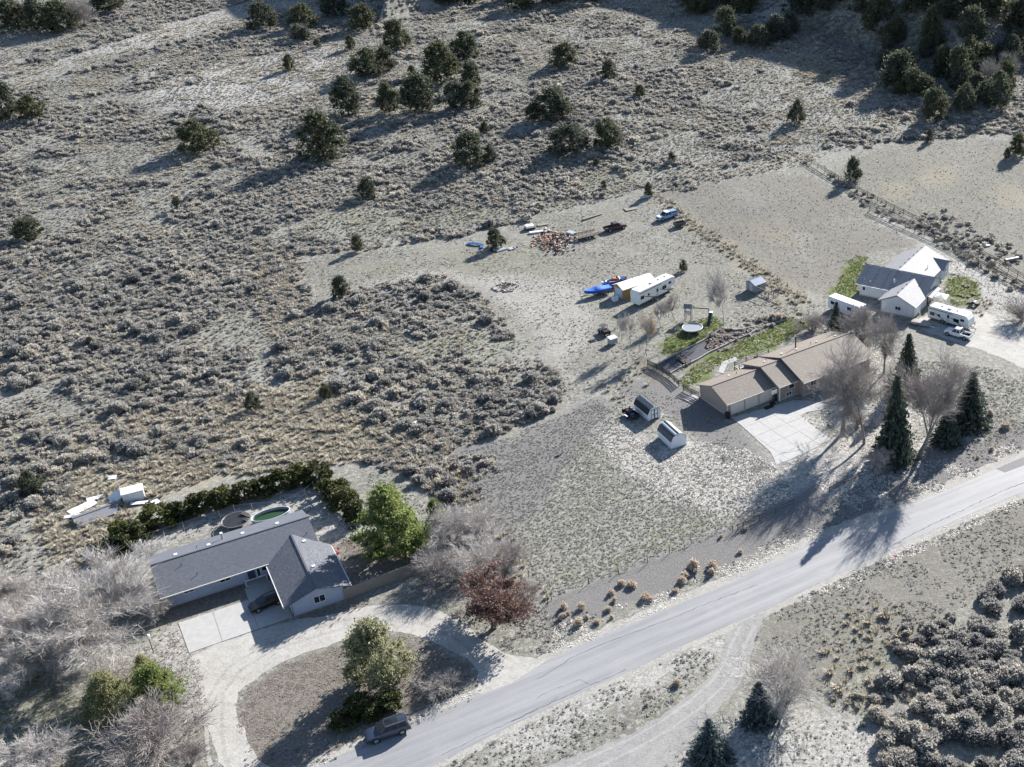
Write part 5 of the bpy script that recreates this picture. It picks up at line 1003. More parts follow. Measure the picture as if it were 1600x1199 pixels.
fence('wire_fence', 'wire fence with steel posts behind the play set', [(1062, 474), (1073, 466), (1091, 464), (1109, 460)], 2.5, 1.5, (.5, 1.3), M_STEEL, M_WIRE, .04, .012)
fence('split_rail_fence', 'short brown rail fence at the field corner beside the road', [(1153, 829), (1161, 826), (1187, 814), (1212, 802), (1240, 790)], 3.0, 1.15, (.5, .95), M_RAILW, M_RAILW, .07, .05)
fence('split_rail_fence', 'brown rail fence in the dappled shade under the cottonwoods', [(1296, 770), (1319, 758), (1343, 748), (1365, 741)], 3.0, 1.1, (.5, .95), M_RAILW, M_RAILW, .07, .05)
fence('split_rail_fence', 'brown rail fence between spruce and tall roadside cottonwood', [(1411, 722), (1425, 716), (1440, 712)], 3.0, 1.1, (.5, .95), M_RAILW, M_RAILW, .07, .05)
fence('chain_fence', 'thin backyard fence with white-topped posts behind the blue house', [(212, 852), (231, 848), (345, 812), (368, 803), (396, 800), (445, 796), (478, 778), (492, 766)], 4.2, 1.6, (.5, 1.5), M_STEEL, M_WIRE, .035, .014)
fence('chain_fence', 'thin backyard side fence at the foot of the hedge', [(496, 768), (515, 785), (545, 808), (562, 815)], 3.2, 1.3, (.3, 1.2), M_STEEL, M_WOODG, .04, .05)
fence('chain_fence', 'small fence with dark stakes beside the blue house chicken yard', [(510, 858), (523, 853), (537, 847), (549, 842), (561, 837)], 1.4, 1.4, (.4, 1.2), M_DARK, M_WIRE, .03, .012)
pf = thing('privacy_fence', 'grey-brown plank privacy fence right of the blue house', 'fence', g(541, 937), 0, None, (595, 910))
a, b2 = g(541, 937), g(648, 897); n = int((b2-a).length/.3); d = (b2-a).normalized(); an = math.atan2(d.y, d.x); rr = random.Random(3)
for k in range(n+1):
    p = d*(k*.3); MB().box((p.x, p.y, .9+rr.uniform(-.03, .03)), (.275, .03, 1.8), an, rr.uniform(-.02, .02), rr.uniform(-.02, .02)).build('plank', M_WOODG, pf)
nv = Vector((-d.y, d.x, 0))*.06
for z in (.45, 1.4): q = d*((b2-a).length/2)+nv; MB().box((q.x, q.y, z), ((b2-a).length, .05, .1), an).build('rail', M_WOODG, pf)
for k in range(0, n+1, 8): q = d*(k*.3)+nv*2; MB().box((q.x, q.y, .9), (.1, .1, 1.85), an).build('post', M_WOODG, pf)

# ------------------------------------------------------------------ yard things
def trampoline(name, label, px, R=2.1, mat_c=(.13, .14, .17), net=False):
    o = at(name, label, 'trampoline', px); o.location.z = .012
    bed = MB().cyl((0, 0, .86), (0, 0, .875), R*.86, R*.86, 32).build('bed', mat('trampoline_bed_'+str(net), mat_c, .5, .08, 2, 0, .5), o)
    MB().ring((0, 0, .9), R*.94, R*(.06 if not net else .03), 36, 6).build('pad', mat('white_pad', (.50, .52, .54), .5) if not net else mat('grey_pad', (.22, .23, .24), .5), o)
    for k in range(6):
        t = k*math.pi/3+.3; x, y = R*.95*math.cos(t), R*.95*math.sin(t); MB().cyl((x, y, 0), (x, y, .86), .035, .035, 6).build('leg', M_STEEL, o)
        if net: MB().cyl((x*1.02, y*1.02, .9), (x*(1.02 if k % 2 else .7), y*(1.02 if k % 2 else .7), 2.4 if k % 2 else 1.7), .025, .025, 6).build('net_pole', M_DARK if k != 2 else M_STEEL, o)
    if net:
        rr = random.Random(2); V = []; n = 12
        for i in range(n):
            t = -.3+i*.16; V += [(R*.95*math.cos(t), R*.95*math.sin(t), .93), (R*rr.uniform(.45, .8)*math.cos(t), R*rr.uniform(.45, .8)*math.sin(t), rr.uniform(1.0, 1.5))]
        MB().add(V, [(2*i, 2*i+2, 2*i+3, 2*i+1) for i in range(n-1)]).build('fallen_net', mat('net_mesh', (.05, .05, .055), .8), o)
    return o
trampoline('round_trampoline', 'round trampoline with pale grey bed on the lawn by the play set', (1082, 518), 2.1, (.24, .255, .29))
trampoline('round_trampoline', 'black trampoline with collapsed net behind the blue house', (371, 820), 2.15, (.02, .022, .024), True)
pl = at('swimming_pool', 'oval above-ground pool with green water behind the blue house', 'pool', (425, 812), 33.1)
MB().ring((0, 0, 1.05), 1.0, .025, 40, 6, 2.7, 1.45).build('rim', M_WHITE, pl); V = []; n = 40
for z in (0, 1.03):
    for i in range(n): t = 2*math.pi*i/n; V.append((2.66*math.cos(t), 1.42*math.sin(t), z))
MB().add(V, [(i, (i+1) % n, n+(i+1) % n, n+i) for i in range(n)]).build('wall', mat('pool_wall', (.30, .36, .42), .5), pl)
MB().plate([(2.6*math.cos(2*math.pi*i/n), 1.37*math.sin(2*math.pi*i/n)) for i in range(n)], .3, .62).build('water', mat('green_water', (.022, .055, .016), .12, .2, 1, 0, .5), pl)
ps = at('play_set', 'grey wooden swing set with tower beam and slide by the trampoline', 'play set', (1076, 500), -8)
M_PLAY = mat('grey_play_wood', (.16, .155, .165), .8, .2, 4)
for x in (-.6, .6):
    for y in (-.6, .6): MB().b2(x-.06, x+.06, y-.06, y+.06, 0, 2.9).build('tower_post', M_PLAY, ps)
MB().b2(-.7, .7, -.7, .7, 1.35, 1.43).build('deck', M_PLAY, ps); MB().chevron(-.85, .85, -.85, .85, 2.9, 3.5, .05).build('tower_roof', mat('play_canopy', (.20, .22, .22), .7), ps)
for z in (1.6, 1.85, 2.1): MB().b2(-.66, .66, -.68, -.62, z, z+.14).b2(-.68, -.62, -.62, .62, z, z+.14).build('wall_board', M_PLAY, ps)
MB().b2(.6, 4.3, -.08, .08, 2.65, 2.83).build('swing_beam', mat('dark_beam', (.06, .055, .06), .8), ps)
for s in (-1, 1): MB().cyl((4.2, 0, 2.75), (4.5, s*1.1, 0), .07, .07, 6).build('a_frame_leg', M_PLAY, ps)
for x in (1.6, 2.9):
    for s in (-.22, .22): MB().cyl((x+s, 0, .5), (x+s, 0, 2.66), .012, .012, 4).build('rope', M_STEEL, ps)
    MB().b2(x-.25, x+.25, -.1, .1, .47, .5).build('swing_seat', M_BLACK, ps)
MB().box((4.6, -1.6, 1.1), (.65, 3.2, .08), 0, .62).b2(4.27, 4.33, -.4, .4, 0, 2.0).b2(4.87, 4.93, -.4, .4, 0, 2.0).build('slide', mat('green_slide', (.03, .06, .055), .4), ps); MB().b2(4.2, 5.0, -.3, .5, 1.95, 2.03).build('slide_platform', M_WHITE, ps)
# deck with railing behind the brown house
dk = up(FB, 38.0, 'back_deck', 'pale deck with dark railing behind the brown house', 'deck', (1180, 545))
for k in range(20): MB().b2(10.8+k*.4, 10.8+k*.4+.37, 9.85, 13.0, .75, .8).build('deck_board', mat('pale_deck', (.52, .50, .47), .7, .12, 3), dk)
MB().b2(10.8, 18.8, 9.85, 13.0, .55, .745).build('deck_frame', M_WOODD, dk)
for x in (10.85, 13.5, 16.1, 18.75): MB().b2(x-.06, x+.06, 12.9, 13.02, 0, 1.85).build('post', M_DARK, dk)
for y in (9.95, 11.5): MB().b2(10.79, 10.91, y-.06, y+.06, 0, 1.85).b2(18.69, 18.81, y-.06, y+.06, 0, 1.85).build('post', M_DARK, dk)
for z in (1.1, 1.45, 1.8): MB().b2(10.85, 18.75, 12.93, 12.98, z-.03, z+.03).build('rail', M_DARK, dk); MB().b2(10.82, 10.87, 9.9, 12.93, z-.03, z+.03).build('rail', M_DARK, dk)
for k in range(4): MB().b2(9.6+k*.3, 10.78, 10.2, 11.6, .0+k*.18, .17+k*.18).build('step', M_WOODD, dk)
gr = up(FB, 38, 'barbecue_grill', 'black barbecue grill on the deck of the brown house', 'grill', (1185, 541)); gr.location = FB[0]+FB[1]*15.2+FB[2]*12.1+Vector((0, 0, .8)); MB().b2(-.35, .35, -.28, .28, .55, .85).build('firebox', M_BLACK, gr, False, .04); MB().cyl((-.36, 0, .88), (.36, 0, .88), .27, .27, 12).build('lid', M_BLACK, gr)
for x in (-.3, .3):
    for y in (-.22, .22): MB().cyl((x, y, 0), (x, y, .56), .025, .025, 6).build('leg', M_DARK, gr)
# timber-edged terrace bed between the two lawns
tb = thing('terrace_bed', 'timber-edged terrace bed with dark fabric between the two lawns', 'garden bed', g(1032, 572), 0, None, (1090, 548)); O = g(1032, 572)
low = [(1045, 586), (1062, 576), (1090, 563), (1110, 551), (1128, 543), (1152, 531), (1172, 523), (1186, 514), (1230, 500)]; hi = [(1029, 571), (1050, 559), (1072, 548), (1098, 535), (1128, 516), (1150, 518), (1182, 513)]
for pts, z in ((low, .35), (hi, .5)):
    for q0, q1 in zip(pts, pts[1:]):
        a, b2 = g(*q0)-O, g(*q1)-O; m_ = (a+b2)/2; d = b2-a; n = max(1, round(d.length/2.4))
        for k in range(n):
            c0 = a.lerp(b2, (k+.5)/n); MB().box((c0.x, c0.y, z/2+random.uniform(-.03, .03)), (d.length/n-.03, .18, z), math.atan2(d.y, d.x)+random.uniform(-.02, .02)).build('timber', mat('pale_timber', (.38, .35, .32), .8, .2, 4), tb)
P = [g(*q)-O for q in hi[:4]]+[g(*q)-O for q in low[3::-1]]
MB().plate([(p.x, p.y) for p in P], .02, .22).build('fabric', mat('black_fabric', (.05, .05, .065), .7, .3, 1.2, 0, .3, .5), tb)
P = [g(*q)-O for q in hi[3:]]+[g(*q)-O for q in low[:2:-1][1:]]
MB().plate([(p.x, p.y) for p in P], .02, .20).build('soil', mat('bed_soil', (.11, .085, .072), .95, .5, 2, 0, .1, .6), tb)
rm_ = []
for k in range(3):
    bm = bmesh.new(); bmesh.ops.create_icosphere(bm, subdivisions=1, radius=.3); q = random.Random(k+3)
    for v_ in bm.verts: v_.co *= q.uniform(.7, 1.25); v_.co.z *= .7
    me = bpy.data.meshes.new('rock'); bm.to_mesh(me); bm.free(); me.materials.append([mat('pale_rock', (.36, .34, .31), .9, .2, 4), mat('brown_rock', (.25, .19, .16), .9, .3, 4), mat('dark_rock', (.09, .085, .085), .9, .3, 4)][k]); rm_.append(me)
q = random.Random(8)
for k in range(110):
    t_ = q.random(); a_ = q.random(); i_ = min(int(t_*5), 4); hp = Vector((1098+t_*84, 536-t_*24)); lp_ = Vector((1110+t_*76, 552-t_*38)); pp = hp.lerp(lp_, a_); w_ = g(pp.x, pp.y)-O
    o = link('rock', rm_[q.choice((0, 1, 1, 2, 0))], None, tb); o.location = (w_.x, w_.y, .28); s_ = q.uniform(.4, 1.3); o.scale = (s_, s_, s_); o.rotation_euler = (q.random(), q.random(), q.random()*6)
br = at('foot_bridge', 'small dark timber steps with rails crossing the terrace bed', 'steps', (1067, 566), 128)
for k in range(5): MB().b2(-1.9+k*.72, -1.9+k*.72+.66, -.5, .5, .36+.03*k, .42+.03*k).build('tread', M_WOODD, br)
for s in (-.55, .55):
    for x in (-1.7, 1.5): MB().b2(x-.05, x+.05, s-.05, s+.05, 0, 1.3).build('post', M_WOODD, br)
    MB().b2(-1.9, 1.7, s-.04, s+.04, 1.22, 1.3).build('rail', M_WOODG, br)
# small things
def barrel_cube(): 
    o = at('water_tote', 'white water tote cube in front of the tan garage door', 'water tank', (961, 471), 40); MB().b2(-.55, .55, -.55, .55, .18, 1.15).build('tank', mat('tote_plastic', (.66, .70, .76), .5), o, False, .06); MB().b2(-.6, .6, -.6, .6, .0, .15).build('pallet', M_WOODG, o); MB().cyl((0, 0, 1.15), (0, 0, 1.22), .16, .16, 10).build('cap', M_DARK, o)
    for z in (.35, .65, .95): MB().b2(-.585, .585, -.585, -.555, z, z+.03).b2(-.585, -.555, -.555, .585, z, z+.03).build('cage_bar', M_STEEL, o)
barrel_cube()
lp = at('lamp_post', 'lamp post with white head beside the curved drive at left', 'lamp post', (240, 1020)); MB().cyl((0, 0, 0), (0, 0, 2.3), .06, .05, 8).build('pole', M_WOODD, lp); MB().cyl((0, 0, 2.3), (0, 0, 2.85), .15, .2, 8).build('lamp_head', M_WHITE, lp); MB().cyl((0, 0, 2.85), (0, 0, 3.0), .24, .03, 8).build('cap', M_WHITE, lp)
lp = at('flag_post', 'short white-topped post at the corner behind the blue house', 'post', (226, 866)); MB().cyl((0, 0, 0), (0, 0, 1.6), .06, .06, 8).build('pole', M_DARK, lp); MB().cyl((0, 0, 1.6), (0, 0, 2.5), .12, .12, 8).build('sleeve', M_WHITE, lp)
sd = at('satellite_dish', 'white satellite dish at the left end of the blue house', 'satellite dish', (211, 876)); MB().cyl((0, 0, 0), (0, 0, 1.0), .04, .04, 6).build('mast', M_STEEL, sd); MB().cyl((0, 0, 1.0), (.12, -.12, 1.12), .06, .42, 14).build('dish', M_WHITE, sd); MB().cyl((.05, -.05, 1.05), (.4, -.4, 1.25), .02, .03, 6).build('feed_arm', M_STEEL, sd)
tc = at('trash_bin', 'black wheeled bin at the front corner of the brown garage', 'bin', (1137, 654), 38); MB().loft([[(-.28, -.3, .08), (.28, -.3, .08), (.28, .3, .08), (-.28, .3, .08)], [(-.36, -.4, 1.05), (.36, -.4, 1.05), (.36, .4, 1.05), (-.36, .4, 1.05)]]).build('bin', M_BLACK, tc); MB().box((0, 0, 1.09), (.78, .86, .07)).build('lid', M_DARK, tc)
for s in (-.2, .2): MB().cyl((s-.05, .34, .1), (s+.05, .34, .1), .1, .1, 10).build('wheel', M_TYRE, tc)
bh = at('basketball_hoop', 'basketball hoop stand with white backboard by the brown garage doors', 'basketball hoop', (1208, 632), 38); MB().b2(-.4, .4, -.3, .5, .05, .3).build('base', M_BLACK, bh, False, .05); MB().cyl((0, .2, .3), (0, 0, 2.5), .06, .05, 8).build('pole', M_DARK, bh); MB().b2(-.6, .6, -.35, -.31, 2.2, 2.95).build('backboard', M_WHITE, bh); MB().ring((0, -.6, 2.3), .23, .02, 16, 5).build('hoop', M_RED, bh)
mtp = at('door_mat', 'black mat on the driveway in front of the brown garage', 'mat', (1201, 637), 38); mtp.location.z = .058; MB().b2(-.9, .9, -.5, .5, 0, .03).build('mat', M_BLACK, mtp, False, .01)
fp = at('fire_pit', 'ring of pale dirt round a burnt brush pile in the clearing', 'fire pit', (790, 449)); rr = random.Random(9)
for k in range(22): t = k*math.pi*2/22; r_ = 2.3+rr.uniform(-.4, .5); MB().box((r_*math.cos(t), r_*.9*math.sin(t), .12), (rr.uniform(.4, .8), rr.uniform(.3, .6), rr.uniform(.25, .5)), rr.random()*3, rr.random()*.4).build('stone', mat('pit_stone', (.34, .31, .29), .9, .3, 3), fp)
for k in range(26): t = rr.random()*6.28; q = rr.uniform(0, 1.4); MB().cyl((q*math.cos(t), q*math.sin(t), rr.uniform(.05, .4)), (q*math.cos(t)+rr.uniform(-1, 1), q*math.sin(t)+rr.uniform(-1, 1), rr.uniform(.1, .8)), .07, .04, 5).build('branch', mat('charred_wood', (.10, .07, .058), .95, .4, 4), fp)
MB().box((1.3, -2.3, .12), (1.6, .3, .2), .3).build('plank', M_WOODG, fp)
# firewood heap between the pallets and the flatbed trailer
M_LOG = [mat('split_log', (.47, .29, .20), .9, .3, 6), mat('pale_log', (.58, .49, .42), .9, .25, 6), mat('dark_log', (.12, .08, .065), .9, .3, 6)]
lm = []
for k in range(3):
    mb = MB(); mb.cyl((-.2, 0, 0), (.2, 0, 0), .13, .12, 6 if k else 5); me = bpy.data.meshes.new('log'); me.from_pydata(mb.V, [], mb.F); me.materials.append(M_LOG[k]); lm.append(me)
heap = [(848, 374), (862, 368), (875, 372), (858, 384), (880, 384), (868, 378), (843, 380), (890, 376), (872, 390)]
for k in range(240):
    hx, hy = heap[k % len(heap)]; p = g(hx+rr.gauss(0, 10), hy+rr.gauss(0, 5)); c0 = g(866, 379); dd = (Vector((p.x, p.y, 0))-Vector((c0.x, c0.y, 0))).length
    o = bpy.data.objects.new('firewood_log', lm[k % 3]); COL.objects.link(o); o.location = (p.x, p.y, p.z+.12+max(0, 1.15-dd*.2)*rr.random()); o.rotation_euler = (rr.random()*6, rr.uniform(-.7, .7), rr.random()*6); s = rr.uniform(.9, 1.8); o.scale = (s, s, s)
    o['label'] = 'split firewood log in the heap left of the flatbed trailer'; o['category'] = 'log'; o['group'] = 'heap of split firewood'
def board(name, label, px, ang, d, m, z=.08, rx=0, ry=0, cat='board', n=1, plank='plank'):
    o = at(name, label, cat, px, ang)
    for k in range(n): MB().box((0, (k-(n-1)/2)*d[1]/n, z+random.uniform(0, .015)), (d[0], d[1]/n-.015, d[2]), 0, rx, ry).build(plank, m, o)
    return o
M_ALU = mat('aluminium', (.55, .55, .56), .4, .1, 2, .5)
for i, (x, y, a_, dx, dy, nn, m_, z, lb) in enumerate([(782, 391, 40, 2.4, 1.6, 2, M_ALU, .3, 'pair of pale metal panels lying beside the round juniper'), (800, 389, 42, 1.6, 1.4, 2, M_ALU, .2, 'pale panel next to the black scrap by the firewood'), (893, 366, -40, 2.2, 1.4, 5, M_ALU, .5, 'slatted pallet leaning at the top of the firewood heap'), (838, 364, 20, 3.2, .9, 3, mat('white_board', (.66, .65, .63), .7, .12, 3), .35, 'white boards stacked behind the firewood heap'),
        (925, 340, 44, 5.5, .7, 3, M_WOODG, .3, 'long grey lumber stack behind the maroon pickup'), (985, 327, 30, 3.0, 2.0, 4, M_WOODG, .15, 'low pile of grey slabs above the maroon pickup'), (1010, 309, 30, 3.4, .5, 3, M_ALU, .6, 'grey sheet stack at the fence corner above the blue pickup'), (848, 352, 25, 2.6, 1.2, 3, M_WOODG, .2, 'grey boards beside the white truck cap'), (1450, 510, -28, 3.0, .4, 2, M_WHITE, .15, 'white rails on the ground by the travel trailer'),
        (470, 411, 20, 2.6, .6, 3, M_WOODG, .15, 'small plank bench at the left end of the clearing'), (718, 738, -40, 4.2, .35, 2, mat('yellow_board', (.45, .30, .12), .8, .2, 4), .25, 'yellow-brown planks at the upper left field corner'), (706, 722, -42, 3.4, 1.6, 6, M_WOODG, .12, 'grey plank stack at the upper left field corner'), (648, 663, 35, 2.4, 1.2, 2, M_WHITE, .2, 'pale panel lying in the sagebrush left of the open field'), (556, 870, 30, 2.0, .3, 2, M_WOODG, .2, 'scrap planks in the shaded yard under the cedar')]):
    board('lumber_stack', lb, (x, y), a_, (dx, dy, z), m_, z/2+.02, 0, 0, 'lumber', nn)
cpo = at('truck_cap', 'white pickup cap standing on the ground behind the firewood', 'truck cap', (828, 358), 30); MB().loft([[(-1.1, -.8, .45), (1.1, -.8, .45), (1.1, .8, .45), (-1.1, .8, .45)], [(-.95, -.68, 1.0), (.95, -.68, 1.0), (.95, .68, 1.0), (-.95, .68, 1.0)]]).build('shell', M_WHITE, cpo)
for s in (-1, 1): MB().b2(-.9, .9, *sorted((s*.78, s*.83)), 0, .5).build('side_panel', M_DARK, cpo)
MB().b2(1.08, 1.12, -.75, .75, 0, .5).b2(-1.12, -1.08, -.75, .75, 0, .5).build('end_panel', M_DARK, cpo)
sl = at('plastic_slide', 'bent blue plastic slide lying left of the round juniper', 'slide', (742, 383), -15); prof = [(-2.0, .5), (-1.0, .62), (0, .6), (1.0, .45), (1.6, .2), (1.9, -.3)]
secs = [[(x, -.35, z-.02), (x, -.4, z+.22), (x, -.33, z+.22), (x, -.3, z+.05), (x, .3, z+.05), (x, .33, z+.22), (x, .4, z+.22), (x, .35, z-.02)] for x, z in [(-2.0, .05), (-1.0, .22), (0, .3), (1.0, .22), (1.6, .12), (2.1, .04)]]
MB().loft(secs).build('chute', mat('blue_plastic', (.16, .33, .58), .4), sl, True); sl2 = MB().box((2.2, -.9, .15), (.7, 1.6, .22), .4).build('tail', mat('dark_blue_plastic', (.05, .10, .28), .45), sl)
for i, (x, y, lb, sx) in enumerate([(770, 392, 'black scrap metal heap under the round juniper', 1.0), (806, 388, 'black scrap drum beside the firewood heap', .6), (851, 366, 'grey tarp bundle behind the firewood heap', .9), (1085, 380, 'rusty hoop of scrap on the grass above the camper', .5), (520, 862, 'red and white toy pile by the right end of the blue house', 1.0), (552, 826, 'black tyre bundle in the yard corner by the cedar', .7), (873, 712, 'small dark scrap lump in the open field', .5), (1296, 665, 'dark stump on the leaf litter by the driveway', .35)]):
    o = at('scrap_heap', lb, 'scrap', (x, y), i*40); q = random.Random(i)
    for k in range(7): MB().box((q.uniform(-1, 1)*sx, q.uniform(-.7, .7)*sx, .12+q.random()*.3*sx), (q.uniform(.3, .9)*sx, q.uniform(.2, .6)*sx, q.uniform(.1, .4)*sx), q.random()*3, q.random()*.5).build('piece', [M_DARK, M_BLACK, M_STEEL][k % 3] if i != 4 else [MATS['gear_red'], M_WHITE, M_WOODG][k % 3], o)
# broken white camper body and panels left of the hedge
cm = at('wrecked_camper', 'collapsed white camper box in the brush left of the hedge', 'wreck', (213, 778), 30); M_WREK = mat('wreck_white', (.68, .69, .70), .6, .15, 2, 0, .3, .2)
MB().b2(-1.7, 1.2, -1.0, 1.0, .0, 1.6).build('box', M_WREK, cm); MB().b2(-1.8, 1.3, -1.08, 1.08, 1.6, 1.68).build('roof', M_WREK, cm); MB().box((-2.6, .6, .75), (2.0, 1.9, .06), .2, .3, -.5).build('torn_wall', M_WREK, cm); MB().box((-3.4, -.9, .35), (2.6, 1.3, .06), .35, .1, .1).build('torn_wall', M_WREK, cm); MB().box((-1.75, 0, .8), (.05, 1.8, 1.5), 0, 0, .15).build('frame', M_DARK, cm)
gp = at('metal_roof_sheet', 'grey weathered roof panel lying by the hedge at left', 'roof panel', (152, 806), 43)
for k in range(7): MB().box((0, -1.35+k*.45, .75-abs(k-4)*.12), (6.2, .43, .05), 0, (.35 if k < 4 else -.35)).build('sheet', mat('weathered_sheet', (.24, .24, .255), .7, .25, 2, .1, .3, .2, (.4, 5, 1)), gp)
MB().b2(-3.0, -2.9, -1.3, 1.3, 0, .55).b2(2.9, 3.0, -1.3, 1.3, 0, .55).b2(-2.9, 2.9, .35, .5, .2, .6).build('support', M_WOODD, gp)
for i, (x, y, a_, dx, dy, rx, lb) in enumerate([(130, 795, 60, 4.0, 1.5, .15, 'long white panel left of the grey roof sheet'), (116, 808, 20, 2.6, .8, .05, 'white strip panel at the left end of the wreckage'), (176, 748, 20, 1.2, .9, .2, 'small white panel above the wrecked camper'), (150, 780, 35, 2.4, .9, .1, 'pale panel between the wreck and the long white panel'), (218, 788, 15, 2.4, .7, .1, 'white strip panel below the wrecked camper'), (240, 788, 60, 1.8, .8, .4, 'white panel leaning on the hedge')]):
    o = at('scrap_sheeting', lb, 'scrap', (x, y), a_); MB().box((0, 0, .25), (dx, dy, .05), 0, rx, .05).build('sheet', M_WREK, o); MB().b2(-dx*.3, dx*.3, -.05, .05, 0, .2).build('support', M_WOODD, o)
# odds and ends
o = at('survey_stake', 'survey stake with pink ribbon on the road verge at right', 'stake', (1399, 876)); MB().b2(-.03, .03, -.02, .02, 0, .9).build('stake', M_WOODG, o); MB().box((0, 0, .8), (.34, .12, .3), .4).build('ribbon', mat('pink_ribbon', (.75, .12, .3), .6), o)
o = at('white_sheet', 'white rectangular panel lying above the pasture fence at right', 'panel', (1538, 384), -10); MB().plate([(-1.3, -.6), (.2, -.9), (1.5, -.1), (-.1, .8)], .08, .3).build('sheet', M_WHITE, o)
for x in (-.6, .6): MB().b2(x-.06, x+.06, -.3, .3, 0, .079).build('runner', M_WOODD, o)
o = at('wood_trough', 'long pale feed trough beside the pasture fence at the right edge', 'trough', (1580, 408), 25); MB().b2(-1.7, 1.7, -.45, -.38, .15, .75).b2(-1.7, 1.7, .38, .45, .15, .75).b2(-1.7, -1.63, -.38, .38, .15, .75).b2(1.63, 1.7, -.38, .38, .15, .75).b2(-1.63, 1.63, -.38, .38, .15, .2).build('tub', M_WOODG, o); MB().b2(-1.5, -1.3, -.4, .4, 0, .149).b2(1.3, 1.5, -.4, .4, 0, .149).build('skid', M_WOODD, o); MB().b2(-1.75, 1.75, -.5, .0, .76, .82).build('cover_board', M_WHITE, o)
o = at('round_boulder', 'pale brown boulder beside the pasture fence at the right', 'boulder', (1550, 414), 25); me = bpy.data.meshes.new('boulder'); bm = bmesh.new(); bmesh.ops.create_icosphere(bm, subdivisions=3, radius=.9)
for v_ in bm.verts: v_.co *= 1+.12*math.sin(v_.co.x*5+1)*math.sin(v_.co.y*4)+.06*math.sin(v_.co.z*9); v_.co.z *= .75
bm.to_mesh(me); bm.free(); q = link('rock', me, mat('boulder_rock', (.34, .27, .21), .9, .25, 3, 0, .1, .4), o); q.location.z = .5
for x, y, a_, lb in ((1490, 372, 0, 'dark'),): pass
o = at('patio_canopy', 'white canopy sheet by the porch of the white house', 'canopy', (1470, 476), -25); MB().add([(-1.3, -1.1, 1.9), (1.3, -1.1, 1.8), (1.3, 1.2, 1.95), (-1.3, 1.2, 2.0), (0, 0, 2.25)], [(0, 1, 4), (1, 2, 4), (2, 3, 4), (3, 0, 4)]).build('sheet', M_WHITE, o)
for x in (-1.25, 1.25):
    for y in (-1.05, 1.15): MB().cyl((x, y, 0), (x, y, 1.95), .03, .03, 6).build('pole', M_STEEL, o)
ld = at('ladder', 'white ladder leaning on the garage wing of the white house', 'ladder', (1438, 495), -27.5); 
for s in (-.22, .22): MB().cyl((0, s, 0), (-.6, s, 2.9), .03, .03, 6).build('rail', M_WHITE, ld)
for k in range(9): t_ = (k+.5)/9; MB().cyl((-.6*t_, -.22, 2.9*t_), (-.6*t_, .22, 2.9*t_), .022, .022, 5).build('rung', M_WHITE, ld)
# ------------------------------------------------------------------ scattered plants
TUF = [bush_mesh('grass_clump', 300+i, 520, 7, .075, .60, .22) for i in range(3)]
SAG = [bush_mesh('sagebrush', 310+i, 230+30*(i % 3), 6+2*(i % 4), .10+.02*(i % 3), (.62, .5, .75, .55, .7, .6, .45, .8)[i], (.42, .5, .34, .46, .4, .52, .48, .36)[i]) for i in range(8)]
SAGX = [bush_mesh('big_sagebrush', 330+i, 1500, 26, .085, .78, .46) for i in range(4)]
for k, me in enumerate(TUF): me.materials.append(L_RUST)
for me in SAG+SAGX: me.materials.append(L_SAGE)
CL = [(989, 915, 18), (956, 928, 14), (961, 940, 13), (1010, 936, 18), (909, 951, 15), (879, 966, 14), (887, 961, 10), (904, 976, 16), (917, 967, 11), (932, 974, 14), (951, 954, 12), (956, 966, 10), (1055, 925, 12), (1066, 910, 16), (1017, 939, 10), (972, 913, 14), (882, 951, 15), (1085, 888, 27), (1116, 886, 21), (1157, 864, 10), (1127, 840, 10), (1166, 828, 12), (1070, 902, 14), (1112, 897, 16), (1057, 1070, 15), (1011, 1102, 8), (1547, 648, 17), (1570, 668, 18), (1550, 703, 10), (1528, 716, 8), (1520, 506, 10), (1218, 500, 16), (1208, 498, 12)]
def clump_label(x, y):
    if y > 1050: return 'round dry orange grass clump on the verge below the road'
    if x > 1500: return 'round dry tan grass clump beside the right-hand spruce' if y > 600 else 'dry tan grass clump at the gravel yard lawn'
    if x > 1190: return 'dry tan grass clump in the terrace garden'
    return 'round dry orange grass clump on the dark gravel roadside strip'
for i, (x, y, w) in enumerate(CL):
    p = g(x, y); s = pxscale(p); o = link('grass_clump', TUF[i % 3], None); o.location = p; r_ = w/s*1.2; o.scale = (r_*(1+.25*math.sin(i*2.1)), r_*(1+.2*math.cos(i*3.7)), r_*(.85+.3*((i*53) % 17)/17)); o.rotation_euler.z = i*1.7; o['tint'] = (i*37 % 100)/160
    tag(o, clump_label(x, y), 'grass clump', 'dry grass clumps', (x, y))

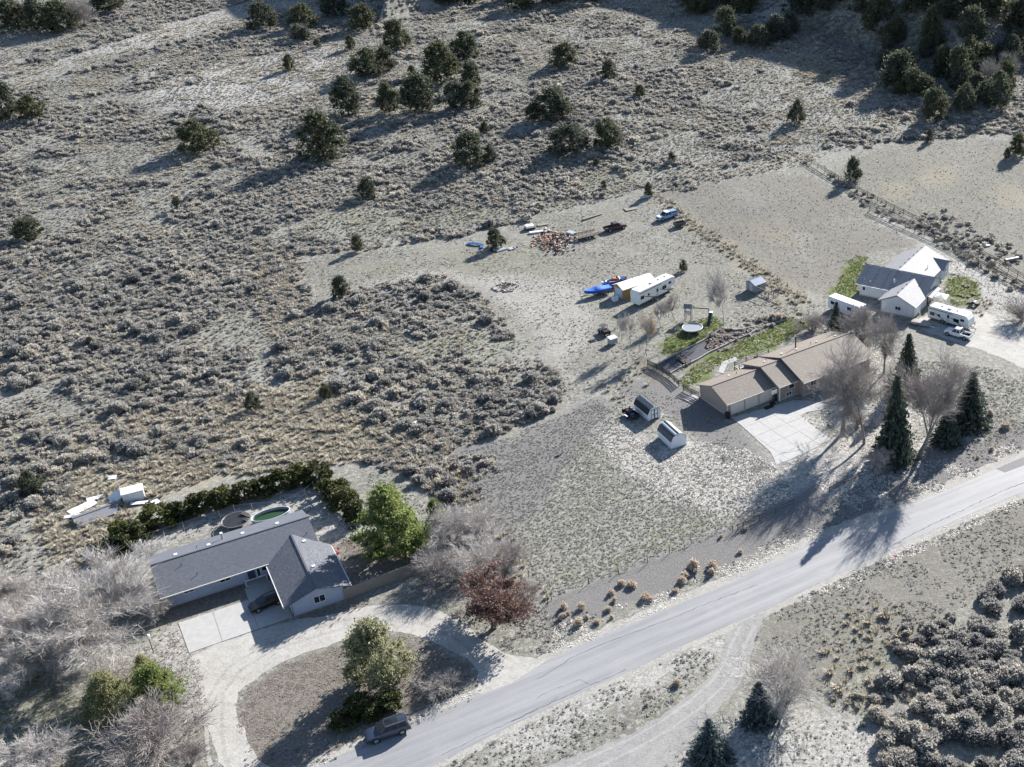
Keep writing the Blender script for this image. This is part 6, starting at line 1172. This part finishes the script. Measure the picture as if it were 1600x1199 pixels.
def sample(polys_px, per_m2, seed, pad=60, bounds=None):
    """random ground points inside photo polygons"""
    rg = np.random.default_rng(seed); out = []
    for poly in polys_px:
        W_ = [g(max(-420, min(1900, x)), max(-12, min(1290, y))) for x, y in poly]
        x0, x1 = min(p.x for p in W_)-8, max(p.x for p in W_)+8; y0, y1 = min(p.y for p in W_)-8, max(p.y for p in W_)+14
        n = int((x1-x0)*(y1-y0)*per_m2); x = rg.uniform(x0, x1, n); y = rg.uniform(y0, y1, n); z = hz(x, y); px, py, dp = proj(x, y, z)
        jx = (vnoise(x, y, 3.0, 21)-.5)*14; jy = (vnoise(x, y, 3.0, 22)-.5)*9
        k = inpoly(px+jx, py+jy, poly) & (dp > 30); out.append(np.stack([x[k], y[k], z[k], px[k], py[k]], 1))
    return np.concatenate(out)
S_MAIN = [(-420, -60), (1900, -60), (1900, 190), (1600, 206), (1500, 212), (1400, 222), (1300, 238), (1258, 258), (1200, 268), (1100, 286), (1062, 300), (1018, 298), (900, 322), (828, 342), (730, 366), (600, 386), (462, 402), (470, 440), (505, 476), (560, 452), (650, 434), (690, 430), (735, 456), (772, 482), (800, 520), (832, 556), (870, 585), (890, 612), (870, 640), (810, 668), (750, 690), (705, 705), (692, 716), (725, 790), (690, 785), (640, 742), (560, 722), (490, 712), (400, 730), (300, 758), (230, 790), (165, 845), (110, 900), (20, 950), (-420, 1000)]
S_BIG = [(1535, 930), (1600, 888), (1800, 860), (1800, 1290), (1360, 1290), (1382, 1160), (1398, 1118), (1440, 1096), (1478, 1078), (1410, 1080), (1376, 1078), (1392, 1052), (1440, 1050), (1392, 1010), (1394, 992), (1440, 984), (1500, 1000), (1526, 970)]
JUNK_CLEAR = [[(110, 735), (260, 735), (260, 800), (110, 840)], [(1095, 270), (1260, 240), (1330, 225), (1330, 300)], [(0, 128), (130, 82), (330, 20), (480, -25), (500, 0), (330, 52), (160, 98), (0, 150)]]
A = sample([S_MAIN], 1.05, 1)
dens = vnoise(A[:, 0], A[:, 1], 22, 31)*.55+vnoise(A[:, 0], A[:, 1], 7, 32)*.45
thr = np.where(A[:, 4] > 330, .38, .43)
thr = np.where(inpoly(A[:, 3], A[:, 4], [(220, 105), (420, 90), (530, 60), (560, 105), (430, 170), (220, 165)]), .62, thr)
thr = np.where(inpoly(A[:, 3], A[:, 4], [(1190, 85), (1330, 120), (1300, 220), (1200, 240), (1190, 150)]), .55, thr)
thr = np.where(inpoly(A[:, 3], A[:, 4], [(560, 350), (760, 300), (1000, 250), (1040, 290), (760, 360)]), .42, thr)
thr = np.where(inpoly(A[:, 3], A[:, 4], [(60, 720), (200, 660), (380, 620), (560, 650), (690, 700), (750, 790), (560, 722), (300, 758), (160, 860), (20, 900)]), .52, thr)
thr = np.where(A[:, 1] > np.interp(A[:, 0], TOE_X, TOE_Y)-2, .12, thr)
k = dens > thr
for q in JUNK_CLEAR: k &= ~inpoly(A[:, 3], A[:, 4], q)
A = A[k]; rg = np.random.default_rng(5)
sA = rg.lognormal(-.06, .42, len(A))*.84*(.75+.55*vnoise(A[:, 0], A[:, 1], 9, 41)); sA = np.clip(sA*np.where(rg.random(len(A)) < .08, 1.7, 1.0), .4, 2.8)
S_SMALL = [[(1375, 950), (1500, 960), (1520, 1000), (1400, 1010)], [(1330, 1080), (1400, 1080), (1390, 1150), (1335, 1140)], [(1480, 330), (1560, 375), (1600, 400), (1600, 425), (1500, 385), (1420, 345)], [(1280, 262), (1340, 290), (1480, 370), (1600, 445), (1600, 460), (1470, 385), (1340, 315)], [(1505, 370), (1552, 370), (1552, 386), (1505, 388)], [(650, 700), (790, 720), (760, 790), (690, 790)], [(1105, 546), (1130, 528), (1180, 512), (1240, 495), (1225, 504), (1180, 522), (1130, 545)], [(1085, 540), (1130, 515), (1170, 500), (1230, 488), (1240, 496), (1180, 512), (1130, 528), (1100, 545)]]
B_ = sample([S_BIG], .62, 2); sB = np.clip(rg.lognormal(.62, .25, len(B_)), 1.2, 2.9)
kb = (vnoise(B_[:, 0], B_[:, 1], 5, 51) > .22); B_, sB = B_[kb], sB[kb]
C_ = sample(S_SMALL, .34, 3); sC = np.clip(rg.lognormal(.1, .35, len(C_)), .6, 2.0)
A2_ = sample([S_MAIN], .75, 4); k = vnoise(A2_[:, 0], A2_[:, 1], 5, 33) > .3
for q in JUNK_CLEAR: k &= ~inpoly(A2_[:, 3], A2_[:, 4], q)
A2_ = A2_[k]; C_ = np.concatenate([C_, A2_]); sC = np.concatenate([sC, rg.uniform(.32, .68, len(A2_))])
PT = np.concatenate([A, B_, C_]); SC = np.concatenate([sA, sB, sC]); BIGF = np.concatenate([np.zeros(len(A)), np.ones(len(B_)), np.zeros(len(C_))])
TI = np.clip(.32+.5*vnoise(PT[:, 0], PT[:, 1], 10, 61)+rg.normal(.0, .25, len(PT)), 0, 1)
dep_ = proj(PT[:, 0], PT[:, 1], PT[:, 2])[2]; inside = (PT[:, 3] > -5) & (PT[:, 3] < 1605) & (PT[:, 4] > -5) & (PT[:, 4] < 1204)
order = np.argsort(-(SC/dep_)*inside); top = order[:300]; rest = np.ones(len(PT), bool); rest[top] = False
def sage_label(x, y):
    if x > 1300 and y > 850: return 'large grey sagebrush in the dense patch at the lower right'
    if x > 1250: return 'sagebrush along the pasture fence at right'
    if y > 700: return 'grey sagebrush between the lilacs and the field corner'
    if y > 560: return 'grey sagebrush on the flat above the blue house'
    return 'grey sagebrush on the open slope left of the clearing' if x < 500 else 'grey sagebrush on the knoll below the clearing'
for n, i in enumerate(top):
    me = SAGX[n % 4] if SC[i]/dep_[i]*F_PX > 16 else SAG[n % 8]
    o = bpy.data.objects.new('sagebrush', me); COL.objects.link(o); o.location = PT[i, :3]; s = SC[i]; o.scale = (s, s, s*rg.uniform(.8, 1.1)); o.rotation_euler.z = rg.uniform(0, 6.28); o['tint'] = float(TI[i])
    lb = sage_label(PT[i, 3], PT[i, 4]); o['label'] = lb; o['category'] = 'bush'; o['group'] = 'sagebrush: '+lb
def scatter(name, label, cat, P, sc, tint, protos, squash=1.0, seed=0):
    """one object of uncountable plants: points carrying instances"""
    rg = np.random.default_rng(seed); n = len(P); me = bpy.data.meshes.new(name); me.from_pydata(P[:, :3].tolist(), [], [])
    for nm, val, ty in (('scl', sc, 'FLOAT'), ('tint', tint, 'FLOAT'), ('rz', rg.uniform(0, 6.283, n), 'FLOAT'), ('pick', rg.integers(0, len(protos), n), 'INT')):
        a = me.attributes.new(nm, ty, 'POINT'); a.data.foreach_set('value', np.asarray(val, np.float32 if ty == 'FLOAT' else np.int32))
    o = link(name, me); ng = bpy.data.node_groups.new(name, 'GeometryNodeTree')
    ng.interface.new_socket('Geometry', in_out='INPUT', socket_type='NodeSocketGeometry'); ng.interface.new_socket('Geometry', in_out='OUTPUT', socket_type='NodeSocketGeometry')
    gi = ng.nodes.new('NodeGroupInput'); go = ng.nodes.new('NodeGroupOutput'); ip = ng.nodes.new('GeometryNodeInstanceOnPoints'); jn = ng.nodes.new('GeometryNodeJoinGeometry')
    for pr in protos:
        ob = ng.nodes.new('GeometryNodeObjectInfo'); ob.transform_space = 'ORIGINAL'; ob.inputs['Object'].default_value = pr; ob.inputs['As Instance'].default_value = True; ng.links.new(ob.outputs['Geometry'], jn.inputs[0])
    def attr(nm, ty):
        a = ng.nodes.new('GeometryNodeInputNamedAttribute'); a.data_type = ty; a.inputs['Name'].default_value = nm; return a.outputs[0]
    ng.links.new(gi.outputs[0], ip.inputs['Points']); ng.links.new(jn.outputs[0], ip.inputs['Instance']); ip.inputs['Pick Instance'].default_value = True; ng.links.new(attr('pick', 'INT'), ip.inputs['Instance Index'])
    cr = ng.nodes.new('ShaderNodeCombineXYZ'); ng.links.new(attr('rz', 'FLOAT'), cr.inputs[2]); er = ng.nodes.new('FunctionNodeEulerToRotation'); ng.links.new(cr.outputs[0], er.inputs[0]); ng.links.new(er.outputs[0], ip.inputs['Rotation'])
    cs = ng.nodes.new('ShaderNodeCombineXYZ'); s_ = attr('scl', 'FLOAT'); ng.links.new(s_, cs.inputs[0]); ng.links.new(s_, cs.inputs[1]); mu = ng.nodes.new('ShaderNodeMath'); mu.operation = 'MULTIPLY'; mu.inputs[1].default_value = squash; ng.links.new(s_, mu.inputs[0]); ng.links.new(mu.outputs[0], cs.inputs[2]); ng.links.new(cs.outputs[0], ip.inputs['Scale'])
    ng.links.new(ip.outputs[0], go.inputs[0]); md = o.modifiers.new('scatter', 'NODES'); md.node_group = ng
    return stuff(o, label, cat)
PROTO = bpy.data.collections.new('plant_patterns')     # patterns for the scattered plants, not placed in the scene themselves
def proto(meshes, m=None):
    out = []
    for me in meshes:
        o = bpy.data.objects.new(me.name, me); PROTO.objects.link(o)
        if m is not None and not me.materials: me.materials.append(m)
        out.append(o)
    return out
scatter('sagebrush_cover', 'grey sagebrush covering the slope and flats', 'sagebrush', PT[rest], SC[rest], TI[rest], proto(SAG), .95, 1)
# dry straw clumps
T1 = sample([S_MAIN], .6, 11); st_ = np.zeros(len(T1), bool)
for q in Z_STRAW[:4]: st_ |= inpoly(T1[:, 3], T1[:, 4], q)
k = st_ | (vnoise(T1[:, 0], T1[:, 1], 6, 71) > .56); T1 = T1[k]
T2 = sample(Z_STRAW[:4], 1.5, 12); T3 = sample([[(400, 395), (470, 405), (540, 640), (690, 715), (760, 800), (720, 800), (600, 720), (480, 650), (400, 480)]], .5, 13)
T4 = sample([[(690, 700), (710, 700), (862, 930), (850, 950), (800, 900)], [(980, 565), (1000, 560), (1015, 600), (960, 640), (930, 600)], [(1500, 448), (1530, 455), (1560, 480), (1530, 500), (1500, 470)], [(1190, 460), (1290, 500), (1240, 510)], [(1340, 930), (1420, 950), (1440, 1090), (1300, 1110), (1280, 1000)]], .55, 14)
T = np.concatenate([T1, T2, T3, T4]); rg = np.random.default_rng(8)
scatter('dry_grass_clumps', 'dry straw-coloured bunchgrass between the sagebrush', 'grass', T, rg.lognormal(-.15, .35, len(T)), np.clip(rg.normal(.25, .25, len(T)), 0, 1), proto([tuft_mesh('straw_clump', 350+i, 44, .55, .22, .045, .8) for i in range(4)], L_STRAW), .9, 2)
# low weeds over the fields and verges
S_FIELD = [(705, 712), (760, 694), (830, 668), (892, 645), (935, 630), (1000, 690), (1060, 700), (1140, 690), (1215, 735), (1245, 770), (1150, 825), (1000, 885), (862, 936), (800, 860), (740, 770)]
S_CLEAR = [(466, 405), (600, 388), (730, 370), (830, 345), (1018, 302), (1060, 332), (1200, 424), (1280, 480), (1260, 500), (1150, 520), (1040, 540), (1000, 560), (940, 600), (900, 640), (880, 600), (835, 555), (800, 520), (772, 482), (735, 456), (690, 432), (560, 454), (505, 478)]
S_PAST = [(1030, 300), (1130, 280), (1260, 262), (1400, 225), (1600, 210), (1700, 230), (1700, 480), (1600, 450), (1480, 385), (1360, 330), (1460, 400), (1400, 390), (1340, 400), (1290, 465), (1250, 462), (1180, 420), (1080, 345)]
S_VERGE = [[(860, 955), (960, 955), (1100, 905), (1250, 840), (1400, 790), (1600, 705), (1600, 640), (1540, 690), (1420, 715), (1300, 780), (1200, 850), (1050, 920), (900, 985), (800, 1020), (780, 1005), (830, 950)], [(1600, 780), (1450, 845), (1300, 910), (1205, 955), (1180, 1000), (1170, 1060), (1230, 1010), (1300, 1110), (1360, 1120), (1400, 1010), (1530, 930), (1600, 885), (1700, 850), (1700, 740)], [(1130, 1000), (1120, 1035), (1050, 1100), (960, 1150), (850, 1195), (760, 1230), (680, 1205), (800, 1142), (985, 1058), (1065, 1020)], [(1430, 560), (1600, 585), (1700, 640), (1600, 670), (1540, 690), (1460, 640)], [(690, 1110), (750, 1085), (600, 1160), (500, 1199), (400, 1240), (380, 1180)], [(780, 1010), (850, 1025), (900, 990), (860, 955), (810, 960), (775, 985)]]
F1 = sample([S_FIELD], 6.5, 15); F2 = sample([S_CLEAR], 1.8, 16); F3 = sample([S_PAST], .8, 17); F4 = sample(S_VERGE, 3.6, 18); F5 = sample([S_MAIN], 1.2, 19); F6 = sample([[(215, 838), (470, 768), (500, 765), (560, 815), (560, 850), (500, 850), (465, 800), (430, 790), (228, 866)], [(-120, 890), (180, 880), (225, 880), (262, 955), (285, 1000), (300, 1040), (308, 1120), (350, 1230), (-120, 1260)], [(560, 720), (700, 720), (800, 880), (780, 990), (700, 955), (650, 900), (600, 850)], [(1252, 650), (1330, 610), (1430, 560), (1600, 590), (1600, 690), (1420, 720), (1300, 695)], [(1235, 470), (1290, 470), (1345, 540), (1280, 520)], [(900, 640), (960, 600), (1060, 620), (1130, 660), (1200, 730), (1100, 700), (1000, 690)], [(1440, 420), (1500, 400), (1600, 455), (1640, 490), (1560, 490), (1530, 450)], [(1050, 1170), (1200, 1120), (1400, 1130), (1380, 1240), (1000, 1250)]], 2.4, 23)
k2 = vnoise(F2[:, 0], F2[:, 1], 4, 81) > .35; F2 = F2[k2]; k4 = vnoise(F4[:, 0], F4[:, 1], 3, 82) > .3; F4 = F4[k4]
Fa = np.concatenate([F1, F2, F3, F4, F5, F6]); rg = np.random.default_rng(9)
fs = np.concatenate([rg.uniform(.35, .65, len(F1)), rg.lognormal(-.75, .3, len(F2)), rg.lognormal(-.8, .3, len(F3)), rg.lognormal(-.7, .3, len(F4)), rg.uniform(.5, 1.1, len(F5)), rg.lognormal(-.85, .3, len(F6))])
def blob_mesh(name, seed): return bush_mesh(name, seed, 30, 4, .15, .30, .20)
scatter('low_weed_cover', 'short dry weeds and stubble covering the field and verges', 'weeds', Fa, fs, np.clip(rg.normal(.62, .26, len(Fa)), 0, 1), proto([blob_mesh('weed_tuft', 370+i) for i in range(4)], L_WEED), .48, 3)
# lawns
G1 = sample(Z_GREEN[:5], 9, 20); G2 = sample(Z_OLDLAWN, 3, 21); Gq = np.concatenate([G1, G2]); rg = np.random.default_rng(10)
scatter('lawn_grass', 'green mown grass of the house lawns', 'grass', Gq, rg.uniform(.5, 1.0, len(Gq)), np.clip((np.arange(len(Gq)) >= len(G1))*.25+vnoise(Gq[:, 0], Gq[:, 1], 2.5, 91)*1.3-.42+rg.normal(0, .12, len(Gq)), 0, 1), proto([tuft_mesh('lawn_tuft', 380+i, 16, .14, .2, .03, .9) for i in range(3)], L_LAWN), 1, 4)
# fallen leaves
def leafbit(name, seed):
    rg = np.random.default_rng(seed); n = 9; C = np.stack([rg.uniform(-.4, .4, n), rg.uniform(-.4, .4, n), rg.uniform(.02, .06, n)], 1); V, Fq = leaves(C, .17, rg, None, 1.2); V[:, 2] = np.clip(V[:, 2]*.35, .012, .09); return np_mesh(name, V, Fq, rg.uniform(0, 1, n))
L_LITTER = leaf_mat('fallen_leaf', (.55, .52, .47), (.78, .76, .72), (.46, .36, .27), .2)
LF = [[(1010, 690), (1075, 690), (1160, 700), (1240, 740), (1240, 775), (1180, 798), (1110, 795), (1030, 765), (970, 730), (930, 680)], [(1250, 650), (1300, 640), (1400, 620), (1460, 640), (1450, 700), (1420, 715), (1330, 765), (1290, 775), (1270, 740), (1300, 690)], [(875, 975), (960, 950), (1100, 900), (1200, 852), (1270, 822), (1290, 838), (1200, 875), (1100, 920), (1000, 965), (900, 1005), (850, 1025)], [(1300, 765), (1400, 735), (1470, 720), (1580, 690), (1600, 705), (1500, 752), (1400, 790), (1340, 800)], [(500, 1185), (560, 1155), (640, 1120), (740, 1070), (755, 1085), (700, 1100), (560, 1165), (500, 1196)], [(1310, 905), (1420, 850), (1600, 775), (1600, 790), (1420, 872), (1320, 920), (1210, 965)], [(1340, 530), (1400, 520), (1400, 620), (1340, 580)], [(1060, 585), (1130, 550), (1200, 520), (1260, 500), (1200, 540), (1120, 575), (1080, 605)]]
Q = np.concatenate([sample([q], d_, 30+i) for i, (q, d_) in enumerate(zip(LF, (9.0, 9.0, 6.0, 4.5, 3.4, 3.0, 3.5, .8)))]); k = vnoise(Q[:, 0], Q[:, 1], 2.5, 95) > .32; Q = Q[k]; rg = np.random.default_rng(12); Q[:, 2] += .02
scatter('fallen_leaves', 'pale fallen leaves littering the ground under the cottonwoods and verges', 'leaves', Q, rg.uniform(.7, 1.3, len(Q)), np.clip(rg.normal(.12, .22, len(Q)), 0, 1), proto([leafbit('leaf_litter', 390+i) for i in range(4)], L_LITTER), 1, 5)
Q = np.concatenate([sample([q], 2.2, 50+i) for i, q in enumerate(Z_MULCH[:2]+[[(262, 970), (300, 1010), (318, 1060), (330, 1150), (300, 1120), (250, 1040)]])]); rg = np.random.default_rng(13); Q[:, 2] += .02
scatter('brown_leaf_litter', 'brown leaf litter on the drive island and shaded yard', 'leaves', Q, rg.uniform(.7, 1.2, len(Q)), np.clip(rg.normal(.8, .25, len(Q)), 0, 1), proto([leafbit('brown_litter', 395+i) for i in range(3)], leaf_mat('brown_leaf', (.17, .15, .125), (.34, .305, .265), (.22, .17, .14), .2)), 1, 6)

# ------------------------------------------------------------------ labels: tell look-alikes apart by their order in the photo
ORD = ['leftmost', 'second from left', 'third from left', 'fourth from left', 'fifth from left', 'sixth from left', 'seventh from left', 'eighth from left', 'ninth from left', 'tenth from left', 'eleventh from left', 'twelfth from left', 'thirteenth from left', 'fourteenth from left', 'fifteenth from left']+[f'{w} from left' for w in 'sixteenth seventeenth eighteenth nineteenth twentieth'.split()]+[f'twenty-{w} from left' for w in 'first second third fourth fifth sixth seventh eighth ninth'.split()]
by = {}
for o, lb, px in THINGS: by.setdefault(lb, []).append((px[0] if px else 0, o))
for lb, L_ in by.items():
    if len(L_) > 1:
        L_.sort(key=lambda q: q[0])
        for k, (_, o) in enumerate(L_): o['label'] = f'{lb}, {ORD[k]}' if k < len(ORD) else lb
